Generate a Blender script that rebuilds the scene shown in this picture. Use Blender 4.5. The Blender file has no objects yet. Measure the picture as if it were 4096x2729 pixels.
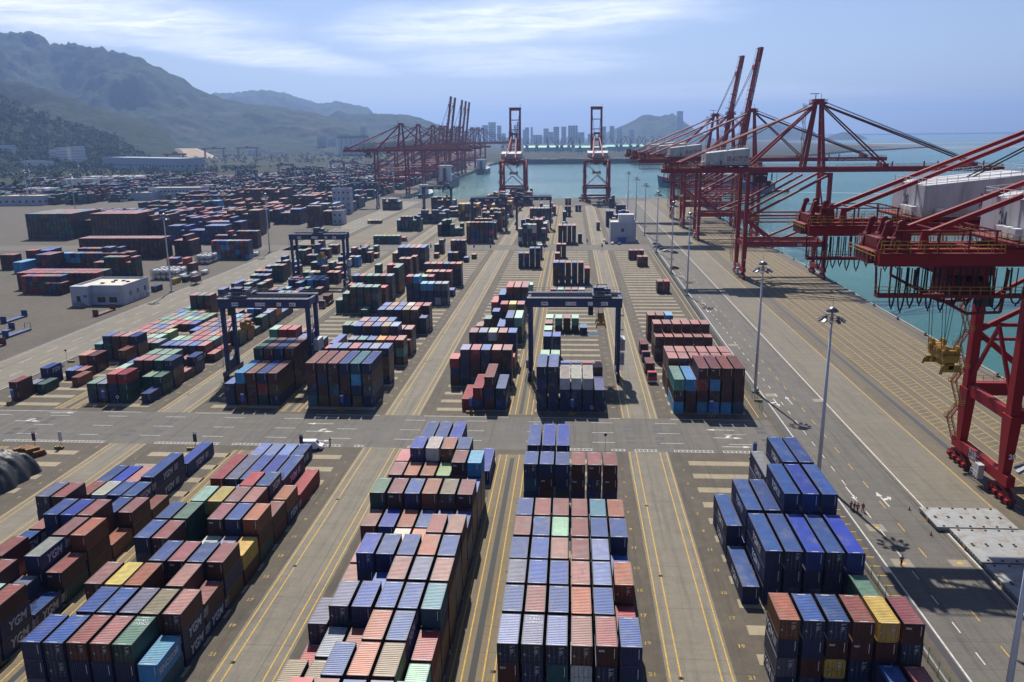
import bpy, math, random
import numpy as np
from mathutils import Vector, Matrix
from bpy_extras.object_utils import world_to_camera_view
R = math.radians
rnd = random.Random(7)
S = bpy.context.scene
COL = S.collection

# ---------------------------------------------------------------- camera
CAMH = 67.06
cd = bpy.data.cameras.new('camera')
cam = bpy.data.objects.new('camera', cd)
COL.objects.link(cam)
cd.sensor_width = 36.0
cd.lens = 3296.2 / 4096 * 36
cd.clip_start = 1.0
cd.clip_end = 40000
M = (Matrix.Rotation(0.0737, 4, 'Z') @ Matrix.Rotation(math.pi / 2 - 0.246, 4, 'X')
     @ Matrix.Rotation(-0.0111, 4, 'Z'))
M.translation = (0, 0, CAMH)
cam.matrix_world = M
S.camera = cam
bpy.context.view_layer.update()

# ---------------------------------------------------------------- light
SUN_EL = R(50.5)
SUN_DIR = Vector((-0.185, 1.0, 0)).normalized() * math.cos(SUN_EL) + Vector((0, 0, math.sin(SUN_EL)))
sl = bpy.data.lights.new('sun', 'SUN')
sl.energy = 5.0
sl.angle = R(0.5)
sl.color = (1.0, 0.945, 0.85)
sun = bpy.data.objects.new('sun', sl)
COL.objects.link(sun)
sun.rotation_euler = SUN_DIR.to_track_quat('Z', 'Y').to_euler()
sun.location = (0, 0, 300)

W = bpy.data.worlds.new('World')
S.world = W
W.use_nodes = True
nt = W.node_tree
nt.nodes.clear()
N = lambda t: nt.nodes.new(t)
out = N('ShaderNodeOutputWorld')
bg = N('ShaderNodeBackground')
sky = N('ShaderNodeTexSky')
sky.sky_type = 'NISHITA'
sky.sun_disc = False
sky.sun_elevation = SUN_EL
sky.sun_rotation = math.atan2(SUN_DIR.x, SUN_DIR.y)
sky.altitude = 60
sky.air_density = 1.0
sky.dust_density = 0.7
sky.ozone_density = 2.0
bg.inputs[1].default_value = 0.058
tc = N('ShaderNodeTexCoord')
# thin streaked cloud laid on a flat high layer: direction / height
sep = N('ShaderNodeSeparateXYZ')
nt.links.new(tc.outputs['Generated'], sep.inputs[0])
zc = N('ShaderNodeMath'); zc.operation = 'ADD'; zc.inputs[1].default_value = 0.06
nt.links.new(sep.outputs['Z'], zc.inputs[0])
zm = N('ShaderNodeMath'); zm.operation = 'MAXIMUM'; zm.inputs[1].default_value = 0.02
nt.links.new(zc.outputs[0], zm.inputs[0])
dx = N('ShaderNodeMath'); dx.operation = 'DIVIDE'
dy = N('ShaderNodeMath'); dy.operation = 'DIVIDE'
nt.links.new(sep.outputs['X'], dx.inputs[0]); nt.links.new(zm.outputs[0], dx.inputs[1])
nt.links.new(sep.outputs['Y'], dy.inputs[0]); nt.links.new(zm.outputs[0], dy.inputs[1])
cmb = N('ShaderNodeCombineXYZ')
nt.links.new(dx.outputs[0], cmb.inputs[0]); nt.links.new(dy.outputs[0], cmb.inputs[1])
CLOUDS = [  # centre (x/z', y/z'), radii, rotation, strength of each bank of cloud
    (-2.75, 4.75, 1.25, 0.85, 1.25, 1.0),
    (-2.30, 6.3, 1.45, 0.50, 1.15, 0.9),
    (-0.40, 5.45, 1.35, 0.80, -0.40, 1.0),
    (-0.50, 7.1, 1.15, 1.0, 0.0, 0.6),
    (1.6, 9.5, 2.0, 1.0, 0.0, 0.25),
]
acc = None
warp = N('ShaderNodeTexNoise'); warp.inputs['Scale'].default_value = 0.9; warp.inputs['Detail'].default_value = 6
warp.inputs['Roughness'].default_value = 0.6
nt.links.new(cmb.outputs[0], warp.inputs['Vector'])
wsub = N('ShaderNodeVectorMath'); wsub.operation = 'SUBTRACT'; wsub.inputs[1].default_value = (0.5, 0.5, 0.5)
nt.links.new(warp.outputs['Color'], wsub.inputs[0])
wsc = N('ShaderNodeVectorMath'); wsc.operation = 'SCALE'; wsc.inputs['Scale'].default_value = 1.1
nt.links.new(wsub.outputs[0], wsc.inputs[0])
wadd = N('ShaderNodeVectorMath'); wadd.operation = 'ADD'
nt.links.new(cmb.outputs[0], wadd.inputs[0]); nt.links.new(wsc.outputs[0], wadd.inputs[1])
for cx, cy, rx, ry, rot, st in CLOUDS:
    mp = N('ShaderNodeMapping'); mp.vector_type = 'TEXTURE'
    mp.inputs['Location'].default_value = (cx, cy, 0)
    mp.inputs['Rotation'].default_value = (0, 0, rot)
    mp.inputs['Scale'].default_value = (rx, ry, 1)
    nt.links.new(wadd.outputs[0], mp.inputs['Vector'])
    fl = N('ShaderNodeVectorMath'); fl.operation = 'MULTIPLY'; fl.inputs[1].default_value = (1, 1, 0)
    nt.links.new(mp.outputs[0], fl.inputs[0])
    ln = N('ShaderNodeVectorMath'); ln.operation = 'LENGTH'
    nt.links.new(fl.outputs[0], ln.inputs[0])
    mr = N('ShaderNodeMapRange'); mr.interpolation_type = 'SMOOTHSTEP'
    mr.inputs['From Min'].default_value = 1.25; mr.inputs['From Max'].default_value = 0.35
    mr.inputs['To Max'].default_value = st
    nt.links.new(ln.outputs['Value'], mr.inputs['Value'])
    if acc is None:
        acc = mr.outputs[0]
    else:
        mx = N('ShaderNodeMath'); mx.operation = 'MAXIMUM'
        nt.links.new(acc, mx.inputs[0]); nt.links.new(mr.outputs[0], mx.inputs[1]); acc = mx.outputs[0]
fib = N('ShaderNodeTexNoise'); fib.inputs['Scale'].default_value = 2.3; fib.inputs['Detail'].default_value = 9
fib.inputs['Roughness'].default_value = 0.62
fmap = N('ShaderNodeMapping'); fmap.inputs['Rotation'].default_value = (0, 0, 0.5); fmap.inputs['Scale'].default_value = (0.7, 1.6, 1)
nt.links.new(wadd.outputs[0], fmap.inputs['Vector']); nt.links.new(fmap.outputs[0], fib.inputs['Vector'])
fr = N('ShaderNodeMapRange'); fr.inputs['From Min'].default_value = 0.30; fr.inputs['From Max'].default_value = 0.72
fr.inputs['To Min'].default_value = 0.25
nt.links.new(fib.outputs['Fac'], fr.inputs['Value'])
cm = N('ShaderNodeMath'); cm.operation = 'MULTIPLY'; cm.use_clamp = True
nt.links.new(acc, cm.inputs[0]); nt.links.new(fr.outputs[0], cm.inputs[1])
mixc = N('ShaderNodeMix'); mixc.data_type = 'RGBA'
nt.links.new(cm.outputs[0], mixc.inputs['Factor'])
hs = N('ShaderNodeHueSaturation'); hs.inputs['Saturation'].default_value = 0.9; hs.inputs['Value'].default_value = 1.0
nt.links.new(sky.outputs[0], hs.inputs['Color'])
tint = N('ShaderNodeMix'); tint.data_type = 'RGBA'; tint.blend_type = 'MULTIPLY'; tint.inputs['Factor'].default_value = 1
tint.inputs[7].default_value = (1.0, 1.05, 1.30, 1)
nt.links.new(hs.outputs[0], tint.inputs[6]); nt.links.new(tint.outputs[2], mixc.inputs[6])
mixc.inputs[7].default_value = (17.5, 17.7, 18.6, 1)
nt.links.new(mixc.outputs[2], bg.inputs[0])
nt.links.new(bg.outputs[0], out.inputs[0])

S.view_settings.view_transform = 'Standard'
S.view_settings.look = 'None'
S.view_settings.gamma = 1.0
S.view_settings.use_curve_mapping = False
S.view_settings.exposure = 0.42
S.cycles.volume_bounces = 0
S.cycles.max_bounces = 6
S.cycles.use_denoising = True
try:
    S.cycles.denoiser = 'OPENIMAGEDENOISE'
except Exception:
    pass

# ---------------------------------------------------------------- helpers
def rgb(r, g, b):
    f = lambda c: (c / 255 / 12.92) if c <= 10 else ((c / 255 + 0.055) / 1.055) ** 2.4
    return (f(r), f(g), f(b), 1)

def tag(o, label=None, cat=None, group=None, kind=None):
    if label: o['label'] = label
    if cat: o['category'] = cat
    if group: o['group'] = group
    if kind: o['kind'] = kind
    return o

class MB:
    """collects faces for ONE mesh object"""
    def __init__(s):
        s.v = []; s.f = []; s.m = []
    def face(s, pts, m=0):
        i = len(s.v); s.v += [tuple(p) for p in pts]
        s.f.append(tuple(range(i, i + len(pts)))); s.m.append(m)
    def box(s, x0, x1, y0, y1, z0, z1, m=0, skip=''):
        i = len(s.v)
        s.v += [(x0, y0, z0), (x1, y0, z0), (x1, y1, z0), (x0, y1, z0), (x0, y0, z1), (x1, y0, z1), (x1, y1, z1), (x0, y1, z1)]
        for k, q in (('b', (3, 2, 1, 0)), ('t', (4, 5, 6, 7)), ('s', (0, 1, 5, 4)), ('e', (1, 2, 6, 5)), ('n', (2, 3, 7, 6)), ('w', (3, 0, 4, 7))):
            if k in skip: continue
            s.f.append(tuple(i + j for j in q)); s.m.append(m)
        return s
    def bar(s, p, q, w, h=None, m=0, w2=None, h2=None):
        """rectangular bar from p to q; w across, h in the upright plane; w2/h2 at q"""
        h = w if h is None else h; w2 = w if w2 is None else w2; h2 = h if h2 is None else h2
        p = Vector(p); q = Vector(q); d = (q - p).normalized()
        up = Vector((0, 0, 1)) if abs(d.z) < 0.99 else Vector((1, 0, 0))
        a = d.cross(up).normalized(); b = a.cross(d).normalized()
        i = len(s.v)
        for c, ww, hh in ((p, w, h), (q, w2, h2)):
            for sa, sb in ((-1, -1), (1, -1), (1, 1), (-1, 1)):
                s.v.append(tuple(c + a * (sa * ww / 2) + b * (sb * hh / 2)))
        for k in ((0, 1, 5, 4), (1, 2, 6, 5), (2, 3, 7, 6), (3, 0, 4, 7), (3, 2, 1, 0), (4, 5, 6, 7)):
            s.f.append(tuple(i + j for j in k)); s.m.append(m)
        return s
    def tube(s, p, q, r, n=8, m=0, r2=None, caps=True):
        r2 = r if r2 is None else r2
        p = Vector(p); q = Vector(q); d = (q - p).normalized()
        up = Vector((0, 0, 1)) if abs(d.z) < 0.99 else Vector((1, 0, 0))
        a = d.cross(up).normalized(); b = a.cross(d).normalized()
        i = len(s.v)
        for c, rr in ((p, r), (q, r2)):
            for k in range(n):
                t = 2 * math.pi * k / n
                s.v.append(tuple(c + a * (math.cos(t) * rr) + b * (math.sin(t) * rr)))
        for k in range(n):
            l = (k + 1) % n
            s.f.append((i + k, i + n + k, i + n + l, i + l)); s.m.append(m)
        if caps:
            s.f.append(tuple(i + k for k in range(n))); s.m.append(m)
            s.f.append(tuple(i + n + k for k in reversed(range(n)))); s.m.append(m)
        return s
    def path(s, pts, r, n=5, m=0):
        for a, b in zip(pts, pts[1:]): s.tube(a, b, r, n, m, caps=False)
        return s
    def lathe(s, prof, n=16, c=(0, 0), m=0):
        i = len(s.v)
        for r, z in prof:
            for k in range(n):
                t = 2 * math.pi * k / n
                s.v.append((c[0] + r * math.cos(t), c[1] + r * math.sin(t), z))
        for j in range(len(prof) - 1):
            for k in range(n):
                l = (k + 1) % n
                s.f.append((i + j * n + k, i + j * n + l, i + (j + 1) * n + l, i + (j + 1) * n + k)); s.m.append(m)
        return s
    def rail(s, pts, h=1.1, step=2.0, r=0.035, m=0, levels=(1.0, 0.55)):
        """a handrail with posts along a polyline"""
        for a, b in zip(pts, pts[1:]):
            a = Vector(a); b = Vector(b); L = (b - a).length; k = max(1, int(round(L / step)))
            for lv in levels:
                s.bar(a + Vector((0, 0, h * lv)), b + Vector((0, 0, h * lv)), 2 * r, 2 * r, m)
            for j in range(k + 1):
                p = a.lerp(b, j / k); s.bar(p, p + Vector((0, 0, h)), 2 * r, 2 * r, m)
        return s
    def xform(s, mat, start=0):
        for i in range(start, len(s.v)): s.v[i] = tuple(mat @ Vector(s.v[i]))
        return s
    def mesh(s, name, mats):
        me = bpy.data.meshes.new(name)
        me.from_pydata(s.v, [], s.f)
        for m in (mats if isinstance(mats, (list, tuple)) else [mats]): me.materials.append(m)
        me.polygons.foreach_set('material_index', s.m)
        me.update()
        return me
    def build(s, name, mats, parent=None, loc=None, smooth=False):
        o = bpy.data.objects.new(name, s.mesh(name, mats))
        COL.objects.link(o)
        if parent: o.parent = parent
        if loc is not None: o.location = loc
        if smooth: o.data.shade_smooth()
        return o

def empty(name, loc, rz=0.0):
    o = bpy.data.objects.new(name, None); COL.objects.link(o)
    o.empty_display_size = 0.5
    o.location = loc; o.rotation_euler = (0, 0, rz)
    return o

def children_of(o, table):
    return table.get(o.name, [])

def dup(root, loc, rz=None, label=None, group=None, dep=2):
    c = root.copy(); COL.objects.link(c); c.location = loc
    if rz is not None: c.rotation_euler = (0, 0, rz)
    if label: c['label'] = label
    if group: c['group'] = group
    for ch in root.children:
        d = ch.copy(); COL.objects.link(d); d.parent = c
        for g in ch.children:
            e = g.copy(); COL.objects.link(e); e.parent = d
    return c

_fonts = {}
def text_mesh(txt, size, name='lettering', thick=0.012, bold=0.0, shear=0.0, sx=1.0):
    """lettering as a mesh lying in its XZ plane, facing -Y, origin at bottom left"""
    key = (txt, size, thick, bold, shear, sx)
    if key in _fonts: return _fonts[key]
    cu = bpy.data.curves.new('t', 'FONT'); cu.body = txt; cu.size = size; cu.extrude = thick / 2
    cu.offset = bold; cu.shear = shear; cu.resolution_u = 2
    o = bpy.data.objects.new('t', cu); COL.objects.link(o)
    dg = bpy.context.evaluated_depsgraph_get()
    me = bpy.data.meshes.new_from_object(o.evaluated_get(dg))
    bpy.data.objects.remove(o)
    me.transform(Matrix.Rotation(math.pi / 2, 4, 'X') @ Matrix.Diagonal((sx, 1, 1, 1)))
    me.name = name; me.materials.clear()
    _fonts[key] = me
    return me

def put_text(txt, size, mat, parent, loc, rot=(0, 0, 0), name='lettering', **kw):
    me = text_mesh(txt, size, **kw)
    key = (me.name, mat.name)
    m2 = _fonts.get(key)
    if m2 is None:
        m2 = me.copy(); m2.materials.append(mat); _fonts[key] = m2
    o = bpy.data.objects.new(name, m2); COL.objects.link(o)
    o.parent = parent; o.location = loc; o.rotation_euler = rot
    return o

# ---------------------------------------------------------------- materials
MAT = {}
def mat(name, color, rough=0.6, metal=0.0, var=0.15, scale=0.6, dirt=None, dirt_amt=0.3, dscale=0.25, bump=0.0, bscale=8.0, coord='Object', stretch=(1, 1, 1), spec=0.5):
    if name in MAT: return MAT[name]
    m = bpy.data.materials.new(name); m.use_nodes = True; t = m.node_tree
    b = t.nodes['Principled BSDF']
    b.inputs['Roughness'].default_value = rough; b.inputs['Metallic'].default_value = metal
    b.inputs['Specular IOR Level'].default_value = spec
    tcn = t.nodes.new('ShaderNodeTexCoord'); mp = t.nodes.new('ShaderNodeMapping')
    mp.inputs['Scale'].default_value = stretch
    t.links.new(tcn.outputs[coord], mp.inputs['Vector'])
    n1 = t.nodes.new('ShaderNodeTexNoise'); n1.inputs['Scale'].default_value = scale; n1.inputs['Detail'].default_value = 6
    n1.inputs['Roughness'].default_value = 0.65
    t.links.new(mp.outputs[0], n1.inputs['Vector'])
    mr = t.nodes.new('ShaderNodeMapRange'); mr.inputs['From Min'].default_value = 0.3; mr.inputs['From Max'].default_value = 0.7
    mr.inputs['To Min'].default_value = 1 - var; mr.inputs['To Max'].default_value = 1 + var
    t.links.new(n1.outputs['Fac'], mr.inputs['Value'])
    mul = t.nodes.new('ShaderNodeMix'); mul.data_type = 'RGBA'; mul.blend_type = 'MULTIPLY'; mul.inputs['Factor'].default_value = 1
    mul.inputs[6].default_value = color
    t.links.new(mr.outputs[0], mul.inputs[7])
    last = mul.outputs[2]
    if dirt is not None:
        n2 = t.nodes.new('ShaderNodeTexNoise'); n2.inputs['Scale'].default_value = dscale; n2.inputs['Detail'].default_value = 8
        n2.inputs['Roughness'].default_value = 0.7
        t.links.new(mp.outputs[0], n2.inputs['Vector'])
        r2 = t.nodes.new('ShaderNodeMapRange'); r2.inputs['From Min'].default_value = 0.48; r2.inputs['From Max'].default_value = 0.68
        r2.inputs['To Max'].default_value = dirt_amt
        t.links.new(n2.outputs['Fac'], r2.inputs['Value'])
        mx = t.nodes.new('ShaderNodeMix'); mx.data_type = 'RGBA'
        t.links.new(r2.outputs[0], mx.inputs['Factor']); t.links.new(last, mx.inputs[6]); mx.inputs[7].default_value = dirt
        last = mx.outputs[2]
    t.links.new(last, b.inputs['Base Color'])
    if bump:
        n3 = t.nodes.new('ShaderNodeTexNoise'); n3.inputs['Scale'].default_value = bscale; n3.inputs['Detail'].default_value = 5
        t.links.new(mp.outputs[0], n3.inputs['Vector'])
        bp = t.nodes.new('ShaderNodeBump'); bp.inputs['Strength'].default_value = bump; bp.inputs['Distance'].default_value = 0.1
        t.links.new(n3.outputs['Fac'], bp.inputs['Height']); t.links.new(bp.outputs[0], b.inputs['Normal'])
    MAT[name] = m
    return m
# ================================================================ SETTING
def ground_mat(name, c1, c2, c3, tracks=0.5, joint=None, tcol=(0.03, 0.028, 0.026, 1)):
    m = bpy.data.materials.new(name); m.use_nodes = True; t = m.node_tree; L = t.links
    b = t.nodes['Principled BSDF']; b.inputs['Roughness'].default_value = 0.86; b.inputs['Specular IOR Level'].default_value = 0.3
    tcn = t.nodes.new('ShaderNodeTexCoord')
    def noise(sc, det, stretch=(1, 1, 1), rough=0.65, rot=0):
        mp = t.nodes.new('ShaderNodeMapping'); mp.inputs['Scale'].default_value = stretch; mp.inputs['Rotation'].default_value = (0, 0, rot)
        L.new(tcn.outputs['Object'], mp.inputs['Vector'])
        n = t.nodes.new('ShaderNodeTexNoise'); n.inputs['Scale'].default_value = sc; n.inputs['Detail'].default_value = det
        n.inputs['Roughness'].default_value = rough
        L.new(mp.outputs[0], n.inputs['Vector']); return n.outputs['Fac']
    def ramp(f, a, z, lo=0, hi=1):
        r = t.nodes.new('ShaderNodeMapRange'); r.inputs['From Min'].default_value = a; r.inputs['From Max'].default_value = z
        r.inputs['To Min'].default_value = lo; r.inputs['To Max'].default_value = hi
        L.new(f, r.inputs['Value']); return r.outputs[0]
    def mix(f, a, z, mode='MIX'):
        x = t.nodes.new('ShaderNodeMix'); x.data_type = 'RGBA'; x.blend_type = mode
        if hasattr(f, 'node'): L.new(f, x.inputs['Factor'])
        else: x.inputs['Factor'].default_value = f
        for k, c in ((6, a), (7, z)):
            if hasattr(c, 'node'): L.new(c, x.inputs[k])
            else: x.inputs[k].default_value = c
        return x.outputs[2]
    base = mix(ramp(noise(0.035, 6), 0.35, 0.65), c1, c2)
    base = mix(ramp(noise(0.3, 8, rough=0.75), 0.46, 0.72, 0, 0.75), base, c3)
    # tyre tracks and drag marks, long along Y
    base = mix(ramp(noise(0.9, 7, (1, 0.035, 1)), 0.50, 0.72, 0, tracks), base, tcol)
    base = mix(ramp(noise(0.5, 7, (0.05, 1, 1), rot=0.1), 0.55, 0.78, 0, tracks * 0.6), base, tcol)
    base = mix(ramp(noise(1.3, 4), 0.66, 0.74, 0, 0.5), base, tcol)
    fine = ramp(noise(4.0, 5), 0.3, 0.7, 0.82, 1.15)
    base = mix(1.0, base, fine, 'MULTIPLY')
    if joint:
        br = t.nodes.new('ShaderNodeTexBrick'); br.inputs['Scale'].default_value = 1.0
        br.offset = 0.0; br.inputs['Mortar Size'].default_value = 0.05
        br.inputs['Brick Width'].default_value = joint[0]; br.inputs['Row Height'].default_value = joint[1]
        L.new(tcn.outputs['Object'], br.inputs['Vector'])
        base = mix(ramp(br.outputs['Fac'], 0, 1, 0, 0.55), base, tcol)
    L.new(base, b.inputs['Base Color'])
    return m

asphalt = ground_mat('yard_asphalt', (0.092, 0.076, 0.056, 1), (0.071, 0.061, 0.048, 1), (0.129, 0.105, 0.075, 1), 0.55)
road_m = ground_mat('road_concrete', (0.122, 0.112, 0.097, 1), (0.102, 0.095, 0.085, 1), (0.150, 0.136, 0.116, 1), 0.5, (9, 6))
lane_m = ground_mat('lane_concrete', (0.184, 0.163, 0.126, 1), (0.153, 0.136, 0.109, 1), (0.224, 0.201, 0.153, 1), 0.4, (40, 12))
apron_m = ground_mat('apron_concrete', (0.167, 0.146, 0.112, 1), (0.143, 0.129, 0.102, 1), (0.197, 0.170, 0.122, 1), 0.4, (13.3, 7))
quayside_m = ground_mat('quay_paving', (0.129, 0.105, 0.071, 1), (0.112, 0.095, 0.068, 1), (0.156, 0.126, 0.082, 1), 0.45, (20, 8))
wheelway_m = ground_mat('runway_concrete', (0.170, 0.136, 0.085, 1), (0.150, 0.122, 0.082, 1), (0.190, 0.153, 0.095, 1), 0.45, (30, 6))
strip_m = ground_mat('strip_concrete', (0.30, 0.25, 0.165, 1), (0.24, 0.20, 0.135, 1), (0.34, 0.285, 0.19, 1), 0.3)
yellow_m = mat('yellow_line', (0.48, 0.29, 0.025, 1), 0.8, var=0.25, scale=1.5, dirt=(0.2, 0.16, 0.1, 1), dirt_amt=0.8, dscale=1.2)
white_m = mat('white_line', (0.50, 0.49, 0.46, 1), 0.8, var=0.15, scale=1.2, dirt=(0.25, 0.23, 0.2, 1), dirt_amt=0.7, dscale=1.0)
steel_m = mat('steel_plate', (0.02, 0.018, 0.024, 1), 0.7, var=0.3)
trench_m = mat('cable_trench', (0.02, 0.02, 0.02, 1), 0.8)
pad_m = mat('concrete_pad', (0.22, 0.19, 0.145, 1), 0.85)
concrete_m = mat('grey_concrete', (0.26, 0.25, 0.23, 1), 0.85, var=0.2, dirt=(0.1, 0.09, 0.08, 1), bump=0.1)

QX = 119.6          # sea quay edge
QY = 886.0          # inner end of the yard (quay end)
BX = -189.0         # far basin quay edge

def sheet(name, pts, z, m):
    mb = MB(); mb.face([(x, y, z) for x, y in pts]); o = mb.build(name, m); o['kind'] = 'structure'; return o
def strips(name, rects, z, m):
    mb = MB()
    for x0, x1, y0, y1 in rects: mb.face([(x0, y0, z), (x1, y0, z), (x1, y1, z), (x0, y1, z)])
    o = mb.build(name, m); o['kind'] = 'structure'; return o

# one land mass: yard, quays and the ground under town and hills
g = MB()
def wallface(p, q, z0=-9, z1=0):
    g.face([(p[0], p[1], z0), (q[0], q[1], z0), (q[0], q[1], z1), (p[0], p[1], z1)], 1)
g.face([(BX, -200, 0), (QX, -200, 0), (QX, QY, 0), (BX, QY + 12, 0)])
g.face([(-9000, -200, 0), (BX, -200, 0), (BX, 2050, 0), (-9000, 2050, 0)])
g.face([(-9000, 2050, 0), (420, 2050, 0), (900, 2900, 0), (1500, 3600, 0), (1500, 12000, 0), (-9000, 12000, 0)])
wallface((QX, -200), (QX, QY)); wallface((QX, QY), (BX, QY + 12)); wallface((BX, QY + 12), (BX, 2050)); wallface((BX, 2050), (420, 2050)); wallface((420, 2050), (900, 2900))
ground = g.build('ground', [asphalt, concrete_m]); ground['kind'] = 'structure'

# ---- water
wm = bpy.data.materials.new('harbour_water'); wm.use_nodes = True; t = wm.node_tree; L = t.links
b = t.nodes['Principled BSDF']; b.inputs['Roughness'].default_value = 0.16; b.inputs['IOR'].default_value = 1.33
b.inputs['Specular IOR Level'].default_value = 0.32
tcn = t.nodes.new('ShaderNodeTexCoord')
n0 = t.nodes.new('ShaderNodeTexNoise'); n0.inputs['Scale'].default_value = 0.004; n0.inputs['Detail'].default_value = 5
mp0 = t.nodes.new('ShaderNodeMapping'); mp0.inputs['Scale'].default_value = (0.5, 1.6, 1); L.new(tcn.outputs['Object'], mp0.inputs['Vector'])
L.new(mp0.outputs[0], n0.inputs['Vector'])
mx = t.nodes.new('ShaderNodeMix'); mx.data_type = 'RGBA'; mx.inputs[6].default_value = (0.018, 0.095, 0.078, 1); mx.inputs[7].default_value = (0.035, 0.14, 0.11, 1)
r0 = t.nodes.new('ShaderNodeMapRange'); r0.inputs['From Min'].default_value = 0.38; r0.inputs['From Max'].default_value = 0.62
L.new(n0.outputs['Fac'], r0.inputs['Value']); L.new(r0.outputs[0], mx.inputs['Factor']); L.new(mx.outputs[2], b.inputs['Base Color'])
def wav(sc, det, st):
    mp = t.nodes.new('ShaderNodeMapping'); mp.inputs['Scale'].default_value = st; mp.inputs['Rotation'].default_value = (0, 0, 0.25)
    L.new(tcn.outputs['Object'], mp.inputs['Vector'])
    n = t.nodes.new('ShaderNodeTexNoise'); n.inputs['Scale'].default_value = sc; n.inputs['Detail'].default_value = det; n.inputs['Roughness'].default_value = 0.6
    L.new(mp.outputs[0], n.inputs['Vector']); return n.outputs['Fac']
ad = t.nodes.new('ShaderNodeMath'); ad.operation = 'ADD'
L.new(wav(0.12, 6, (0.7, 1.3, 1)), ad.inputs[0]); L.new(wav(0.9, 4, (0.6, 1.2, 1)), ad.inputs[1])
bp = t.nodes.new('ShaderNodeBump'); bp.inputs['Strength'].default_value = 0.55; bp.inputs['Distance'].default_value = 1.2
L.new(ad.outputs[0], bp.inputs['Height']); L.new(bp.outputs[0], b.inputs['Normal'])
wmb = MB(); wmb.face([(-9000, -400, -4.5), (22000, -400, -4.5), (22000, 24000, -4.5), (-9000, 24000, -4.5)])
water = wmb.build('water', wm); water['kind'] = 'structure'

# ---- surfaces on the yard
Z1, Z2, Z3, Z4 = 0.004, 0.008, 0.012, 0.016
BLK = {'WW': -150.6, 'W': -126.0, 'LL': -91.5, 'L': -66.75, 'ML': -33.1, 'M': -8.4, 'R': 25.2}
LANES = [(-104.3, -95.5), (-45.9, -37.0), (12.4, 21.1)]
TR = [-129.2, -71.0, -12.3]
YN, YF, YE = (-60, 168.8), (190.5, 488.0), (512.0, 860.0)
strips('cross_road', [(-168, 47.2, 168.8, 190.5), (-900, 47.2, 488, 512)], Z1, road_m)
strips('lane', [(a, b, y0, y1) for a, b in LANES for y0, y1 in (YN, YF, (512, 800))], Z1, lane_m)
strips('crane_runway', [(c - 3.4, c + 3.3, y0, y1) for c in TR for y0, y1 in ((-60, 166), (192, 486), (514, 800))], Z1, wheelway_m)
strips('cable_trench', [(c - 0.45, c + 0.45, y0, y1) for c in TR for y0, y1 in ((-60, 164), (192.5, 486), (514, 790))], Z2, trench_m)
strips('container_pads', [(x - 0.5, x + 16.9 + 0.6, y - 1.15, y + 1.15) for k, x in BLK.items() for (a, n) in ((-3.2, 26), (195.5, 44), (516, 40))
                          for y in [a + 6.644 * i for i in range(n)] if not (k == 'WW' and y < 190)], Z1, strip_m)
strips('quay_road', [(49.3, 63.6, -60, 900 - 40)], Z1, road_m)
strips('apron_road', [(64.0, 77.2, -60, 850)], Z1, apron_m)
strips('quay_apron', [(77.2, 119.0, -60, 884)], Z1, quayside_m)
strips('left_road', [(-176.5, -157.5, 120, 512), (-176.5, -157.5, 512, 860)], Z1, lane_m)
strips('drain', [(49.0, 49.9, -60, 620), (81.0, 82.2, -60, 880), (116.6, 117.4, -60, 880)], Z2, steel_m)

yl = []
for a, b in ((-45.45, -44.05), (-38.75, -37.45), (-103.95, -102.7), (-97.4, -95.95), (12.8, 14.2), (19.3, 20.7)):
    for x in (a, b):
        for y0, y1 in (YN, YF, (512, 800)): yl.append((x - 0.09, x + 0.09, y0, y1))
for c in TR:
    for d in (-2.7, -1.3, 1.4, 2.8):
        for y0, y1 in ((-60, 166), (192, 486), (514, 800)): yl.append((c + d - 0.09, c + d + 0.09, y0, y1))
yl.append((76.75, 76.95, -60, 860)); yl.append((45.2, 45.4, 192, 486)); yl.append((-147.2, -147.0, 192, 480))
for x in range(5):                                                    # hatched lorry lanes below the quay cranes
    x0 = 84.5 + x * 6.2
    for e in (0, 3.6): yl.append((x0 + e - 0.08, x0 + e + 0.08, 60, 860))
yl += [(57.45, 57.62, y, y + 3.2) for y in range(62, 470, 9)]
for k in range(16):
    yl.append((47.6, 49.2, 113 + k * 2.9, 113.2 + k * 2.9))
strips('yellow_marking', yl, Z2 + 0.004, yellow_m)
hb = MB()
for x in range(5):
    x0 = 84.5 + x * 6.2
    for k in range(330):
        y = 62 + k * 2.4
        hb.face([(x0 + 0.1, y, Z2), (x0 + 0.1, y + 0.28, Z2), (x0 + 3.5, y + 2.0, Z2), (x0 + 3.5, y + 1.72, Z2)])
hb.build('lane_hatching', mat('worn_yellow', (0.34, 0.22, 0.04, 1), 0.85, var=0.4, scale=0.8, dirt=(0.13, 0.105, 0.07, 1), dirt_amt=1.0, dscale=0.35))['kind'] = 'structure'
wl = [(64.45, 64.7, -60, 860), (50.1, 50.35, -60, 860), (-157.4, -157.15, 193, 860), (-176.7, -176.45, 150, 860)]
wl += [(53.5, 53.68, y, y + 2.6) for y in range(62, 560, 7)]
for xx in (-170.2, -163.6): wl += [(xx, xx + 0.18, y, y + 6) for y in range(150, 860, 14)]
for a, b in ((-165, -125), (-118, -108), (-94, -74), (-63, -47), (-36, -15), (-8, 12), (24, 43)): wl.append((a, b, 190.1, 190.3))
for y in (186.9, 180.2, 174.0): wl += [(x, x + 5, y, y + 0.18) for x in range(-160, 40, 15)]
for a, b in ((-130, -106), (-94, -79), (-76, -60), (-56, -51), (-48, -46), (-36, -33), (-9, 5), (9, 12), (14, 19), (22.5, 31), (33, 41)):   # ladder stop lines
    wl += [(a, b, 169.0, 169.16), (a, b, 170.0, 170.16)] + [(a + i * 0.9, a + i * 0.9 + 0.14, 169.16, 170.0) for i in range(int((b - a) / 0.9) + 1)]
strips('white_marking', wl, Z2 + 0.004, white_m)
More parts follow.
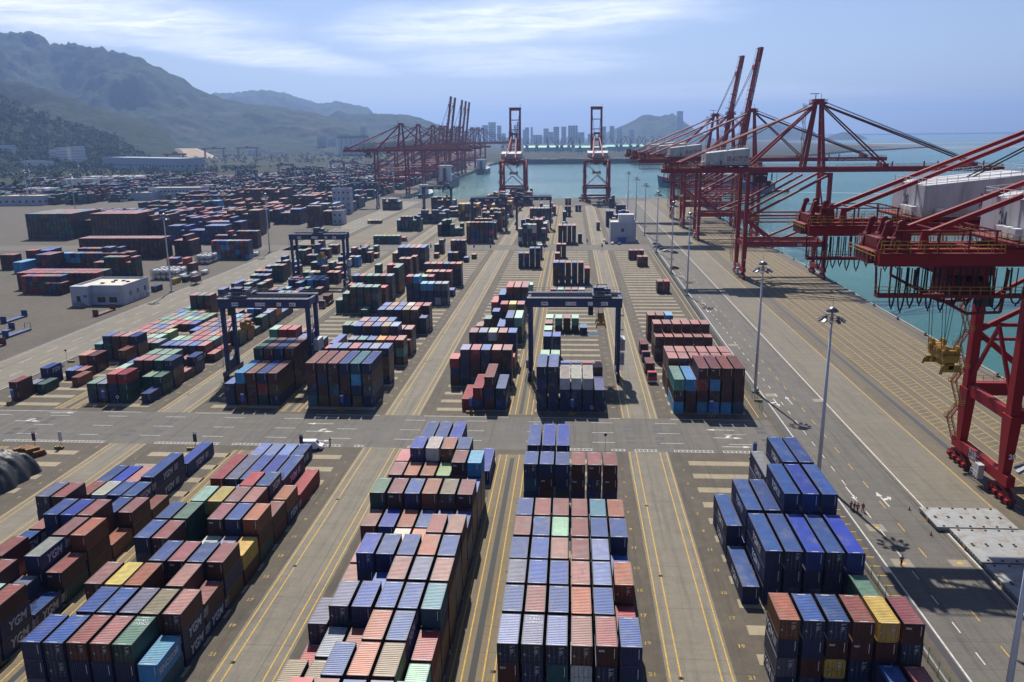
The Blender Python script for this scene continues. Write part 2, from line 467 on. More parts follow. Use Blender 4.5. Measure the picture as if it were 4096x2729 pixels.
ar = MB()
def arrow(x, y, ang, L=6.5, bend=0):
    st = len(ar.v)
    ar.face([(-L / 2, -0.12, 0), (L * .2, -0.12, 0), (L * .2, 0.12, 0), (-L / 2, 0.12, 0)])
    ar.face([(L * .2, -0.55, 0), (L / 2, 0, 0), (L * .2, 0.55, 0)])
    if bend:
        ar.face([(-L * .1, 0.12 * bend, 0), (L * .02, 0.12 * bend, 0), (L * .12, 1.3 * bend, 0), (0, 1.3 * bend, 0)][::bend])
        ar.face([(-.1 * L, 1.25 * bend, 0), (L * .2, 1.25 * bend, 0), (L * .12, 1.9 * bend, 0)][::bend])
    ar.xform(Matrix.Translation((x, y, Z2 + 0.004)) @ Matrix.Rotation(ang, 4, 'Z'), st)
for x, y, a, bd in ((-60, 188.2, math.pi, 0), (-60, 183.6, math.pi, 0), (-58.5, 178.4, 0, 1), (-57, 172.4, 0, 0), (-128, 189.0, 0, 0), (-133, 182.6, 0, 1), (34.5, 183.2, math.pi, 0), (35.5, 178.0, 0, 1), (36.5, 172.6, 0, 0),
                    (53.4, 149, -1.55, 0), (58.4, 147, 1.6, -1), (52.3, 204, -1.55, -1), (55.9, 206, 1.6, 0), (52.5, 317, -1.55, 0), (56, 319, 1.6, 0)):
    arrow(x, y, a, 6.5, bd)
ar.build('road_arrows', white_m)['kind'] = 'structure'
sq = []
for x in (-131.8, -127.9, -103.5, -96.9, -73.0, -69.0, -44.8, -38.2, -14.4, -10.4, 13.5, 20.15, 43.75):
    for y in (184.4, 181.9, 176.9, 174.2): sq.append((x - 1.0, x + 1.0, y - 0.95, y + 0.95))
    for y in (507.5, 504.5, 498.5, 495.5): sq.append((x - 1.0, x + 1.0, y - 0.95, y + 0.95))
strips('steel_turning_plates', sq, Z2, steel_m)
strips('concrete_pad', [(51.6, 54.6, 133.8, 136.6), (51.5, 54.5, 121.5, 124.3), (60.5, 63.5, 122.3, 124.5), (51.0, 54.0, 209, 211.5), (62, 65, 205, 207.5)] + [(51, 54, y, y + 2.4) for y in (262, 330, 395)], Z2, pad_m)
strips('pad_cover', [(52.7, 53.6, 134.8, 135.6), (52.6, 53.5, 122.5, 123.3), (61.6, 62.5, 123.0, 123.8)], Z3, yellow_m)
dr = []
for x in (-44.1, 14.2, -102.7, -9.7):
    dr += [(x - 0.35, x + 0.35, y - 0.3, y + 0.3) for y in (92, 117, 142, 205, 240, 275, 310, 345)]
strips('drain_cover', dr, Z3, trench_m)

def numbers(x, cy, first, n, size=1.05):
    mb = MB()
    me_all = []
    for i in range(n):
        tm = text_mesh(str(first - 2 * i), size, bold=0.03)
        st = len(mb.v)
        vs = [v.co for v in tm.vertices]
        w = max(v.x for v in vs)
        for v in vs: mb.v.append((x - w / 2 + v.x, cy + 6.644 * i + v.z - size / 3, Z2 + 0.004))
        for p in tm.polygons:
            nrm = p.normal
            if nrm.y < -0.9: mb.f.append(tuple(st + j for j in p.vertices)); mb.m.append(0)
    return mb
nb = MB()
for x, cy, f, n in ((-47.6, 87.0, 23, 12), (10.6, 86.0, 23, 12), (23.1, 86.0, 23, 12), (-47.6, 199.3, 87, 40), (10.8, 198.5, 87, 40), (23.2, 198.5, 87, 40), (-106.2, 126.6, 11, 7), (-106.2, 200, 87, 30), (-93.6, 140, 7, 4)):
    q = numbers(x, cy, f, n)
    st = len(nb.v); nb.v += q.v; nb.f += [tuple(st + j for j in fc) for fc in q.f]; nb.m += q.m
nb.build('bay_numbers', MAT['worn_yellow'])['kind'] = 'structure'
# kerb along the left road and along the quay
kb = MB()
kb.box(-157.0, -156.6, 193, 480, 0, 0.16); kb.box(-177.3, -176.9, 150, 480, 0, 0.16)
kb.box(47.0, 47.3, 192, 486, 0, 0.15); kb.box(47.0, 47.3, -60, 150, 0, 0.15)
kb.box(119.0, 119.6, -60, 886, 0.0, 0.32)
kb.build('kerb', concrete_m)['kind'] = 'structure'
pud = MB()
pud.lathe([(0.0, 0), (1.0, 0)], 22); pud.xform(Matrix.Translation((7.4, 276.5, Z2)) @ Matrix.Diagonal((2.6, 2.0, 1, 1)))
pud.build('puddle', mat('wet_ground', (0.03, 0.04, 0.05, 1), 0.05, var=0.1))['kind'] = 'structure'
# ================================================================ CONTAINERS
# side paint (shade worked in below), sun-bleached roof paint, colour word
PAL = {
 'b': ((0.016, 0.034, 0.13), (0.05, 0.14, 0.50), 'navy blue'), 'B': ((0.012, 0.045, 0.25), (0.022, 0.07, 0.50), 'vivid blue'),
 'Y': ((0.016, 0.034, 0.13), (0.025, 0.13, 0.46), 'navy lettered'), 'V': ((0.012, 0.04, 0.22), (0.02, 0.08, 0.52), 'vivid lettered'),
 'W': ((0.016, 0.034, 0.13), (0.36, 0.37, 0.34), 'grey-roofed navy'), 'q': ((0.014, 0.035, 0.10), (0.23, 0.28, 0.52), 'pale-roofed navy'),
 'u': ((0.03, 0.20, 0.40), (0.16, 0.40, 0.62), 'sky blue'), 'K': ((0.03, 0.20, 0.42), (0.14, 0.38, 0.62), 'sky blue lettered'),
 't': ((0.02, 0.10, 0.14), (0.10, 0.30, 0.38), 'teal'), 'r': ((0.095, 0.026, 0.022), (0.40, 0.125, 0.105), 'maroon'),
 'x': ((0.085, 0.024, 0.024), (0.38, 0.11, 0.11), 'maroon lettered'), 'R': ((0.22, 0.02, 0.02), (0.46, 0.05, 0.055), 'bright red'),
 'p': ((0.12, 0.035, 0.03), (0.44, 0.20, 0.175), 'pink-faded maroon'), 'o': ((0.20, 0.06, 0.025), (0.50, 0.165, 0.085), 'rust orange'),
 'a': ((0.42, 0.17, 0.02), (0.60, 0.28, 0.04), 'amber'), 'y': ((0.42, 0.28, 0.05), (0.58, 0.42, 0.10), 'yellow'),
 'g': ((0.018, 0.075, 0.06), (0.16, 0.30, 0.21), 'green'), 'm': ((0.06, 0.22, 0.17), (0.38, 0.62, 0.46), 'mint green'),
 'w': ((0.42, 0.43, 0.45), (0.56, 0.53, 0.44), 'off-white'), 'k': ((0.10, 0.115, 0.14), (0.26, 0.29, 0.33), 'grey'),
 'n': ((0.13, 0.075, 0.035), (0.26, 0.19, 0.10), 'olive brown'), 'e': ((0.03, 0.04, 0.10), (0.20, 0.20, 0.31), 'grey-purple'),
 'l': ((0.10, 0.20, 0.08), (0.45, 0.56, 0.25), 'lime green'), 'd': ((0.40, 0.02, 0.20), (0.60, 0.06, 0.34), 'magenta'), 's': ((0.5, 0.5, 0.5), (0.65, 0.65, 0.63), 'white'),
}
for _k, _f in dict(b=.5, Y=.5, V=.5, W=.5, q=.5, B=.55, r=.6, x=.6, p=.6, R=.75, o=.7, g=.55, n=.65, e=.55, k=.65, t=.7).items():  # side colours darkened: deep shade of the stack faces put into the paint
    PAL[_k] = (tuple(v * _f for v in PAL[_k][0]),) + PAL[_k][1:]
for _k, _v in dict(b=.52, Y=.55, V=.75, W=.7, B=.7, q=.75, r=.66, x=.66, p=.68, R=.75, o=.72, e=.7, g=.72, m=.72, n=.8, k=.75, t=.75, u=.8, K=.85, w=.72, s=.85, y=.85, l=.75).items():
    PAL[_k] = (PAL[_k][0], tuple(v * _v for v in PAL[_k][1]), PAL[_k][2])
CP = 2.889
BX0 = {'NLL': (-91.4, CP), 'NL': (-66.6, CP), 'NML': (-32.75, CP), 'NM': (-8.25, 2.835), 'NR': (25.15, CP),
       'W': (-126.0, CP), 'WW': (-150.6, CP), 'LL': (-91.5, CP), 'L': (-66.9, CP), 'ML': (-33.0, CP), 'M': (-8.4, 2.86), 'R': (25.2, CP)}
BNAME = {'NLL': 'far-left front block', 'NL': 'left front block', 'NML': 'centre-left front block', 'NM': 'centre front block', 'NR': 'right front block',
         'W': 'wide left middle block', 'WW': 'leftmost middle block', 'LL': 'left middle block', 'L': 'mid-left middle block', 'ML': 'centre-left middle block', 'M': 'central middle block', 'R': 'right middle block'}
# block | front y | type (S 20ft, H 40ft high-cube, h 20ft high-cube) | six columns, each bottom-to-top
T = '''
NLL 84.0 S . . . . . nr
NLL 90.7 S . . . . rbm YYr
NLL 97.3 S . . . rrr re Y
NLL 104.2 S . . rrr o YYW gx
NLL 110.9 S . YY . . rrp rro
NLL 117.6 S . rr bbb bbB rrr o
NLL 124.2 S bbe rrr . . rb xp
NLL 130.8 S . rr gw bb bY r
NLL 137.6 H b B r . YY .
NLL 151.0 H . . . . V .
NL 83.9 S bbb bbb bbr bbp bbg tK
NL 90.6 S . rbb rbb ree rrn YYp
NL 97.3 S rrp rry rro . rrp Yr
NL 103.9 S . . rrb rrx rrb nex
NL 110.6 S bbb rrr b bw be ry
NL 117.3 S bbb ggg . rrx rrb gro
NL 123.9 S . rrm rry rrp rrp rr
NL 130.5 S . . rb rrR YYY Yo
NL 137.5 H rR be bb bB YY R
NL 150.9 H b b b Y . .
NML 69.6 S . rrrR rrrr bbbb eeee rrre
NML 76.3 S nnn rnn bbbb rrro rrrn rgm
NML 83.0 S rR rbk rrr rrro bbbY rrR
NML 89.6 S bbe bbbe bbbb bbbb bbbb rrbt
NML 96.3 S . . bbb rrrp bbbe rrrp
NML 102.9 S rp bbbB bbbb bbbb rrro bbbb
NML 109.6 S rR . bbw rro rrrr rrrp
NML 116.2 S rrp bbB rro bbb bbb bbb
NML 122.9 S rbbg rrrx bbbb rrro rrrn rrrx
NML 129.5 S bb bb bb bb bb bbb
NML 136.2 S rrp rro rro ggl rrrx bbbu
NML 142.8 S rrR bbbB kbbw rrro bbbb .
NML 150.1 H . bbb bbb bbB . B
NM 83.0 S bbxq bbbe bbtq brwp bbbx bbbb
NM 89.6 S bbbb rrrr bbbb rrro bbbb rrR
NM 96.3 S rrre bbbb bbbb rrrp bbbq rrro
NM 102.8 S bbbb bbbb rrrp rrrr bbbq bbb
NM 109.5 S rrrr bbbb ggmm rrrr bbbb bbbb
NM 116.1 S bbbb rrrr rrrr rrrr bbbt rrro
NM 122.7 H b . . . . .
NM 136.1 S bbtb brxb bgbb bbxr ebbx bbxr
NM 149.6 H bbb bbB bbV . . .
NR 82.7 S . . . . bb rr
NR 89.5 S YkYo brbb byxb bbxr bbry brex
NR 102.5 h . . . . . gg
NR 109.6 H Y YYY bbb bbB bbb bbB
NR 123.0 H YY YYY bbb YYYY bbbB bbbb
NR 136.1 H . . . YYW YYYY bbbb
L 196.2 H tbrp nrbr ntxp bxrb nbut bknb
L 216.0 S bbbb bbbb rrrR bbbb bbbe bnnb
L 235.8 S bbe bbt bbb oya rrR xmr
L 242.8 S bbbb rrrx bbbb rrrn bbbq .
L 246.0 S . . . . . oo
L 249.7 S rrrp bbbb rrrp bbbb kkp kkp
L 275.0 h bbb bbe bbb rrn rrp YY
L 282.0 h bbb rro bbb bbw rrR nkx
L 326.0 h bbbR bbbu bbu bbu wbk kbk
L 343.0 h . ggm rrR . . b
L 356.0 h . rra rrp rrp rrR .
L 368.0 S rrrr rrrp rrrR bbbb rbrr bxbo
L 440.0 S bb xr . b . .
L 452.0 S rrro rrrB bbrr . r .
L 470.0 S gg rR . . . .
ML 195.2 H . . R bR xbr Bq
ML 215.3 S rbR bbbe kxxR rrbb rrxp bbrr
ML 227.0 S . . . . . rR
ML 235.5 S . rrbx bbbe rrrw rrrr bbbb
ML 263.0 H . . . bb bbb ggm
ML 277.0 S r xg bxb rrrR rrry rrrx
ML 303.0 H . rR bbb bbbR bbbr bbtx
ML 340.0 h . . . . . bm
ML 420.0 S . . bbb bbr bbbb brbb
ML 452.0 S . . . . . kkk
M 194.7 H bbbq bbbq bbw bbw bbw bq
M 208.0 S . . bbb bbb rrR rrr
M 215.0 S . . rr rr . .
M 219.5 S ggm ggm . . . .
M 241.6 S bbb bbb . . . .
M 250.0 S ggm . . . . .
M 259.0 S rrr . . . . .
M 267.0 S ggm . . . . .
M 278.7 S . xm gr gm . .
M 275.5 S . . . . b .
M 329.0 h rr gm rp rp rw .
M 371.3 S rrrb brbb brbr bbrb brbr brR
M 391.0 S rrr rrr gm . . .
M 413.0 h rrp . . . . .
M 455.0 S rrr rrr . . . .
R 194.8 H urm xxu uxRx uxux urxr txrr
R 208.2 S rrrr rrrr rrrr rrrr rrrr rrrr
R 214.9 S rrrr rrrr rrrr rrrr rrrr rrrr
R 241.9 S xxr rxr rrr rrx rxr rrr
R 248.0 S rrrr rrrr rrrr rrrr rrrr rrrr
R 268.0 h rrr rrr uuu rr . .
R 352.0 S . . . . xr rR
R 425.0 S . . . rR rr .
R 449.0 S . . rr rr rr .
W 197.3 S bg xe bbR ggR . b
W 203.9 S . . gg . gg gg
W 210.9 S gm . rrx rrx bbg rnb
W 217.5 S bb . ggg ggg ggg r
W 224.0 S . . . . . bY
W 231.0 S . r . r . .
W 237.3 S bb bb xe bb xp r
W 244.0 S gm gg rR rr gg R
W 250.5 S . rr rR rp oo .
W 257.0 S bb rr bb rr rp gg
W 264.0 S rr rp bb rr gr oR
W 270.8 S rr bb rr gg rr g
W 277.6 S . . bu rr . gg
W 285.0 S . rr . . . nq
W 292.0 S . . uu bb . na
W 298.0 S p p e p e b
W 304.5 S . . g p . b
W 323.7 S . . bg gg nr .
W 330.3 S rr bb . . rb .
W 347.0 S u . bb g . r
W 354.8 S bb rR bb uu bb bb
W 361.0 S rr w gg bb bu .
W 375.0 S gg bw rr ggr xr pp
W 388.0 S rrg rrr . bbg rp r
W 402.0 S bbg . bb rr rg .
W 425.0 S g bb g rr uu .
W 441.0 S rr ge rrp . bbb rr
W 455.0 S b rr gr rp gg r
W 468.0 S r B rx . gg .
WW 197.9 S . rr . . . .
WW 204.5 S . e g . . .
WW 211.2 S . bY . . o .
WW 217.7 S . . b r . .
WW 224.9 S . . ro rr . .
WW 231.0 S . . . . . Yo
WW 238.2 S . tt bgb rxx nnp gnb
WW 244.0 S r p R g . .
WW 250.3 S . r . g r k
WW 257.0 S p p p m m .
WW 264.3 S r p o p l .
WW 270.8 S R e b p . .
WW 277.6 S r g p R r B
WW 284.5 S g g r m m g
WW 290.8 S p u g b g g
WW 297.3 S b g g o . .
WW 304.5 S g ggr rrg rxr . .
WW 317.0 S rr re rr bbb . .
WW 330.5 S r oo pp bbb g .
WW 343.5 S g r r gg . rg
WW 351.0 S . bb rr bb . pp
WW 366.0 S . gg bb ge . .
WW 379.0 S rr rr bb bbg ggr .
WW 393.0 S ge r . ggg . rr
WW 408.0 S bb bbb rr bu . .
WW 431.0 S . ggg ggg rr bb .
WW 455.0 S rr . ggb bb rr .
WW 472.0 S bb rrr . gg rr .
LL 196.6 H . bb rxu rrp gRb bnp
LL 210.1 H . b bbrg rrrp bbbb rrrp
LL 237.5 S gggm rrrR rrrR bbb . .
LL 245.0 S gg ggm rrr rrr gg R
LL 250.5 H . . . . . B
LL 276.0 h . . . . g g
LL 302.0 h . . . . g .
LL 309.0 S gg ggg gxxg kgge bgog bgkg
LL 322.0 S . . . . rrR rrR
LL 327.5 S bbR bbu . . . .
LL 335.0 S bbbb rrrx gggg bbgg rrrx kkkk
LL 349.0 H . . . . . rrgg
LL 375.0 h rgg . rrR rrR bnrn rrrr
LL 390.0 S . gg . xx xrr rxxx
LL 414.0 H nnn bbbb bbbb rrrr rrrp bbnb
LL 455.0 S . . gg gg . r
LL 475.0 S . . . . gg rrr
'''
CONT = []
HGT = {'S': 2.591, 'h': 2.896, 'H': 2.896}
LEN = {'S': 6.058, 'h': 6.058, 'H': 12.192}
ORD = ['first', 'second', 'third', 'fourth', 'fifth', 'sixth', 'seventh', 'eighth', 'ninth', 'tenth', 'eleventh', 'twelfth'] + ['%dth' % i for i in range(13, 80)]
for ln in T.strip().splitlines():
    p = ln.split(); bk = p[0]; y = float(p[1]); tp = p[2]; x0, cp = BX0[bk]
    for c, st in enumerate(p[3:]):
        if st == '.': continue
        for k, code in enumerate(st):
            CONT.append(dict(b=bk, c=c, k=k, n=len(st), code=code, L=LEN[tp], h=HGT[tp], x=x0 + c * cp + 1.22 + rnd.uniform(-.05, .05), y=y + rnd.uniform(-.08, .08), z=k * HGT[tp]))
rows = {}
for d in CONT: rows.setdefault(d['b'], set()).add(round(d['y']))
def rowno(d):
    ys = sorted({float(l.split()[1]) for l in T.strip().splitlines() if l.split()[0] == d['b']})
    return min(range(len(ys)), key=lambda i: abs(ys[i] - d['y']))
NEAR = len(CONT)

# --- loose stacks: yards on the left and beyond the second cross road
def fill(x0, nc, y0, nr, tp, nmin, nmax, pal, gap=0.45, ygap=0.6, hole=0.0, seed=1, cpx=2.75):
    q = random.Random(seed)
    for r in range(nr):
        for c in range(nc):
            if q.random() < hole: continue
            n = q.randint(nmin, nmax)
            for k in range(n):
                CONT.append(dict(b=None, c=c, k=k, n=n, code=q.choice(pal), L=LEN[tp], h=HGT[tp], x=x0 + c * cpx + 1.22, y=y0 + r * (LEN[tp] + ygap), z=k * HGT[tp]))
fill(-375.5, 12, 546, 3, 'H', 6, 6, 'rgrgbnrtgr', seed=2)
fill(-343, 3, 560, 2, 'H', 4, 5, 'brbrgk', seed=3)
fill(-328.5, 12, 545, 2, 'H', 6, 6, 'rrrrrx', seed=4); fill(-295, 4, 560, 2, 'H', 4, 5, 'rrrrp', seed=5)
fill(-283, 18, 455, 1, 'H', 4, 4, 'rrrrr', seed=6); fill(-233, 4, 468, 1, 'H', 3, 4, 'rrrp', seed=7)
fill(-275, 8, 440, 1, 'S', 3, 3, 'gbrogx', seed=8); fill(-252, 6, 425, 1, 'S', 3, 4, 'bgrbk', seed=9)
fill(-203.5, 8, 452, 1, 'S', 4, 4, 'tbubtBrR', seed=10)
fill(-258, 13, 544, 1, 'H', 4, 5, 'bbrbbR', seed=11); fill(-226, 3, 566, 1, 'H', 5, 6, 'rrnbr', seed=12)
fill(-254, 14, 357, 2, 'S', 3, 3, 'RxrRrxg', seed=13); fill(-246, 7, 348, 1, 'S', 3, 3, 'grRbg', seed=14)
fill(-233, 3, 345, 1, 'S', 2, 2, 'bxrb', seed=15); fill(-255, 2, 328, 1, 'S', 1, 2, 'rbr', seed=16)
fill(-287, 2, 402, 1, 'H', 2, 2, 'uub', seed=17); fill(-279, 3, 409, 1, 'H', 3, 3, 'rbrR', seed=18)
fill(-276, 14, 421, 1, 'S', 3, 3, 'rurxrurbr', seed=19); fill(-236, 8, 389, 1, 'S', 3, 4, 'grgbrn', seed=20)
fill(-205, 5, 402, 1, 'S', 2, 3, 'gRxrb', seed=21); fill(-262, 4, 470, 1, 'H', 3, 3, 'bb', seed=22)
for i, (x, y, nc, nr, tp, a, bq, pl) in enumerate([
    (-395, 600, 14, 2, 'H', 2, 3, 'bbrgr'), (-345, 622, 16, 2, 'H', 3, 4, 'brbrg'), (-290, 610, 12, 2, 'H', 3, 5, 'rRRrb'), (-262, 660, 13, 2, 'H', 3, 4, 'rRbr'),
    (-300, 700, 18, 2, 'H', 3, 5, 'rrxr'), (-235, 640, 8, 2, 'H', 3, 4, 'bbro'), (-222, 690, 9, 2, 'H', 3, 4, 'bbuo'), (-202.3, 622, 4, 1, 'S', 6, 6, 'rrn'),
    (-194, 636, 3, 2, 'S', 4, 5, 'rnr'), (-330, 800, 18, 2, 'H', 5, 6, 'rrrx'), (-270, 790, 10, 2, 'H', 3, 4, 'rrb'), (-235, 780, 12, 2, 'H', 3, 4, 'bBbr'),
    (-345, 730, 12, 1, 'H', 2, 4, 'tutb'), (-215, 735, 6, 2, 'H', 3, 4, 'bkbr'), (-420, 700, 8, 1, 'H', 1, 2, 'rgr')]):
    fill(x, nc, y, nr, tp, a, bq, pl, seed=40 + i)
for i, (x, y, nc, nr, tp, a, bq, pl) in enumerate([(-430, 640, 12, 1, 'H', 2, 3, 'rbgrk'), (-420, 668, 26, 2, 'H', 2, 3, 'bbrgk'), (-385, 715, 22, 2, 'H', 2, 4, 'rrbgr'), (-400, 755, 18, 2, 'H', 2, 3, 'brrb'), (-385, 800, 18, 1, 'H', 3, 4, 'rrxb'), (-345, 585, 8, 1, 'S', 3, 4, 'gbrk'), (-300, 585, 18, 1, 'H', 3, 4, 'rRrbb'), (-262, 520, 14, 1, 'H', 3, 4, 'bbrB'), (-320, 640, 20, 2, 'H', 3, 4, 'rrRbx'), (-255, 600, 10, 1, 'H', 4, 5, 'rrnb'),
    (-322, 470, 4, 1, 'H', 1, 1, 'b'), (-303, 415, 3, 1, 'S', 3, 3, 'Rrx'), (-222, 500, 10, 1, 'S', 3, 4, 'brRn'), (-300, 432, 5, 1, 'S', 2, 3, 'gRbr'), (-330, 380, 3, 1, 'S', 1, 2, 'bn')]):
    fill(x, nc, y, nr, tp, a, bq, pl, seed=340 + i)
# beyond the second cross road, in the lines of the near blocks
for ln in '''
L 516 S krxdBg|ykRBgx|rdnygt|xxdngk xnkgr yynr
'''.strip().splitlines(): pass
fill(-66.9, 6, 522.5, 1, 'S', 5, 5, 'rdBgrykxnr', seed=60, cpx=2.889); fill(-66.9, 6, 545, 1, 'S', 4, 5, 'gkrgRp', seed=61, cpx=2.889)
fill(-91.5, 3, 560, 2, 'S', 3, 4, 'gggr', seed=62, cpx=2.889); fill(-66.9, 6, 585, 2, 'S', 3, 5, 'rprRbk', seed=63, cpx=2.889)
fill(-66.9, 6, 616, 2, 'S', 4, 5, 'kgrkny', seed=64, cpx=2.889); fill(-91.5, 6, 665, 3, 'S', 4, 5, 'yyrnkrk', seed=65, cpx=2.889); fill(-66.9, 6, 690, 3, 'S', 3, 5, 'rkyrdp', seed=66, cpx=2.889)
fill(-78, 9, 760, 3, 'S', 4, 6, 'yrornrdR', seed=67); fill(-60, 8, 800, 3, 'S', 5, 6, 'drgnyr', seed=68)
fill(-33, 6, 508.5, 1, 'S', 4, 5, 'kwRbkkr', seed=69, cpx=2.889, hole=0.25); fill(-33, 6, 538, 2, 'S', 4, 5, 'rkbrRw', seed=70, cpx=2.889)
fill(-33, 6, 580, 1, 'S', 3, 4, 'sRsk', seed=71, cpx=2.889); fill(-33, 6, 652, 2, 'S', 4, 4, 'kkkrRk', seed=72, cpx=2.889); fill(-27, 5, 700, 2, 'S', 3, 4, 'ktRk', seed=73)
fill(-8.4, 4, 515, 1, 'H', 4, 4, 'brbrk', seed=74, cpx=2.86); fill(4, 1, 520, 1, 'h', 2, 2, 'b', seed=75)
fill(-7, 1, 590, 1, 'h', 2, 2, 't', seed=76); fill(-7, 1, 640, 1, 'H', 3, 3, 'b', seed=77); fill(-6, 2, 690, 1, 'h', 3, 3, 'br', seed=78); fill(-6, 2, 740, 1, 'h', 3, 4, 'bk', seed=79); fill(3, 2, 735, 1, 'h', 2, 2, 'kb', seed=80)
fill(25.2, 3, 612, 1, 'H', 3, 4, 'bb', seed=81); fill(29, 4, 600, 1, 'S', 2, 3, 'rb', seed=82); fill(32, 4, 625, 2, 'S', 2, 4, 'bBr', seed=83); fill(37, 3, 700, 1, 'h', 3, 3, 'rb', seed=84); fill(34, 2, 770, 1, 'h', 3, 4, 'bk', seed=85); fill(17.5, 1, 590, 1, 'h', 2, 2, 'n', seed=86)
fill(-126, 6, 517, 1, 'S', 2, 2, 'ggrtgk', seed=87, cpx=2.889); fill(-116, 3, 530, 1, 'S', 1, 2, 'gRr', seed=88)
fill(-91.5, 6, 560, 2, 'S', 2, 3, 'gggkt', seed=89, cpx=2.889, hole=.1); fill(-126, 6, 590, 2, 'S', 3, 4, 'gkrbt', seed=90, cpx=2.889); fill(-120, 9, 640, 1, 'S', 3, 4, 'ubrkb', seed=91); fill(-112, 10, 690, 3, 'S', 2, 3, 'rxrgu', seed=92, hole=.3); fill(-126, 8, 740, 2, 'S', 4, 5, 'rkbkr', seed=93)
fill(-96, 6, 770, 6, 'S', 1, 3, 'rgrbk', seed=94, hole=.35); fill(-160, 4, 640, 1, 'S', 1, 1, 'ny', seed=95); fill(-175, 6, 760, 2, 'S', 3, 4, 'kbrk', seed=96)
# the wide far yard along the basin
q = random.Random(5)
for bxx in range(-720, -232, 27):
    for y in range(840, 1720, 34):
        if q.random() < 0.22 or (bxx < -520 and y > 1300): continue
        if -500 < bxx < -440 and y < 1010: continue
        pl = q.choice(['rrrxb', 'brgkb', 'bbtrg', 'gtbrk', 'rRrbo', 'kbwrt'])
        fill(bxx, 7, y, 4, 'S', 1 + q.randint(0, 1), 3 + q.randint(0, 2), pl, seed=bxx * 7 + y, hole=0.08)
fill(-740, 40, 1210, 4, 'H', 2, 4, 'sssw', seed=201); fill(-690, 24, 1090, 2, 'H', 2, 5, 'ssws', seed=202); fill(-810, 22, 1190, 2, 'H', 2, 4, 'ssbr', seed=203); fill(-640, 14, 930, 2, 'H', 3, 4, 'ssws', seed=204, hole=.15); fill(-560, 10, 950, 2, 'H', 3, 5, 'brxb', seed=205)
fill(-700, 12, 985, 1, 'H', 2, 3, 'rsb', seed=206)

# --- which containers show in the photo, and how large: rays from the camera's spot
from mathutils.bvhtree import BVHTree
bv = []; bf = []; own = []
FQ = ((4, 5, 6, 7), (0, 1, 5, 4), (1, 2, 6, 5), (3, 0, 4, 7))
for i, d in enumerate(CONT[:NEAR]):
    x0, x1, y0, y1, z0, z1 = d['x'] - 1.22, d['x'] + 1.22, d['y'], d['y'] + d['L'], d['z'], d['z'] + d['h']
    s = len(bv)
    bv += [(x0, y0, z0), (x1, y0, z0), (x1, y1, z0), (x0, y1, z0), (x0, y0, z1), (x1, y0, z1), (x1, y1, z1), (x0, y1, z1)]
    for k, f in enumerate(FQ):
        bf.append(tuple(s + j for j in f)); own.append((i, k))
tree = BVHTree.FromPolygons(bv, bf)
org = Vector((0, 0, CAMH)); Rm = M.to_3x3()
NXR, NYR = 768, 512
cnt = {}
for j in range(int(NYR * 0.30), NYR):
    for i in range(NXR):
        dv = Rm @ Vector(((i + .5) / NXR * 36 - 18, -((j + .5) / NYR - .5) * 36 * 2729 / 4096, -cd.lens))
        h = tree.ray_cast(org, dv)
        if h[2] is not None:
            a, k = own[h[2]]
            c = cnt.setdefault(a, [0, 0, 0, 0]); c[k] += 1
order = sorted(cnt, key=lambda a: -sum(cnt[a]))
KEEP = set(order[:300])
print('containers', len(CONT), 'near', NEAR, 'in view', len(cnt), 'smallest kept px', sum(cnt[order[min(299, len(order) - 1)]]))

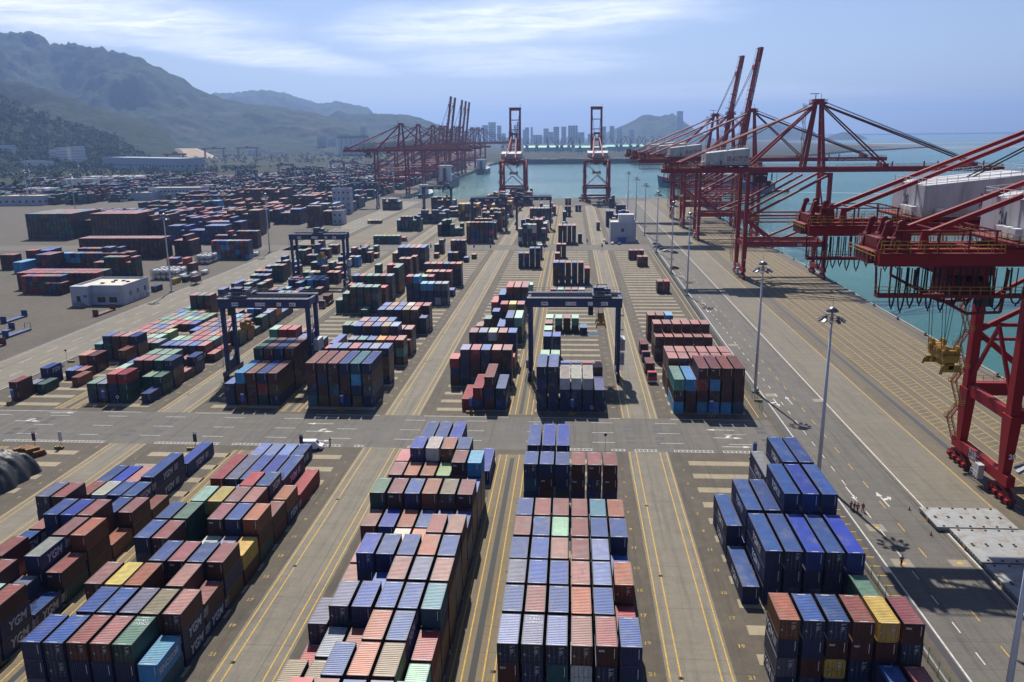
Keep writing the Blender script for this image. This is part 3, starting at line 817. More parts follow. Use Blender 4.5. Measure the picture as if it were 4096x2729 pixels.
# --- materials: paint follows the object's own colour
def cont_mat(name, roof=False, attr=False):
    m = bpy.data.materials.new(name); m.use_nodes = True; t = m.node_tree; L = t.links
    b = t.nodes['Principled BSDF']
    b.inputs['Roughness'].default_value = 0.42 if roof else 0.5
    b.inputs['Specular IOR Level'].default_value = 0.45
    tcn = t.nodes.new('ShaderNodeTexCoord'); oi = t.nodes.new('ShaderNodeObjectInfo')
    geo = t.nodes.new('ShaderNodeNewGeometry')
    if attr:
        at = t.nodes.new('ShaderNodeAttribute'); at.attribute_name = 'paint'; colr = at.outputs['Color']
        vec = geo.outputs['Position']
    else:
        colr = oi.outputs['Color']
        ad = t.nodes.new('ShaderNodeVectorMath'); ad.operation = 'ADD'
        sc = t.nodes.new('ShaderNodeMath'); sc.operation = 'MULTIPLY'; sc.inputs[1].default_value = 300
        L.new(oi.outputs['Random'], sc.inputs[0]); L.new(tcn.outputs['Object'], ad.inputs[0]); L.new(sc.outputs[0], ad.inputs[1]); vec = ad.outputs[0]
    def nz(sc, det, st=(1, 1, 1)):
        mp = t.nodes.new('ShaderNodeMapping'); mp.inputs['Scale'].default_value = st; L.new(vec, mp.inputs['Vector'])
        n = t.nodes.new('ShaderNodeTexNoise'); n.inputs['Scale'].default_value = sc; n.inputs['Detail'].default_value = det; n.inputs['Roughness'].default_value = 0.68
        L.new(mp.outputs[0], n.inputs['Vector']); return n.outputs['Fac']
    def mix(f, a, bb, mode='MIX'):
        x = t.nodes.new('ShaderNodeMix'); x.data_type = 'RGBA'; x.blend_type = mode
        for k, c in (('Factor', f), (6, a), (7, bb)):
            if hasattr(c, 'node'): L.new(c, x.inputs[k])
            else: x.inputs[k].default_value = c
        return x.outputs[2]
    def rm(f, a, bb, lo=0, hi=1):
        r = t.nodes.new('ShaderNodeMapRange'); r.inputs['From Min'].default_value = a; r.inputs['From Max'].default_value = bb
        r.inputs['To Min'].default_value = lo; r.inputs['To Max'].default_value = hi; L.new(f, r.inputs['Value']); return r.outputs[0]
    c = mix(1.0, colr, rm(nz(0.7, 6), 0.3, 0.7, 0.75, 1.25), 'MULTIPLY')
    if roof or attr:
        c = mix(rm(nz(0.35, 7, (1, 0.7, 1)), 0.52, 0.72, 0, 0.5), c, (0.22, 0.21, 0.21, 1))      # chalked, worn patches
        c = mix(rm(nz(0.9, 8, (1.6, .5, 1)), 0.60, 0.72, 0, 0.7), c, (0.14, 0.075, 0.045, 1))   # rust
        c = mix(rm(nz(3.0, 3), 0.70, 0.76, 0, 0.7), c, (0.03, 0.028, 0.026, 1))
    else:
        c = mix(rm(nz(0.8, 7, (1.5, 1.5, .25)), 0.56, 0.75, 0, 0.45), c, (0.09, 0.06, 0.045, 1))
    L.new(c, b.inputs['Base Color'])
    return m
paint_m = cont_mat('shade_darkened_paint'); roof_m = cont_mat('weathered_roof_paint', roof=True); stuff_m = cont_mat('stack_paint', attr=True)
cast_m = mat('corner_steel', (0.06, 0.045, 0.04, 1), 0.6, metal=0.3, var=0.3)
mark_m = mat('white_mark', (0.55, 0.55, 0.58, 1), 0.6, var=0.2)
bar_m = mat('galvanised_bar', (0.20, 0.20, 0.22, 1), 0.45, metal=0.7)
FWD = 1.219
def corr(mb, u0, u1, pitch, depth, emit, m=0):
    """trapezoid corrugation between u0 and u1; emit(ua, da, ub, db)"""
    n = max(1, int(round((u1 - u0) / pitch))); p = (u1 - u0) / n
    for k in range(n):
        a = u0 + k * p
        for (s, ds), (e, de) in (((0, 0), (.35, 0)), ((.35, 0), (.5, 1)), ((.5, 1), (.85, 1)), ((.85, 1), (1, 0))):
            emit(a + s * p, ds * depth, a + e * p, de * depth)
def body_mesh(L, h, front):
    mb = MB(); e = 0.10
    for x in (-FWD, FWD - e):
        for y in (0, L - e): mb.box(x, x + e, y, y + e, 0.16, h - 0.12)
    for y in (0, L - e):
        mb.box(-FWD + e, FWD - e, y, y + e, h - 0.12, h - 0.004); mb.box(-FWD + e, FWD - e, y, y + e, 0.0, 0.16)
    for x in (-FWD, FWD - e):
        mb.box(x, x + e, e, L - e, h - 0.10, h - 0.004); mb.box(x, x + e, e, L - e, 0.0, 0.16)
    for s in (-1, 1):
        X = s * (FWD - 0.012)
        corr(mb, e, L - e, 0.28, 0.04, lambda a, da, c, dc: mb.face([(X - s * da, a, .16), (X - s * dc, c, .16), (X - s * dc, c, h - .1), (X - s * da, a, h - .1)][::s]))
    if front == 'panel':
        corr(mb, -FWD + e, FWD - e, 0.25, 0.045, lambda a, da, c, dc: mb.face([(a, .02 + da, .16), (c, .02 + dc, .16), (c, .02 + dc, h - .12), (a, .02 + da, h - .12)]))
        mb.face([(.80, .012, 1.0), (.87, .012, 1.0), (.87, .012, h - .3), (.80, .012, h - .3)], 2)
    mb.face([(FWD - e, L - .02, .16), (-FWD + e, L - .02, .16), (-FWD + e, L - .02, h - .12), (FWD - e, L - .02, h - .12)])
    for x in (-FWD - .004, FWD - .174):
        for y in (-.004, L - .174):
            for z in (0, h - .118): mb.box(x, x + .178, y, y + .178, z, z + .118 if z == 0 else h + .004, 1)
    return mb.mesh('container_body', [paint_m, cast_m, mark_m])
def roof_mesh(L, h, plates):
    mb = MB(); a = 0.11
    corr(mb, .32, L - .32, .33, -.045, lambda u, du, v, dv: mb.face([(-FWD + a, u, h - .05 - du), (FWD - a, u, h - .05 - du), (FWD - a, v, h - .05 - dv), (-FWD + a, v, h - .05 - dv)]))
    for y0, y1 in ((a - .01, .32), (L - .32, L - a + .01)): mb.face([(-FWD + a, y0, h - .02), (FWD - a, y0, h - .02), (FWD - a, y1, h - .02), (-FWD + a, y1, h - .02)])
    if plates:
        for y0 in (.14, L - .28):
            for k in range(7): mb.face([(-.5 + k * .14, y0, h - .012), (-.4 + k * .14, y0, h - .012), (-.4 + k * .14, y0 + .13, h - .012), (-.5 + k * .14, y0 + .13, h - .012)], 1)
    return mb.mesh('container_roof', [roof_m, mark_m])
def door_mesh(h, right):
    mb = MB(); w = FWD - .12
    x0, x1 = (0.012, w) if right else (-w, -0.012)
    for k in range(5):
        z0 = .18 + k * (h - .32) / 5; z1 = z0 + (h - .32) / 5
        mb.face([(x0, .05, z0), (x1, .05, z0), (x1, .05, z0 + .05), (x0, .05, z0 + .05)]); mb.face([(x0, .05, z0 + .05), (x1, .05, z0 + .05), (x1, .075, z0 + .09), (x0, .075, z0 + .09)])
        mb.face([(x0, .075, z0 + .09), (x1, .075, z0 + .09), (x1, .075, z1 - .04), (x0, .075, z1 - .04)]); mb.face([(x0, .075, z1 - .04), (x1, .075, z1 - .04), (x1, .05, z1), (x0, .05, z1)])
    if right:
        for z, n in ((h - .42, 6), (h - .56, 3), (h - .85, 5), (h - 1.0, 4), (h - 1.15, 5), (h - 1.35, 3)):
            for k in range(n): mb.face([(.25 + k * .1, .046, z), (.32 + k * .1, .046, z), (.32 + k * .1, .046, z + .09), (.25 + k * .1, .046, z + .09)], 1)
    else:
        mb.face([(-.95, .046, h - 1.5), (-.75, .046, h - 1.5), (-.75, .046, h - 1.28), (-.95, .046, h - 1.28)], 1)
    return mb.mesh('container_door', [paint_m, mark_m])
def bar_mesh(h, x):
    mb = MB(); mb.tube((x, .02, .14), (x, .02, h - .1), .025, 6); mb.box(x - .05, x + .16, -.01, .02, 1.05, 1.12)
    return mb.mesh('locking_bar', bar_m)
MESH = {}
def gm(key, fn):
    if key not in MESH: MESH[key] = fn()
    return MESH[key]
def jit(c, seed, amt=0.14):
    q = random.Random(seed); f = 1 + q.uniform(-amt, amt); return tuple(min(1, max(0, v * f * (1 + q.uniform(-.08, .08)))) for v in c) + (1,)
def addchild(par, name, me, color):
    o = bpy.data.objects.new(name, me); COL.objects.link(o); o.parent = par; o.color = color; return o
chalk_m = mat('chalk_writing', (0.6, 0.62, 0.62, 1), 0.8, var=0.3, scale=4)
grey_let = mat('worn_lettering', (0.42, 0.43, 0.47, 1), 0.6, var=0.35, scale=2, dirt=(0.08, 0.08, 0.1, 1), dirt_amt=0.6, dscale=1.2)
tier_w = ['bottom tier', 'second tier', 'third tier', 'top tier']
DOORS = set()
KINDW = {'navy lettered': 'white-lettered navy', 'vivid lettered': 'white-lettered bright blue', 'maroon lettered': 'dark maroon', 'sky blue lettered': 'lettered sky blue'}
for idx in sorted(KEEP):
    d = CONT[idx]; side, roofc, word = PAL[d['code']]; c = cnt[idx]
    L, h = d['L'], d['h']
    q = random.Random(idx)
    doors = c[1] > 3 and d['code'] not in 'xYV' and q.random() < (0.42 if L < 7 else 0.25)
    front = 'door' if doors else 'panel'
    o = bpy.data.objects.new('shipping_container', gm(('b', L, h, front), lambda: body_mesh(L, h, front))); COL.objects.link(o)
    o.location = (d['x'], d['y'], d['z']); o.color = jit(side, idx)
    o.rotation_euler = (0, 0, q.uniform(-.004, .004))
    top = d['k'] == d['n'] - 1
    size = 'long' if L > 7 else 'short'
    tw = ('lone' if d['n'] == 1 else ('top tier' if top else tier_w[d['k']]))
    tag(o, f"{KINDW.get(word, word)} {size} container, {tw}, {ORD[rowno(d)]} row back, {ORD[d['c']]} from left, {BNAME[d['b']]}",
        'container', 'containers stacked in ' + BNAME[d['b']])
    pl = q.random() < .75
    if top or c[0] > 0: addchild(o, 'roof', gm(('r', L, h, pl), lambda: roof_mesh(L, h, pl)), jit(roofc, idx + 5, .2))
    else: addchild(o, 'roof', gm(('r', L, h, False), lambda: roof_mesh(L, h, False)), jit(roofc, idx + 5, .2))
    if doors:
        for right in (False, True):
            dd = addchild(o, 'door', gm(('d', h, right), lambda: door_mesh(h, right)), o.color)
            for x in ((.30, .82) if right else (-.82, -.30)): addchild(dd, 'locking_bar', gm(('l', h, x), lambda: bar_mesh(h, x)), o.color)
    if d['code'] == 'x' and c[1] > 2: put_text('tex', .52, mark_m, o, (-.95, -.008, h - .75), bold=.012)
    sgn = 1 if d['x'] < 0 else -1
    if d['code'] in 'YVW' and (c[2] + c[3]) > 3:
        X = FWD + .004
        s0 = L * .33
        for part_txt, off, sz in (('YGM', 0, 1.75),):
            if sgn > 0: put_text(part_txt, sz, grey_let, o, (X, s0 - .6, .75), (0, 0, math.pi / 2), bold=.05, shear=.25)
            else: put_text(part_txt, sz, grey_let, o, (-X, s0 + 4.2, .75), (0, 0, -math.pi / 2), bold=.05, shear=.25)
        mb = MB()
        for k in range(5):
            z0 = .8 + k * .26; ya, yb = (s0 + 3.9 + k * .05, s0 + 5.3 + k * .05)
            if sgn < 0: ya, yb = (s0 - 1.1 - k * .05, s0 + .2 - k * .05)
            if sgn > 0: mb.face([(X, ya, z0), (X, yb, z0), (X, yb, z0 + .13), (X, ya, z0 + .13)])
            else: mb.face([(-X, yb, z0), (-X, ya, z0), (-X, ya, z0 + .13), (-X, yb, z0 + .13)])
        e = mb.build('emblem', grey_let, o)
    if d['code'] == 'K' and c[2] > 3:
        put_text('SINOKOR', 1.15, grey_let, o, (FWD + .004, .35, .95), (0, 0, math.pi / 2), bold=.04)
# chalked numbers on two roofs
for (bk, cc, rowy, kk), txt in (((('NM', 1, 83.0, 3)), 'OLAU\n2100522'), (('NL', 4, 83.9, 2), 'OLAU\n2100522')):
    for idx in KEEP:
        d = CONT[idx]
        if d['b'] == bk and d['c'] == cc and d['k'] == kk and abs(d['y'] - rowy) < 1:
            ob = [o for o in COL.objects if o.name.startswith('shipping_container') and o.type == 'MESH' and (o.location - Vector((d['x'], d['y'], d['z']))).length < .01][0]
            put_text(txt, .72, chalk_m, ob, (-1.0, 4.9, d['h'] + .012), (-math.pi / 2, 0, 0), thick=.004, sx=.85)
# --- all the others: ONE object
V = []; F = []; C = []
rest = [i for i in range(len(CONT)) if i not in KEEP]
nV = np.zeros((len(rest) * 8, 3)); nF = np.zeros((len(rest) * 5, 4), int); nC = np.ones((len(rest) * 5, 4))
BV = np.array([(-1, 0, 0), (1, 0, 0), (1, 1, 0), (-1, 1, 0), (-1, 0, 1), (1, 0, 1), (1, 1, 1), (-1, 1, 1)], float)
BF = np.array([(4, 5, 6, 7), (0, 1, 5, 4), (1, 2, 6, 5), (2, 3, 7, 6), (3, 0, 4, 7)])
for j, i in enumerate(rest):
    d = CONT[i]
    nV[j * 8:j * 8 + 8] = BV * (FWD, d['L'], d['h'] - .02) + (d['x'], d['y'], d['z'] + .01)
    nF[j * 5:j * 5 + 5] = BF + j * 8
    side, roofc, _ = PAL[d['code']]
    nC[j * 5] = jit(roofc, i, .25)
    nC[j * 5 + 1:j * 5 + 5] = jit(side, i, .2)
me = bpy.data.meshes.new('stacked_containers')
me.from_pydata(nV.tolist(), [], nF.tolist())
me.materials.append(stuff_m)
ca = me.attributes.new('paint', 'FLOAT_COLOR', 'FACE'); ca.data.foreach_set('color', nC.astype(np.float32).ravel())
so = bpy.data.objects.new('stacked_containers', me); COL.objects.link(so)
tag(so, 'remaining stacks of maroon, blue and green containers filling the yard to the far quay', 'container', 'containers stacked in the yard', 'stuff')
# ================================================================ CRANES
red_m = mat('crane_red', (0.27, 0.008, 0.014, 1), 0.6, spec=0.25, var=0.18, scale=0.25, dirt=(0.13, 0.02, 0.018, 1), dirt_amt=0.6, dscale=0.5)
dred_m = mat('machinery_red', (0.17, 0.008, 0.012, 1), 0.6, spec=0.25, var=0.3, scale=0.8, dirt=(0.05, 0.02, 0.018, 1), dirt_amt=0.8, dscale=0.8)
ryel_m = mat('rail_yellow', (0.34, 0.20, 0.02, 1), 0.5, var=0.2)
house_m = mat('house_white', (0.46, 0.455, 0.47, 1), 0.5, var=0.08, scale=0.3, dirt=(0.22, 0.2, 0.19, 1), dirt_amt=0.6, dscale=0.4, stretch=(1, 1, .2))
rope_m = mat('steel_rope', (0.03, 0.03, 0.033, 1), 0.5, metal=0.5)
wrail_m = mat('rail_white', (0.62, 0.62, 0.62, 1), 0.5)
ylw_m = mat('spreader_yellow', (0.34, 0.18, 0.01, 1), 0.45, var=0.25, scale=1.0, dirt=(0.06, 0.04, 0.02, 1), dirt_amt=0.7, dscale=1.2)
glass_m = mat('dark_glass', (0.015, 0.02, 0.025, 1), 0.08)
letter_m = mat('sign_white', (0.72, 0.72, 0.74, 1), 0.5, var=0.05)
letter_dk = mat('sign_dark', (0.03, 0.03, 0.035, 1), 0.6)
letter_rd = mat('sign_red', (0.35, 0.05, 0.05, 1), 0.6)
black_m = mat('black_rubber', (0.012, 0.012, 0.013, 1), 0.7)

def tapered(mb, p, q, w1, d1, w2, d2, m=0):
    i = len(mb.v)
    for (c, w, d) in ((p, w1, d1), (q, w2, d2)):
        for sx, sy in ((-1, -1), (1, -1), (1, 1), (-1, 1)): mb.v.append((c[0] + sx * w / 2, c[1] + sy * d / 2, c[2]))
    for k in ((0, 1, 5, 4), (1, 2, 6, 5), (2, 3, 7, 6), (3, 0, 4, 7), (3, 2, 1, 0), (4, 5, 6, 7)):
        mb.f.append(tuple(i + j for j in k)); mb.m.append(m)

def stairs(mb, x, y, z0, z1, n, w=3.4, m=1):
    """zig-zag stair flights up the -X face of a leg"""
    dz = (z1 - z0) / n
    for k in range(n):
        a = z0 + k * dz; s = 1 if k % 2 == 0 else -1
        p = Vector((x, y - s * w / 2, a)); q2 = Vector((x, y + s * w / 2, a + dz))
        for o in (-.45, .45): mb.bar(p + Vector((o, 0, 0)), q2 + Vector((o, 0, 0)), .06, .24, 0)
        for j in range(8):
            c = p.lerp(q2, (j + .5) / 8); mb.box(c.x - .42, c.x + .42, c.y - .12, c.y + .12, c.z - .02, c.z + .02, 0)
        for o in (-.48, .48): mb.rail([p + Vector((o, 0, 0)), q2 + Vector((o, 0, 0))], 1.0, 1.3, .03, 1)
        mb.box(x - .7, x + .9, q2.y - (.7 if s < 0 else .1), q2.y + (.7 if s > 0 else .1), a + dz - .1, a + dz, 0)
        mb.rail([(x - .7, q2.y - s * .1, a + dz), (x - .7, q2.y + s * .7, a + dz), (x + .9, q2.y + s * .7, a + dz)], 1.0, 1.0, .03, 1)

def text_on(par, txt, size, m, loc, rot, **kw): return put_text(txt, size, m, par, loc, rot, **kw)

def sts(loc, rz, boom_up, number, label, group, detail=1, s=1.0, text=True, boomL=75.0):
    """ship-to-shore crane: origin at the landside rail, +X towards the water"""
    t = empty('quay_crane', loc, rz); t.scale = (s, s, s)
    tag(t, label, 'crane', group)
    XW = 36.5; HY = 8.6; GB, GT = 48.6, 51.0
    for sx in (0, XW):
        for sy in (-1, 1):
            mb = MB()
            tapered(mb, (sx, sy * HY, 5.0), (sx, sy * HY, 16.5), 1.5, 1.7, 2.0, 3.3)
            tapered(mb, (sx, sy * HY, 16.5), (sx, sy * HY, GB - .01), 1.7, 2.0, 1.6, 1.8)
            mb.build('leg', red_m, t)
        mb = MB(); mb.box(sx - .75, sx + .75, -HY - 2.6, HY + 2.6, 3.3, 5.4)
        sb = mb.build('sill_beam', red_m, t)
        for sy in (-1, 1):
            mb = MB()
            for k in range(4):
                yy = sy * HY + (k - 1.5) * 2.2
                mb.box(sx - .55, sx + .55, yy - .95, yy + .95, .9, 1.7)
                for o in (-.5, .5): mb.tube((sx - .3, yy + o, .42), (sx + .3, yy + o, .42), .42, 10, 1)
                mb.box(sx - .95, sx - .57, yy - .45, yy + .45, .7, 1.35, 2)
            for k in (-1, 1): tapered(mb, (sx, sy * HY + k * 2.2, 1.7), (sx, sy * HY + k * 2.2, 2.5), .9, 3.2, .8, 1.2)
            tapered(mb, (sx, sy * HY, 2.5), (sx, sy * HY, 3.3), 1.0, 5.0, 1.1, 1.4)
            mb.build('wheel_bogie', [dred_m, black_m, red_m], t)
    for sy in (-1, 1):
        mb = MB(); mb.box(.86, XW - .86, sy * HY - .8, sy * HY + .8, 15.0, 17.6); mb.build('portal_beam', red_m, t)
        mb = MB()
        for z in (26.5, 29.4): mb.tube((.8, sy * HY, z), (XW - .8, sy * HY, z), .42 if z > 27 else .35, 8)
        mb.tube((1, sy * HY, 28.6), (XW - 1.0, sy * HY, 47.5), .6, 8)
        mb.tube((1, sy * HY, 34.5), (24, sy * HY, 47.8), .5, 8)
        mb.tube((1, sy * HY, 27.5), (13, sy * HY, 18.0), .6, 8); mb.tube((XW - 1, sy * HY, 27.0), (14.5, sy * HY, 18.0), .55, 8)
        mb.build('brace', red_m, t)
    for sx in (0, XW):
        mb = MB(); mb.box(sx - .6, sx + .6, -HY + 1.1, HY - 1.1, 15.2, 17.4); mb.build('cross_beam', red_m, t)
        mb = MB(); mb.box(sx - .6, sx + .6, -HY + 1, HY - 1, 46.2, 48.2); mb.build('cross_beam', red_m, t)
        mb = MB()
        if sx == XW:
            mb.bar((sx, -HY + .9, 20), (sx, HY - .9, 44), .6); 
        else:
            mb.bar((sx, -HY + .9, 19), (sx, 0, 31), .6); mb.bar((sx, HY - .9, 19), (sx, 0, 31), .6)
        mb.build('cross_brace', red_m, t)
    # girder
    mb = MB()
    for sy in (-1, 1): mb.box(-37.5, 38.5, sy * 3.6 - .75, sy * 3.6 + .75, GB, GT)
    for x in (-36.8, -24, -12, 0, 12, 24, 36): mb.box(x - .5, x + .5, -2.84, 2.84, GT - 1.4, GT - .1)
    gd = mb.build('girder', red_m, t)
    # boom
    mb = MB()
    for sy in (-1, 1):
        mb.box(0, boomL, sy * 3.6 - .7, sy * 3.6 + .7, 0, 2.3)
    for k in range(int(boomL // 12) + 1): mb.box(k * 12 + .2, k * 12 + 1.0, -2.88, 2.88, .9, 2.1)
    mb.box(boomL - .6, boomL + .3, -4.6, 4.6, .2, 2.1)
    for xx in (21, 26, 40, 46, 60, 66): mb.box(xx, xx + .5, -4.2, -3.7, 2.3, 4.6)
    for xx in (22, 61): mb.box(xx, xx + 2.6, -4.4, 4.4, 2.3, 3.7)
    bm = mb.build('boom', red_m, t, (38.6, 0, GB))
    if boom_up: bm.rotation_euler = (0, -R(boom_up), 0)
    mb = MB()
    for sy in (-1, 1): mb.rail([(1, sy * 4.35, 2.3), (boomL - .5, sy * 4.35, 2.3)], 1.15, 3.0, .04, 0)
    mb.rail([(boomL - .2, -4.6, 2.2), (boomL - .2, 4.6, 2.2)], 1.2, 2, .05)
    o = mb.build('boom_railing', dred_m if boom_up else ryel_m, bm)
    if text:
        put_text('PORT OF LIANYUNGANG', 1.75, letter_m, bm, (40, -4.32, .35), name='lettering', bold=.02, sx=1.25)
    # apex frame
    A = Vector((31.0, 0, 79.0))
    mb = MB()
    for sy in (-1, 1):
        top = A + Vector((0, sy * 1.6, 0))
        mb.bar((34.5, sy * 3.6, GT), top + Vector((1.5, 0, 0)), 1.3, 1.4, 0, .9, 1.0)
        mb.bar((26.0, sy * 3.6, GT), top + Vector((-1.2, 0, 0)), 1.2, 1.2, 0, .8, .9)
    mb.box(27.8, 34.2, -3.2, 3.2, 78.6, 79.5); mb.box(28.8, 33.2, -2.2, 2.2, 79.5, 81.0)
    for z in (58, 65, 72):
        f = (z - GT) / 28; mb.box(34.5 - 2 * f - .4, 34.5 - 2 * f + .4, -3.2 + 1.8 * f, 3.2 - 1.8 * f, z - .4, z + .4)
    mb.bar((29, -2.6, 81), (29, -2.6, 83.2), .3); mb.bar((26.5, -2.6, 83.2), (30.5, -2.6, 83.2), .3); mb.bar((32.8, 2, 81), (32.8, 2, 83.6), .15)
    af = mb.build('apex_frame', red_m, t)
    mb = MB(); mb.rail([(27.8, -3.2, 79.5), (34.2, -3.2, 79.5), (34.2, 3.2, 79.5), (27.8, 3.2, 79.5), (27.8, -3.2, 79.5)], 1.2, 1.6, .05)
    mb.build('apex_railing', dred_m, af)
    # stays
    for sy in (-1, 1):
        mb = MB()
        mb.tube(A + Vector((-1, sy * 1.6, -.4)), (2.0, sy * 3.6, 52.2), .55, 8); mb.build('backstay', red_m, t)
        mb = MB()
        mb.tube(A + Vector((-1.6, sy * 1.6, -.8)), (-31.5, sy * 3.6, 53.0), .42, 8)
        tapered(mb, (-31.5, sy * 3.6, GT), (-31.5, sy * 3.6, 53.6), 1.4, .5, .8, .4)
        mb.build('backstay', red_m, t)
        if not boom_up:
            for xb in (22, 61):
                mb = MB()
                for o in (-.45, .45): mb.bar(A + Vector((1.5, sy * 1.6 + o * .6, -.4)), (38.6 + xb + 1.3, sy * 3.6 + o, GB + 3.7), .28, .5)
                mb.build('forestay', dred_m, t)
        else:
            mb = MB(); a = R(boom_up)
            for xb in (22, 61):
                p = Vector((38.6 + xb * math.cos(a) - 3.7 * math.sin(a), sy * 3.6, GB + xb * math.sin(a) + 3.7 * math.cos(a)))
                mb.bar(A + Vector((.5, sy * 1.6, 0)), p, .2, .35)
            mb.build('forestay', dred_m, t)
    mb = MB()
    for o in (-1.2, -.7, .7, 1.2):
        if not boom_up: mb.tube(A + Vector((1, o, 1.4)), (38.6 + 66, o * 2, GB + 3.2), .07, 4)
        mb.tube(A + Vector((-1, o, 1.2)), (-9, o, 58.5), .07, 4)
    mb.build('hoist_rope', rope_m, t)
    # machine house
    mb = MB()
    HX0, HX1, HW = -19.2, .3, 7.2
    for (x0, za), (x1, zb) in (((HX0, 57.6), (HX1, 59.6)),):
        mb.face([(x0, -HW, 52.2), (x1, -HW, 52.2), (x1, -HW, zb), (x0, -HW, za)]); mb.face([(x1, HW, 52.2), (x0, HW, 52.2), (x0, HW, za), (x1, HW, zb)])
        mb.face([(x0, HW, 52.2), (x0, -HW, 52.2), (x0, -HW, za), (x0, HW, za)]); mb.face([(x1, -HW, 52.2), (x1, HW, 52.2), (x1, HW, zb), (x1, -HW, zb)])
        mb.face([(x0, -HW, za), (x1, -HW, zb), (x1, HW, zb), (x0, HW, za)]); mb.face([(x0, HW, 52.2), (x1, HW, 52.2), (x1, -HW, 52.2), (x0, -HW, 52.2)])
    for k in range(1, 6):
        mb.box(HX0 + k * 3.2 - .07, HX0 + k * 3.2 + .07, -HW - .06, -HW - .003, 52.4, 57.4)
    for k in (-3.5, 1.2): mb.box(HX0 - .08, HX0 - .003, k - .08, k + .08, 52.4, 57.3)
    mh = mb.build('machine_house', house_m, t)
    mb = MB(); e = .15
    zt = lambda x: 57.6 + (x - HX0) / (HX1 - HX0) * 2.0
    mb.rail([(HX0 + e, -HW + e, zt(HX0)), (HX1 - e, -HW + e, zt(HX1)), (HX1 - e, HW - e, zt(HX1)), (HX0 + e, HW - e, zt(HX0)), (HX0 + e, -HW + e, zt(HX0))], 1.15, 1.7, .035)
    mb.build('roof_railing', wrail_m, mh)
    mb = MB(); mb.box(HX0 + 6.2, HX0 + 7.1, -HW - .05, -HW - .004, 52.4, 54.3); mb.box(HX0 + 12, HX0 + 12.7, -HW - .05, -HW - .004, 54.4, 55.2)
    mb.build('door', letter_dk if detail < 2 else house_m, mh)
    for k in range(3): mb = MB(); mb.box(HX0 - 1.3, HX0 - .3, -5.5 + k * 2.2, -4.2 + k * 2.2, 52.4, 53.9); mb.build('cooling_unit', wrail_m, mh)
    mb = MB(); mb.box(HX0 + 2, HX0 + 3.2, -HW - 1.0, -HW - .1, 52.4, 53.8); mb.build('cooling_unit', wrail_m, mh)
    if text:
        put_text('连云港港', 2.5, letter_rd, mh, (HX0 + 9.2, -HW - .08, 54.2), bold=.03)
        put_text(number, 2.6, letter_dk, mh, (HX0 - .02, 2.0, 53.9), (0, 0, -math.pi / 2), bold=.04)
        put_text('61t', 1.5, letter_m, t, (24.0, -HY - .83, 15.6), bold=.05)
        put_text(number, 1.3, letter_m, t, (-.5, -HY - 1.72, 8.6), bold=.04)
        put_text('安全第一\nSAFETY FIRST', 1.05, letter_m, t, (-.78, 3.6, 4.55), (0, 0, -math.pi / 2), bold=.02)
    # platform under the house with stairs, and the rear-end machinery
    mb = MB()
    mb.box(HX0 - 2.2, HX1 + 1.5, -HW - 1.4, HW + 1.4, 51.75, 52.15)
    for x in range(-20, 2, 5): mb.box(x, x + .4, -4.3, 4.3, 51.0, 51.75)
    pf = mb.build('house_platform', dred_m, t)
    mb = MB(); a, b2 = HX0 - 2.2, HX1 + 1.5
    mb.rail([(a, HW + 1.4, 52.15), (a, -HW - 1.4, 52.15), (b2, -HW - 1.4, 52.15), (b2, HW + 1.4, 52.15)], 1.15, 1.6, .04); mb.build('yellow_railing', ryel_m, pf)
    for sy in (-1, 1):
        for y in (sy * 4.5, sy * 5.6): mb = MB(); mb.rail([(-37.5, y, GT if abs(y) < 5 else GT - .4), (HX0 - 2.3, y, GT if abs(y) < 5 else GT - .4)], 1.15, 1.8, .04); mb.build('girder_railing', ryel_m, t)
    mb = MB(); mb.rail([(-38.6, -5.6, 49.6), (-38.6, 5.6, 49.6)], 1.15, 1.6, .04); mb.build('end_railing', ryel_m, t)
    for sy in (-1, 1): mb = MB(); mb.rail([(HX1 + 3, sy * 4.5, GT), (37, sy * 4.5, GT)], 1.1, 3.0, .04); mb.build('girder_railing', ryel_m, t)
    mb = MB()
    for sy in (-1, 1):
        mb.box(-37.5, HX0 - 2.4, sy * 4.4, sy * 5.7, 50.5, 50.6) if sy > 0 else mb.box(-37.5, HX0 - 2.4, -5.7, -4.4, 50.5, 50.6)
        for xx in (-37.2, -35.5): mb.bar((xx, sy * 3.2, GT), (xx + .9, sy * 3.2, 54.8), .6, .9, 0, .35, .6); mb.tube((xx + .9, sy * 3.2 - .35, 54.4), (xx + .9, sy * 3.2 + .35, 54.4), .5, 12); mb.tube((xx + .2, sy * 3.2 - .6, 52.3), (xx + .2, sy * 3.2 + .6, 52.3), .35, 8)
        mb.box(-34.6, -33.4, sy * 3.2 - .5, sy * 3.2 + .5, GT, 53.4)
    mb.box(-38.5, -32.5, -2.7, 2.7, GB + .2, GT - .4); mb.box(-37.4, -35, -2.4, 2.4, GT, 52.3)
    for xx in (-30.0, -26.0, -22.5):
        for sy in (-1, 1): mb.bar((xx, sy * 4.9, 50.6), (xx, sy * 4.9, 53.6), .22)
        mb.bar((xx, -4.9, 53.6), (xx, 4.9, 53.6), .22)
    for sy in (-1, 1): mb.bar((-36, sy * 4.9, 53.6), (-22, sy * 4.9, 53.6), .18)
    mb.build('rear_machinery', dred_m, t)
    # festoon platform with cable loops
    mb = MB(); zf = 45.0
    mb.box(-38, -13.5, -6.3, -4.9, zf - .45, zf)
    for k in range(18):
        x = -37.6 + k * 1.4; mb.bar((x, -5.5, zf), (x, -5.5, GB), .12)
    for x in (-37.8, -30, -22, -14): mb.bar((x, -4.9, zf), (x, -4.2, GB), .25)
    fp = mb.build('festoon_platform', dred_m, t)
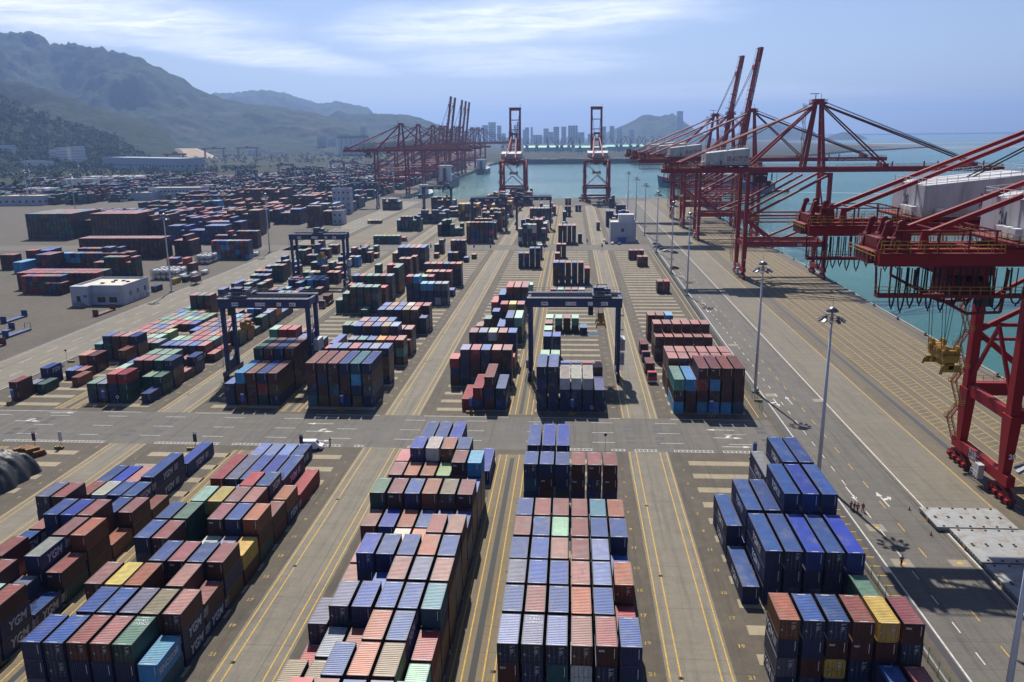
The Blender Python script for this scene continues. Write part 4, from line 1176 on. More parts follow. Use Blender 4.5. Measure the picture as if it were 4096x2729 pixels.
    mb = MB(); mb.rail([(-38, -6.3, zf), (-13.5, -6.3, zf)], 1.1, 1.4, .035); mb.rail([(-38, -6.3, zf), (-38, -4.9, zf)], 1.1, 1.4, .035); mb.build('yellow_railing', ryel_m, fp)
    mb = MB()
    xs = [-35.5 + k * 1.25 for k in range(5)] + [-28.8 + k * 1.7 for k in range(4)] + [-21.5, -18.8] + [3.0 + k * 2.4 for k in range(5)]
    for i, x in enumerate(xs):
        dx = .45 + .06 * (i % 3); dzz = 5.6 + .5 * math.sin(i * 1.7)
        if i >= 9: dx = 1.05
        ztop = GB - .05
        mb = MB()
        for oy in (0, .16, .32): mb.path([(x - dx * math.cos(u), -4.9 + oy, ztop - dzz * (math.sin(u) ** .7 if math.sin(u) > 0 else 0)) for u in [math.pi * j / 10 for j in range(11)]], .06, 4)
        mb.tube((x, -4.9, ztop - dzz - .3), (x, -4.9, ztop - dzz + .1), .11, 5)
        if text: mb.build('festoon_cable', black_m, t)
    # trolley, cab, ropes and spreader
    xt, zs = (-10.5, 26.0) if not boom_up else (18, 33)
    if number == '19': xt, zs = 6.0, 27.6
    if number == '20': xt, zs = 22.0, 36.0
    if number == '21': xt, zs = -25.5, 34.6
    tr = MB()
    tr.box(xt - 3.6, xt + 3.6, -4.6, 4.6, GB - 1.2, GB - .05); tr.bar((xt - 7.0, -4.4, GB - 2.6), (xt + .5, -4.4, GB - 6.6), .4); tr.bar((xt - 7.0, 4.4, GB - 2.6), (xt + .5, 4.4, GB - 6.6), .4)
    for sy in (-4.4, 4.4):
        tr.bar((xt + .5, sy, GB - 6.6), (xt + 5.0, sy, GB - 6.4), .35); tr.bar((xt + 5.0, sy, GB - 6.4), (xt + 5.4, sy, GB - .4), .35); tr.bar((xt - 7, sy, GB - 2.6), (xt - 7, sy, GB - .4), .3); tr.bar((xt - 2, sy, GB - 5.2), (xt + 3, sy, GB - 2.6), .25); tr.bar((xt + 3, sy, GB - 6.4), (xt + 1, sy, GB - .5), .25)
    tr.box(xt - 1.6, xt + 3.8, -3.0, 3.0, GB - 4.6, GB - 2.4)
    for k in range(4): tr.tube((xt - 1 + k * 1.4, -2.8, GB - 2.2), (xt - 1 + k * 1.4, 2.8, GB - 2.2), .5, 8)
    tro = tr.build('trolley', dred_m, t)
    mb = MB(); mb.box(xt + 3.9, xt + 5.6, -1.2, 1.2, GB - 6.3, GB - 3.9); mb.build('operator_cab', glass_m, tro)
    mb = MB()
    for sx in (-2.2, -1.6, 1.6, 2.2):
        for sy in (-2.2, 2.2): mb.tube((xt + sx, sy, GB - 1.2), (xt + sx * .6, sy, zs + 1.6), .045, 4)
    mb.build('spreader_rope', rope_m, tro)
    mb = MB()
    mb.box(xt - .9, xt + .9, -3.0, 3.0, zs - .2, zs + .9)
    for sy in (-2.3, 2.3):
        for sx in (-1, 1): mb.tube((xt + sx * .8 - .25, sy, zs + 1.5), (xt + sx * .8 + .25, sy, zs + 1.5), .75, 12)
        mb.box(xt - 1.2, xt + 1.2, sy - .35, sy + .35, zs + .5, zs + 1.5)
    for k in range(5): mb.tube((xt - 1.0, -1.8 + k * .9, zs + 1.1), (xt + 1.0, -1.8 + k * .9, zs + 1.1), .35, 8)
    mb.box(xt - .35, xt + .35, -3.05, 3.05, zs - 1.2, zs - .4)
    for sy in (-1, 1):
        mb.box(xt - 1.22, xt + 1.22, sy * 2.85 - .2, sy * 2.85 + .2, zs - 1.6, zs - .6)
        for sx in (-1, 1): mb.bar((xt + sx * 1.2, sy * 2.95, zs - .9), (xt + sx * 1.45, sy * 3.1, zs - 1.9), .3)
        tapered(mb, (xt, sy * 2.0, zs - 1.2), (xt, sy * 2.0, zs), 1.6, .7, 1.3, .9)
    mb.build('spreader', ylw_m, tro)
    # stairs up the landside leg and small cabins
    mb = MB(); stairs(mb, -2.3, HY, 5.6, GB - 1, 11 if detail else 7); mb.build('stair_tower', [dred_m, ryel_m], t)
    mb = MB(); stairs(mb, 28.4 - 4, -3.9, 52, 78, 7, 2.4); mb.build('apex_stair', [dred_m, ryel_m], t)
    mb = MB(); mb.box(-1.9, -.8, -3.2, -1.4, 1.6, 4.4); mb.rail([(-2.4, -1.2, 2.0), (-2.4, -4, 2.0)], 1.2, .8, .04); mb.build('electric_cabinet', house_m, t)
    mb = MB(); mb.rail([(1, -HY - .8, 17.6), (XW - 1, -HY - .8, 17.6)], 1.1, 2, .04); mb.rail([(1, HY + .8, 17.6), (XW - 1, HY + .8, 17.6)], 1.1, 2, .04); mb.build('portal_railing', ryel_m, t)
    return t

GQ = 'quay cranes along the sea quay'
sts((80.2, 398, 0), 0, 0, '19', 'red quay crane with lowered boom lettered PORT OF LIANYUNGANG, nearest whole crane', GQ)
sts((80.2, 156.8, 0), 0, 0, '20', 'red quay crane with SAFETY FIRST on its base beam, house numbered 20', GQ, 2)
sts((80.2, 121.5, 0), 0, 0, '21', 'nearest red quay crane, its rear girder and house numbered 21 at right edge', GQ, 2)
sts((80.2, 541, 0), 0, 0, '18', 'red quay crane with lowered boom behind crane 19', GQ)
sts((80.2, 612, 0), 0, 81, '17', 'red quay crane with the nearer of the two raised booms', GQ)
sts((80.2, 676, 0), 0, 81, '16', 'red quay crane with the farther of the two raised booms', GQ)
GE = 'quay cranes on the yard end'
for x, nn, lb in ((-60.0, '16', 'red crane seen end-on at the quay end, left of the pair'), (24.9, '17', 'red crane seen end-on at the quay end, right of the pair')):
    t = sts((x, 846, 0), math.pi / 2, 80, nn, lb, GE, 0, 1.0, boomL=63)
    t.scale = (1, 1.4, .84)
GL = 'quay cranes along the far basin'
for y, up, lb in ((985, 0, 'front red crane of the far basin row, boom lowered'), (1098, 0, 'second red crane of the far basin row, boom lowered'), (1215, 0, 'third red crane of the far basin row, boom lowered'),
                  (1290, 82, 'far basin crane with leftmost raised boom'), (1335, 82, 'far basin crane with second raised boom from left'), (1430, 83, 'far basin crane with third raised boom from left'),
                  (1480, 83, 'far basin crane with fourth raised boom'), (1530, 83, 'far basin crane with rightmost raised boom'), (1690, 0, 'hazy far basin crane beyond the raised booms'), (1790, 0, 'hazy far basin crane beside the second ship'), (1890, 0, 'most distant hazy crane of the far basin row')):
    sts((-231.5, y, 0), 0, up, '0', lb, GL, 0, text=False)

# ---------------------------------------------------------------- rubber-tyred yard gantries
blue_m = mat('gantry_blue', (0.006, 0.02, 0.10, 1), 0.42, var=0.2, scale=0.4, dirt=(0.02, 0.02, 0.04, 1), dirt_amt=0.4)
dblue_m = mat('machinery_blue', (0.007, 0.02, 0.08, 1), 0.5, var=0.35, scale=1.2)
grey_m = mat('walkway_grey', (0.16, 0.165, 0.18, 1), 0.6)
def rtg(loc, num, maker, label, trolley, zs, rz=0.0, group='blue gantry cranes over the stacks', spread=True, text=True, yframe=7.0):
    t = empty('yard_gantry', loc, rz); tag(t, label, 'crane', group)
    SP = 12.15; ZB, ZT = 20.9, 23.6
    for sx in (-1, 1):
        for sy in (0, yframe):
            mb = MB(); tapered(mb, (sx * SP, sy, 2.6), (sx * SP, sy, ZB + .2), .95, 1.1, 1.0, 1.35); mb.build('leg', blue_m, t)
        mb = MB(); mb.box(sx * SP - .5, sx * SP + .5, -2.8, yframe + 2.8, 1.5, 2.7); mb.bar((sx * SP, .6, 12.5), (sx * SP, yframe - .6, 15.5), .35); mb.bar((sx * SP, .6, 2.8), (sx * SP, yframe - .6, 6.5), .3); sb = mb.build('sill_beam', blue_m, t)
        for yy in (-2.3, -.9, yframe + .9, yframe + 2.3):
            mb = MB(); mb.tube((sx * SP - .34, yy, .72), (sx * SP + .34, yy, .72), .72, 14, 0); mb.tube((sx * SP - .36, yy, .72), (sx * SP + .36, yy, .72), .3, 8, 1); mb.build('wheel', [black_m, ylw_m], t)
        mb = MB()
        for e in (-.36, .36): mb.bar((sx * SP + sx * .9 + e, -.2, 2.8), (sx * SP + sx * .9 + e, -.2, ZB), .07)
        for k in range(60): mb.box(sx * SP + sx * .9 - .34, sx * SP + sx * .9 + .34, -.23, -.17, 3 + k * .3, 3.04 + k * .3)
        for z in (6.5, 10.5, 14.5, 18.5): mb.box(sx * SP + sx * .5 - .2, sx * SP + sx * .9 + .5, -.7, .5, z, z + .06); 
        mb.build('ladder', grey_m, t)
    mb = MB()
    for sy in (0, yframe): mb.box(-SP - .9, SP + .9, sy - .75, sy + .75, ZB, ZT)
    gd = mb.build('main_girder', blue_m, t)
    mb = MB()
    for sx in (-1, 1): mb.box(sx * (SP + .3) - .4, sx * (SP + .3) + .4, .76, yframe - .76, ZB + .6, ZT - .3)
    mb.build('end_tie', blue_m, t)
    mb = MB(); mb.box(-SP - .8, SP + .8, -1.5, -.76, ZT - .1, ZT + .02); mb.box(-SP - .8, SP + .8, yframe + .76, yframe + 1.5, ZT - .1, ZT + .02)
    mb.rail([(-SP - .8, -1.5, ZT), (SP + .8, -1.5, ZT)], 1.1, 2, .035); mb.rail([(-SP - .8, yframe + 1.5, ZT), (SP + .8, yframe + 1.5, ZT)], 1.1, 2, .035)
    mb.bar((-SP, -.2, ZT + .12), (SP, -.2, ZT + .12), .12); mb.bar((-SP, yframe + .2, ZT + .12), (SP, yframe + .2, ZT + .12), .12); mb.build('walkway', grey_m, gd)
    x = trolley
    mb = MB(); mb.box(x - 2.6, x + 2.6, -1.2, yframe + 1.2, ZT + .35, ZT + .8); mb.box(x - 2.2, x + .6, .3, 3.4, ZT + .8, ZT + 2.6); mb.box(x + .8, x + 2.4, 1, 3.2, ZT + .8, ZT + 2.1)
    mb.tube((x - 2, 4.6, ZT + 1.5), (x + 2, 4.6, ZT + 1.5), .65, 12); mb.box(x - 1, x + 1.6, 5.4, 6.6, ZT + .8, ZT + 2.0)
    mb.bar((x - 1.4, .5, ZT + 2.6), (x - 1.1, .5, ZT + 3.5), .15); mb.bar((x + 1.6, .5, ZT + 2.1), (x + 1.3, .5, ZT + 3.5), .15); mb.bar((x - 1.1, .5, ZT + 3.5), (x + 1.3, .5, ZT + 3.5), .2)
    tr = mb.build('trolley', dblue_m, t)
    mb = MB(); mb.rail([(x - 2.6, -1.2, ZT + .8), (x + 2.6, -1.2, ZT + .8), (x + 2.6, yframe + 1.2, ZT + .8)], 1.0, 1.2, .03); mb.build('trolley_railing', grey_m, tr)
    mb = MB(); mb.box(x - 3.6, x - 2.2, .3, 2.2, ZB - 2.4, ZB - .2); mb.build('operator_cab', glass_m, tr)
    mb = MB()
    for ax in (-.8, .8):
        for ay in (1.2, yframe - 1.2): mb.tube((x + ax, ay, ZT + .4), (x + ax * .8, yframe / 2 + (ay - yframe / 2) * .8, zs + 1.2), .035, 4)
    mb.build('hoist_rope', rope_m, tr)
    if spread:
        yc = yframe / 2; mb = MB(); mb.box(x - .8, x + .8, yc - 2.4, yc + 2.4, zs, zs + .9); mb.box(x - .4, x + .4, yc - 3.03, yc + 3.03, zs - .7, zs)
        for e in (-1, 1):
            mb.box(x - 1.2, x + 1.2, yc + e * 2.85 - .2, yc + e * 2.85 + .2, zs - .9, zs - .2); mb.tube((x - .9, yc + e * 1.7, zs + 1.2), (x + .9, yc + e * 1.7, zs + 1.2), .5, 10)
            for f in (-1, 1): mb.bar((x + f * 1.15, yc + e * 2.9, zs - .6), (x + f * 1.35, yc + e * 3.1, zs - 1.6), .22)
        mb.build('spreader', ylw_m, tr)
    # power house on one sill, white cabinet on the right legs
    mb = MB(); mb.box(-SP - 1.3, -SP + .2, 1.2, yframe - 1.2, 2.9, 5.2); mb.rail([(-SP - 1.9, 0, 2.8), (-SP - 1.9, yframe, 2.8)], 1.1, 1.4, .035); mb.build('engine_housing', dblue_m, t)
    mb = MB(); mb.box(SP + .55, SP + 2.0, 1.3, yframe - 1.0, 8.2, 11.4); mb.box(SP + .55, SP + 1.9, 1.6, 3.4, 4.0, 7.2); mb.build('electric_cabinet', house_m, t)
    plates = ((-9.1, 1.9), (-2.4, 2.9), (3.7, 1.3), (7.3, 1.8))
    for xx, w in plates: mb = MB(); mb.face([(xx, -.755, ZB + .55), (xx + w, -.755, ZB + .55), (xx + w, -.755, ZB + 1.55), (xx, -.755, ZB + 1.55)]); mb.build('name_plate', letter_m, gd)
    if text:
        put_text(maker, .62, letter_dk, gd, (-9.0, -.765, ZB + .85), name='lettering', bold=.02); put_text('连云港港', .72, letter_rd, gd, (-2.35, -.765, ZB + .75)); put_text(num, .8, letter_dk, gd, (3.85, -.765, ZB + .72)); put_text('41t', .95, letter_dk, gd, (7.4, -.765, ZB + .68), bold=.03)
    return t
rtg((.85, 222.2, 0), '31', 'ZPMC', 'blue yard gantry with ZPMC plate over the central stacks, nearest in the middle', 7.4, 16.4)
rtg((-85.2, 219.5, 0), '01', 'GENMA', 'blue yard gantry numbered 01 with yellow spreader at its left leg', -7.3, 14.6)
rtg((-116.9, 372, 0), '02', 'GENMA', 'blue yard gantry behind gantry 01, lowering a sky blue container', .4, 12.6)
rtg((-59.0, 588, 0), '11', 'ZPMC', 'blue yard gantry over the colourful stacks beyond the second crossing', 9.8, 14)
rtg((-27.6, 597, 0), '12', 'ZPMC', 'blue yard gantry beside the crane pair, spreader hanging at its left', -9.8, 14)
rtg((-118.5, 727, 0), '13', 'ZPMC', 'blue yard gantry before the harbour water, spreader at its right', 8.5, 14)
rtg((-197.5, 783, 0), '14', 'ZPMC', 'blue yard gantry before the front crane of the far basin', 0, 17, spread=False)
q = random.Random(9)
for i, (x, y) in enumerate([(-440, 1110), (-395, 1180), (-470, 1350), (-330, 1060), (-300, 1290), (-270, 1180), (-380, 1420), (-420, 1480), (-345, 1500), (-300, 1560), (-262, 1440), (-500, 1250)]):
    w = ['leftmost', 'second', 'third', 'fourth', 'fifth', 'sixth', 'seventh', 'eighth', 'ninth', 'tenth', 'eleventh', 'twelfth'][i]
    rtg((x, y, 0), '0', 'ZPMC', 'small hazy blue gantry standing over the far left container yard', q.uniform(-8, 8), 15, group='gantries over the far left yard', spread=False, text=False)
hang = bpy.data.objects.new('shipping_container', gm(('b', 6.058, 2.591, 'panel'), lambda: body_mesh(6.058, 2.591, 'panel'))); COL.objects.link(hang)
hang.location = (-116.5, 372.5, 9.0); hang.color = PAL['u'][0] + (1,)
addchild(hang, 'roof', gm(('r', 6.058, 2.591, True), lambda: roof_mesh(6.058, 2.591, True)), PAL['u'][1] + (1,))
tag(hang, 'sky blue container hanging from the yellow spreader of a gantry', 'container')
# ================================================================ POLES, SIGNS, PEOPLE, VEHICLES, BUILDINGS
pole_m = mat('pole_paint', (0.50, 0.52, 0.60, 1), 0.4, var=0.06)
lamp_m = mat('lamp_metal', (0.16, 0.17, 0.20, 1), 0.3, metal=0.6)
def mast(loc, h, label, ring='lamps'):
    t = empty('high_mast_light', loc); tag(t, label, 'lamp post', 'high mast lights of the terminal')
    mb = MB(); mb.tube((0, 0, .9), (0, 0, h), .42, 14, 0, .19); mb.tube((0, 0, 0), (0, 0, .9), .62, 12, 0, .5); mb.build('pole', pole_m, t, smooth=True)
    mb = MB(); mb.box(-.9, .9, -.9, .9, 0, .45); mb.build('footing', concrete_m, t)
    mb = MB()
    rr = 1.75
    for z in (h - .9, h - 1.6): mb.path([(rr * math.cos(a), rr * math.sin(a), z) for a in [2 * math.pi * k / 18 for k in range(19)]], .07, 5)
    for k in range(6): a = math.pi * k / 3; mb.bar((.2 * math.cos(a), .2 * math.sin(a), h - .5), (rr * math.cos(a), rr * math.sin(a), h - .9), .07); mb.bar((.2 * math.cos(a), .2 * math.sin(a), h - 1.6), (rr * math.cos(a), rr * math.sin(a), h - 1.6), .06)
    mb.tube((0, 0, h), (0, 0, h + 2.6), .035, 5); rg = mb.build('lamp_ring', lamp_m, t)
    mb = MB(); mb.lathe([(.05, h + 1.0), (.55, h + .85), (1.0, h + .45), (1.15, h + .05), (.2, h)], 16); mb.build('cover_dome', lamp_m, t, smooth=True)
    for k in range(10):
        a = 2 * math.pi * k / 10; mb = MB(); c = Vector((math.cos(a), math.sin(a), 0))
        mb.bar(c * (rr - .05) + Vector((0, 0, h - 1.2)), c * (rr + .75) + Vector((0, 0, h - 1.75)), .55, .3); mb.build('floodlight', lamp_m, rg)
    return t
mp = mast((49.0, 155.5, 0), 34, 'tall pale light mast beside the blue lettered container stack')
def mast_copy(x, y, label, sc=1.0):
    c = dup(mp, (x, y, 0), label=label); c.scale = (sc,) * 3; return c
mast_copy(49.0, 83.5, 'tall pale light mast cut by the lower right photo edge')
mast_copy(48.8, 212.8, 'tall pale light mast behind the maroon stacks with warning fence')
for y, lb in ((277, 'mast standing at the fence behind the lone maroon pair'), (347.4, 'fourth mast along the quay road fence'), (405, 'fifth mast along the quay road fence'), (478, 'mast beside the white building at the parked cars'), (560, 'mast just beyond the white building'), (640, 'second mast beyond the white building'), (735, 'farthest mast before the end quay')):
    if y != 277: mast_copy(48.8, y, 'pale light ' + lb)
for x, y, lb in ((-178.9, 352.4, 'tall mast on the left road beside the white tanks'), (-179.9, 479, 'tall mast at the left road bend behind the tanks'), (-179.6, 637, 'mast beside the brown stack on the left road'), (-172, 800, 'mast left of the front far basin crane'),
                 (-466, 751, 'mast on the bare ground left of the white office'), (-395, 800, 'mast right of the long white shed and bare ground'), (-610, 905, 'left mast of the pair beyond the white shed'), (-585, 860, 'right mast of the pair beyond the white shed'), (-640, 1050, 'mast among the white reefer stacks'), (-500, 1130, 'mast behind the reefers'), (-560, 1250, 'mast before the grey warehouse'), (-420, 1250, 'hazy mast among far blue gantries'), (-330, 1180, 'hazy mast left of the far cranes'), (-280, 1000, 'hazy mast in the far container yard'), (-430, 960, 'mast before the far blue gantries')):
    mast_copy(x, y, 'pale light ' + lb)

# signs and striped barrier blocks
sign_blue = mat('sign_blue', (0.02, 0.10, 0.42, 1), 0.4); sign_white = mat('sign_board', (0.5, 0.5, 0.52, 1), 0.5)
def hazard(name='hazard_paint'):
    if name in MAT: return MAT[name]
    m = mat(name, (0.4, 0.25, 0.01, 1), 0.7); t = m.node_tree; b = t.nodes['Principled BSDF']
    tcn = t.nodes.new('ShaderNodeTexCoord'); w = t.nodes.new('ShaderNodeTexWave'); w.inputs['Scale'].default_value = .9; w.bands_direction = 'DIAGONAL'
    t.links.new(tcn.outputs['Object'], w.inputs['Vector']); r = t.nodes.new('ShaderNodeValToRGB'); r.color_ramp.interpolation = 'CONSTANT'
    r.color_ramp.elements[0].color = (.012, .012, .012, 1); r.color_ramp.elements[1].position = .5; r.color_ramp.elements[1].color = (.42, .27, .02, 1)
    t.links.new(w.outputs['Fac'], r.inputs[0]); t.links.new(r.outputs[0], b.inputs['Base Color']); return m
hz_m = hazard()
def block_sign(loc, label, board=True, w=.8, h=2.2, col=None):
    if board:
        t = empty('block_sign', loc); tag(t, label, 'sign', 'bay signs at the block ends')
        mb = MB(); mb.tube((0, 0, 0), (0, 0, 2.3), .05, 6); mb.build('post', grey_m, t)
        mb = MB(); mb.box(-w / 2, w / 2, -.05, .05, 1.6, 1.6 + h); mb.build('board', col or sign_blue, t)
        mb = MB(); mb.box(-w / 2, w / 2, -.06, -.052, 1.6 + h * .82, 1.6 + h - .06); mb.build('header', letter_m, t)
bar0 = None
def barrier(loc, label):
    global bar0
    if bar0 is None:
        mb = MB()
        mb.box(-1.0, 1.0, -.28, .28, 0, .55); bar0 = mb.build('barrier_block', hz_m); o = bar0
    else:
        o = bar0.copy(); COL.objects.link(o)
    o.location = loc; tag(o, label, 'barrier', 'striped barrier blocks'); return o
for x, y, what in ((-146.0, 196.2, 'the lone maroon pair at the far left'), (-121.0, 196.0, 'the green and red stack'), (-83.5, 194.9, 'the four-wide blue and maroon stack'), (-57.6, 194.6, 'the tall mixed stack with lettered side'), (-24.8, 193.8, 'the stepped salmon stack'), (0.4, 193.6, 'the navy stack with cream roofs'), (34.2, 193.6, 'the maroon and sky blue stack')):
    block_sign((x, y, 0), 'blue bay sign standing before ' + what); barrier((x, y - 1.1, 0), 'yellow black striped block below the sign before ' + what)
for x, y, what in ((-119.4, 164.8, 'beside the rusty plate pile'), (-113.8, 165.0, 'right of the rusty plate pile'), (-83.6, 165.6, 'behind the bright blue lettered container'), (38.6, 165.5, 'near the right end of the ladder line')):
    barrier((x, y, 0), 'striped barrier block ' + what)
for x, y, c, what in ((-119.8, 165.5, letter_dk, 'dark back of a bay sign beside the rusty plates'), (-113.8, 165.8, sign_white, 'small white sign right of the rusty plates'), (-83.0, 166.4, letter_dk, 'dark back of a bay sign behind the bright blue container'), (-58.9, 166.3, letter_dk, 'dark back of a bay sign beside the white van'), (38.8, 166.0, sign_blue, 'blue bay sign on the striped block at the road')):
    block_sign((x, y, 0), what, col=c)
def round_sign(loc, label, h=3.2):
    t = empty('round_sign', loc); tag(t, label, 'sign'); mb = MB(); mb.tube((0, 0, 0), (0, 0, h), .04, 6); mb.build('post', grey_m, t)
    mb = MB(); mb.tube((0, -.04, h), (0, .02, h), .42, 18); mb.build('disc', letter_m, t); mb = MB(); mb.tube((0, -.05, h), (0, -.042, h), .3, 16); mb.build('face', letter_dk, t)
round_sign((7.6, 169.4, 0), 'round road sign at the near edge of the crossing, centre', 3.6)
round_sign((5.2, 193.2, 0), 'small round sign before the navy stack with cream roofs', 1.7)
round_sign((-116.2, 194.2, 0), 'round sign before the green and red stack', 2.6)
round_sign((-154.6, 234, 0), 'round sign on the kerb of the left road', 4.2)
barrier((-155.0, 230.5, 0), 'nearer striped block at the left road sign'); barrier((-154.2, 235.5, 0), 'farther striped block at the left road sign')
t = empty('warning_sign', (47.9, 205.8, 0)); tag(t, 'small triangular warning sign at the fence below the second light mast', 'sign'); mb = MB(); mb.tube((0, 0, 0), (0, 0, 3.0), .05, 6); mb.build('post', grey_m, t); mb = MB(); mb.face([(-.45, -.05, 2.5), (.45, -.05, 2.5), (0, -.05, 3.3)]); mb.build('board', ryel_m, t)
barrier((47.9, 204.6, 0), 'striped block below the triangular warning sign')
for i, (x, y) in enumerate(((-126, 485), (-104, 515), (-122, 513), (-79.5, 514), (-68, 514), (-84, 487), (-58, 487), (-51, 514), (9.5, 511), (-16, 486), (-48, 486), (18, 489))):
    lb = ['left road bend', 'green stacks', 'low green row', 'crossing left', 'grey trench end', 'truck with bare chassis', 'tall maroon container', 'colourful stack', 'central crossing', 'navy pair', 'orange stack', 'right lane'][i]
    block_sign((x, y, 0), 'small bay sign at the second crossing near the ' + lb, col=(letter_dk if y < 500 else sign_blue))

# fence along the yard edge: posts and wire panels
fence_g = mat('fence_green', (0.03, 0.09, 0.05, 1), 0.6)
def fence(x, y0, y1, label):
    t = empty('wire_fence', (x, y0, 0)); tag(t, label, 'fence', 'green wire fences along the quay road')
    n = int((y1 - y0) / 3.0)
    for k in range(n + 1):
        mb = MB(); mb.tube((0, k * 3.0, 0), (0, k * 3.0, 2.3), .045, 5); mb.build('post', fence_g, t)
    mb = MB()
    for z in (.15, .75, 1.35, 1.95, 2.2): mb.bar((0, .05, z), (0, n * 3.0 - .05, z), .022)
    for k in range(n * 8): mb.bar((0, k * .375, .15), (0, k * .375, 2.2), .014)
    mb.build('mesh_panel', fence_g, t)
fence(46.4, 70, 126, 'green wire fence beside the near right container stack'); fence(47.0, 196, 236, 'green wire fence running past the second light mast'); fence(47.6, 240, 478, 'long green wire fence behind the second mast')

# ---------------------------------------------------------------- people
skin_m = mat('skin', (0.35, 0.19, 0.12, 1), 0.5); ov_red = mat('overall_red', (0.24, 0.025, 0.018, 1), 0.8); ov_dark = mat('overall_navy', (0.02, 0.025, 0.05, 1), 0.8); hat_m = mat('helmet_red', (0.4, 0.03, 0.02, 1), 0.35); hat_w = mat('helmet_white', (0.7, 0.7, 0.7, 1), 0.35); boot_m = mat('boot_black', (0.015, 0.013, 0.012, 1), 0.6)
def skinned(name, verts, edges, radii, m, parent, root=0, sub=1):
    me = bpy.data.meshes.new(name); me.from_pydata(verts, edges, []); o = bpy.data.objects.new(name, me); COL.objects.link(o)
    md = o.modifiers.new('s', 'SKIN'); md.use_smooth_shade = True
    for i, r in enumerate(radii): me.skin_vertices[0].data[i].radius = (r, r)
    me.skin_vertices[0].data[root].use_root = True
    o.modifiers.new('u', 'SUBSURF').levels = sub; o.modifiers['u'].render_levels = sub
    dg = bpy.context.evaluated_depsgraph_get(); m2 = bpy.data.meshes.new_from_object(o.evaluated_get(dg)); m2.name = name
    o.modifiers.clear(); o.data = m2; m2.materials.clear(); m2.materials.append(m); o.parent = parent
    return o
def person(loc, rz, label, ov, hat, stride=.16, arm=.12, bend=0.0):
    t = empty('person', loc, rz); tag(t, label, 'person', 'port workers on the quay road')
    P = [(0, 0, .93), (0, -.02, 1.15), (0, -.01, 1.38), (0, 0, 1.50), (0, -.01, 1.62), (0, -.02, 1.70)]; Rr = [.13, .125, .14, .055, .085, .08]; E = [(0, 1), (1, 2), (2, 3), (3, 4), (4, 5)]
    cl = [(0, 0, .93), (0, -.02, 1.15), (0, -.01, 1.42)]; clr = [.155, .15, .165]; ce = [(0, 1), (1, 2)]
    for s, st in ((-1, stride), (1, -stride)):
        b = len(P); P += [(s * .10, 0, .88), (s * .11, -st * .6 - .02, .48), (s * .115, -st * 1.1 + .03, .09), (s * .12, -st * 1.1 - .12, .05)]; Rr += [.085, .06, .045, .04]; E += [(0, b), (b, b + 1), (b + 1, b + 2), (b + 2, b + 3)]
        c = len(cl); cl += [(s * .10, 0, .86), (s * .11, -st * .6 - .02, .48), (s * .115, -st * 1.1 + .03, .14)]; clr += [.115, .09, .075]; ce += [(0, c), (c, c + 1), (c + 1, c + 2)]
        b = len(P); a = arm * (-st / abs(st) if st else 1); el = (s * .27, -a * .5, 1.16); wr = (s * .28, -a - .06 - bend, .93 + bend)
        P += [(s * .20, 0, 1.40), el, wr, (s * .285, -a - .08 - bend, .86 + bend)]; Rr += [.06, .045, .032, .036]; E += [(2, b), (b, b + 1), (b + 1, b + 2), (b + 2, b + 3)]
        for k in range(4):
            f = len(P); P += [(s * (.265 + k * .014), -a - .09 - bend - .012 * k, .80 + bend), (s * (.265 + k * .014), -a - .12 - bend, .765 + bend + .01 * (k % 2))]; Rr += [.011, .009]; E += [(b + 3, f), (f, f + 1)]
        f = len(P); P += [(s * .255, -a - .12 - bend, .84 + bend)]; Rr += [.012]; E += [(b + 3, f)]
        c = len(cl); cl += [(s * .20, 0, 1.41), el, wr]; clr += [.085, .07, .055]; ce += [(2, c), (c, c + 1), (c + 1, c + 2)]
    skinned('body', P, E, Rr, skin_m, t); skinned('overalls', cl, ce, clr, ov, t)
    mb = MB(); mb.lathe([(.0, 1.83), (.07, 1.82), (.115, 1.77), (.13, 1.70), (.155, 1.69)], 14, (0, -.02)); mb.build('helmet', hat, t, smooth=True)
    mb = MB()
    for s, st in ((-1, stride), (1, -stride)): mb.box(s * .12 - .05, s * .12 + .05, -st * 1.1 - .2, -st * 1.1 + .09, 0.004, .1)
    mb.build('boots', boot_m, t)
    mb = MB()
    for z in (1.05, 1.25): mb.lathe([(.172, z), (.172, z + .05)], 12, (0, -.015))
    mb.build('reflective_bands', letter_m, t)
person((51.05, 142.2, 0), .5, 'worker in red overalls at the left of the group of four, helmet red', ov_red, hat_m, .1, .1, .12)
person((51.5, 141.7, 0), .9, 'worker in dark jacket second from left in the group of four', ov_dark, hat_m, .06)
person((51.95, 141.3, 0), .2, 'worker in red overalls third from left in the group of four', ov_red, hat_m, .12)
person((52.95, 141.5, 0), 2.6, 'worker in red overalls walking at the right of the group of four', ov_red, hat_m, .2, .2)
person((52.5, 122.2, 0), .1, 'lone worker in dark red overalls standing at the end of the mast shadow', ov_red, hat_m, .08)
person((-53.6, 169.9, 0), 1.4, 'worker in dark clothes walking beside the white van', ov_dark, hat_m, .2, .2)
cone_m = mat('cone_red', (0.35, 0.05, 0.02, 1), 0.6)
for x, y, lb in ((61.6, 142.6, 'small traffic cone on the quay road behind the steel covers'), (61.4, 132.8, 'small traffic cone at the corner of the steel covers')):
    t = empty('traffic_cone', (x, y, 0)); tag(t, lb, 'cone'); mb = MB(); mb.tube((0, 0, .05), (0, 0, .75), .17, 12, 0, .03); mb.build('cone', cone_m, t); mb = MB(); mb.box(-.25, .25, -.25, .25, 0, .05); mb.build('base', boot_m, t)

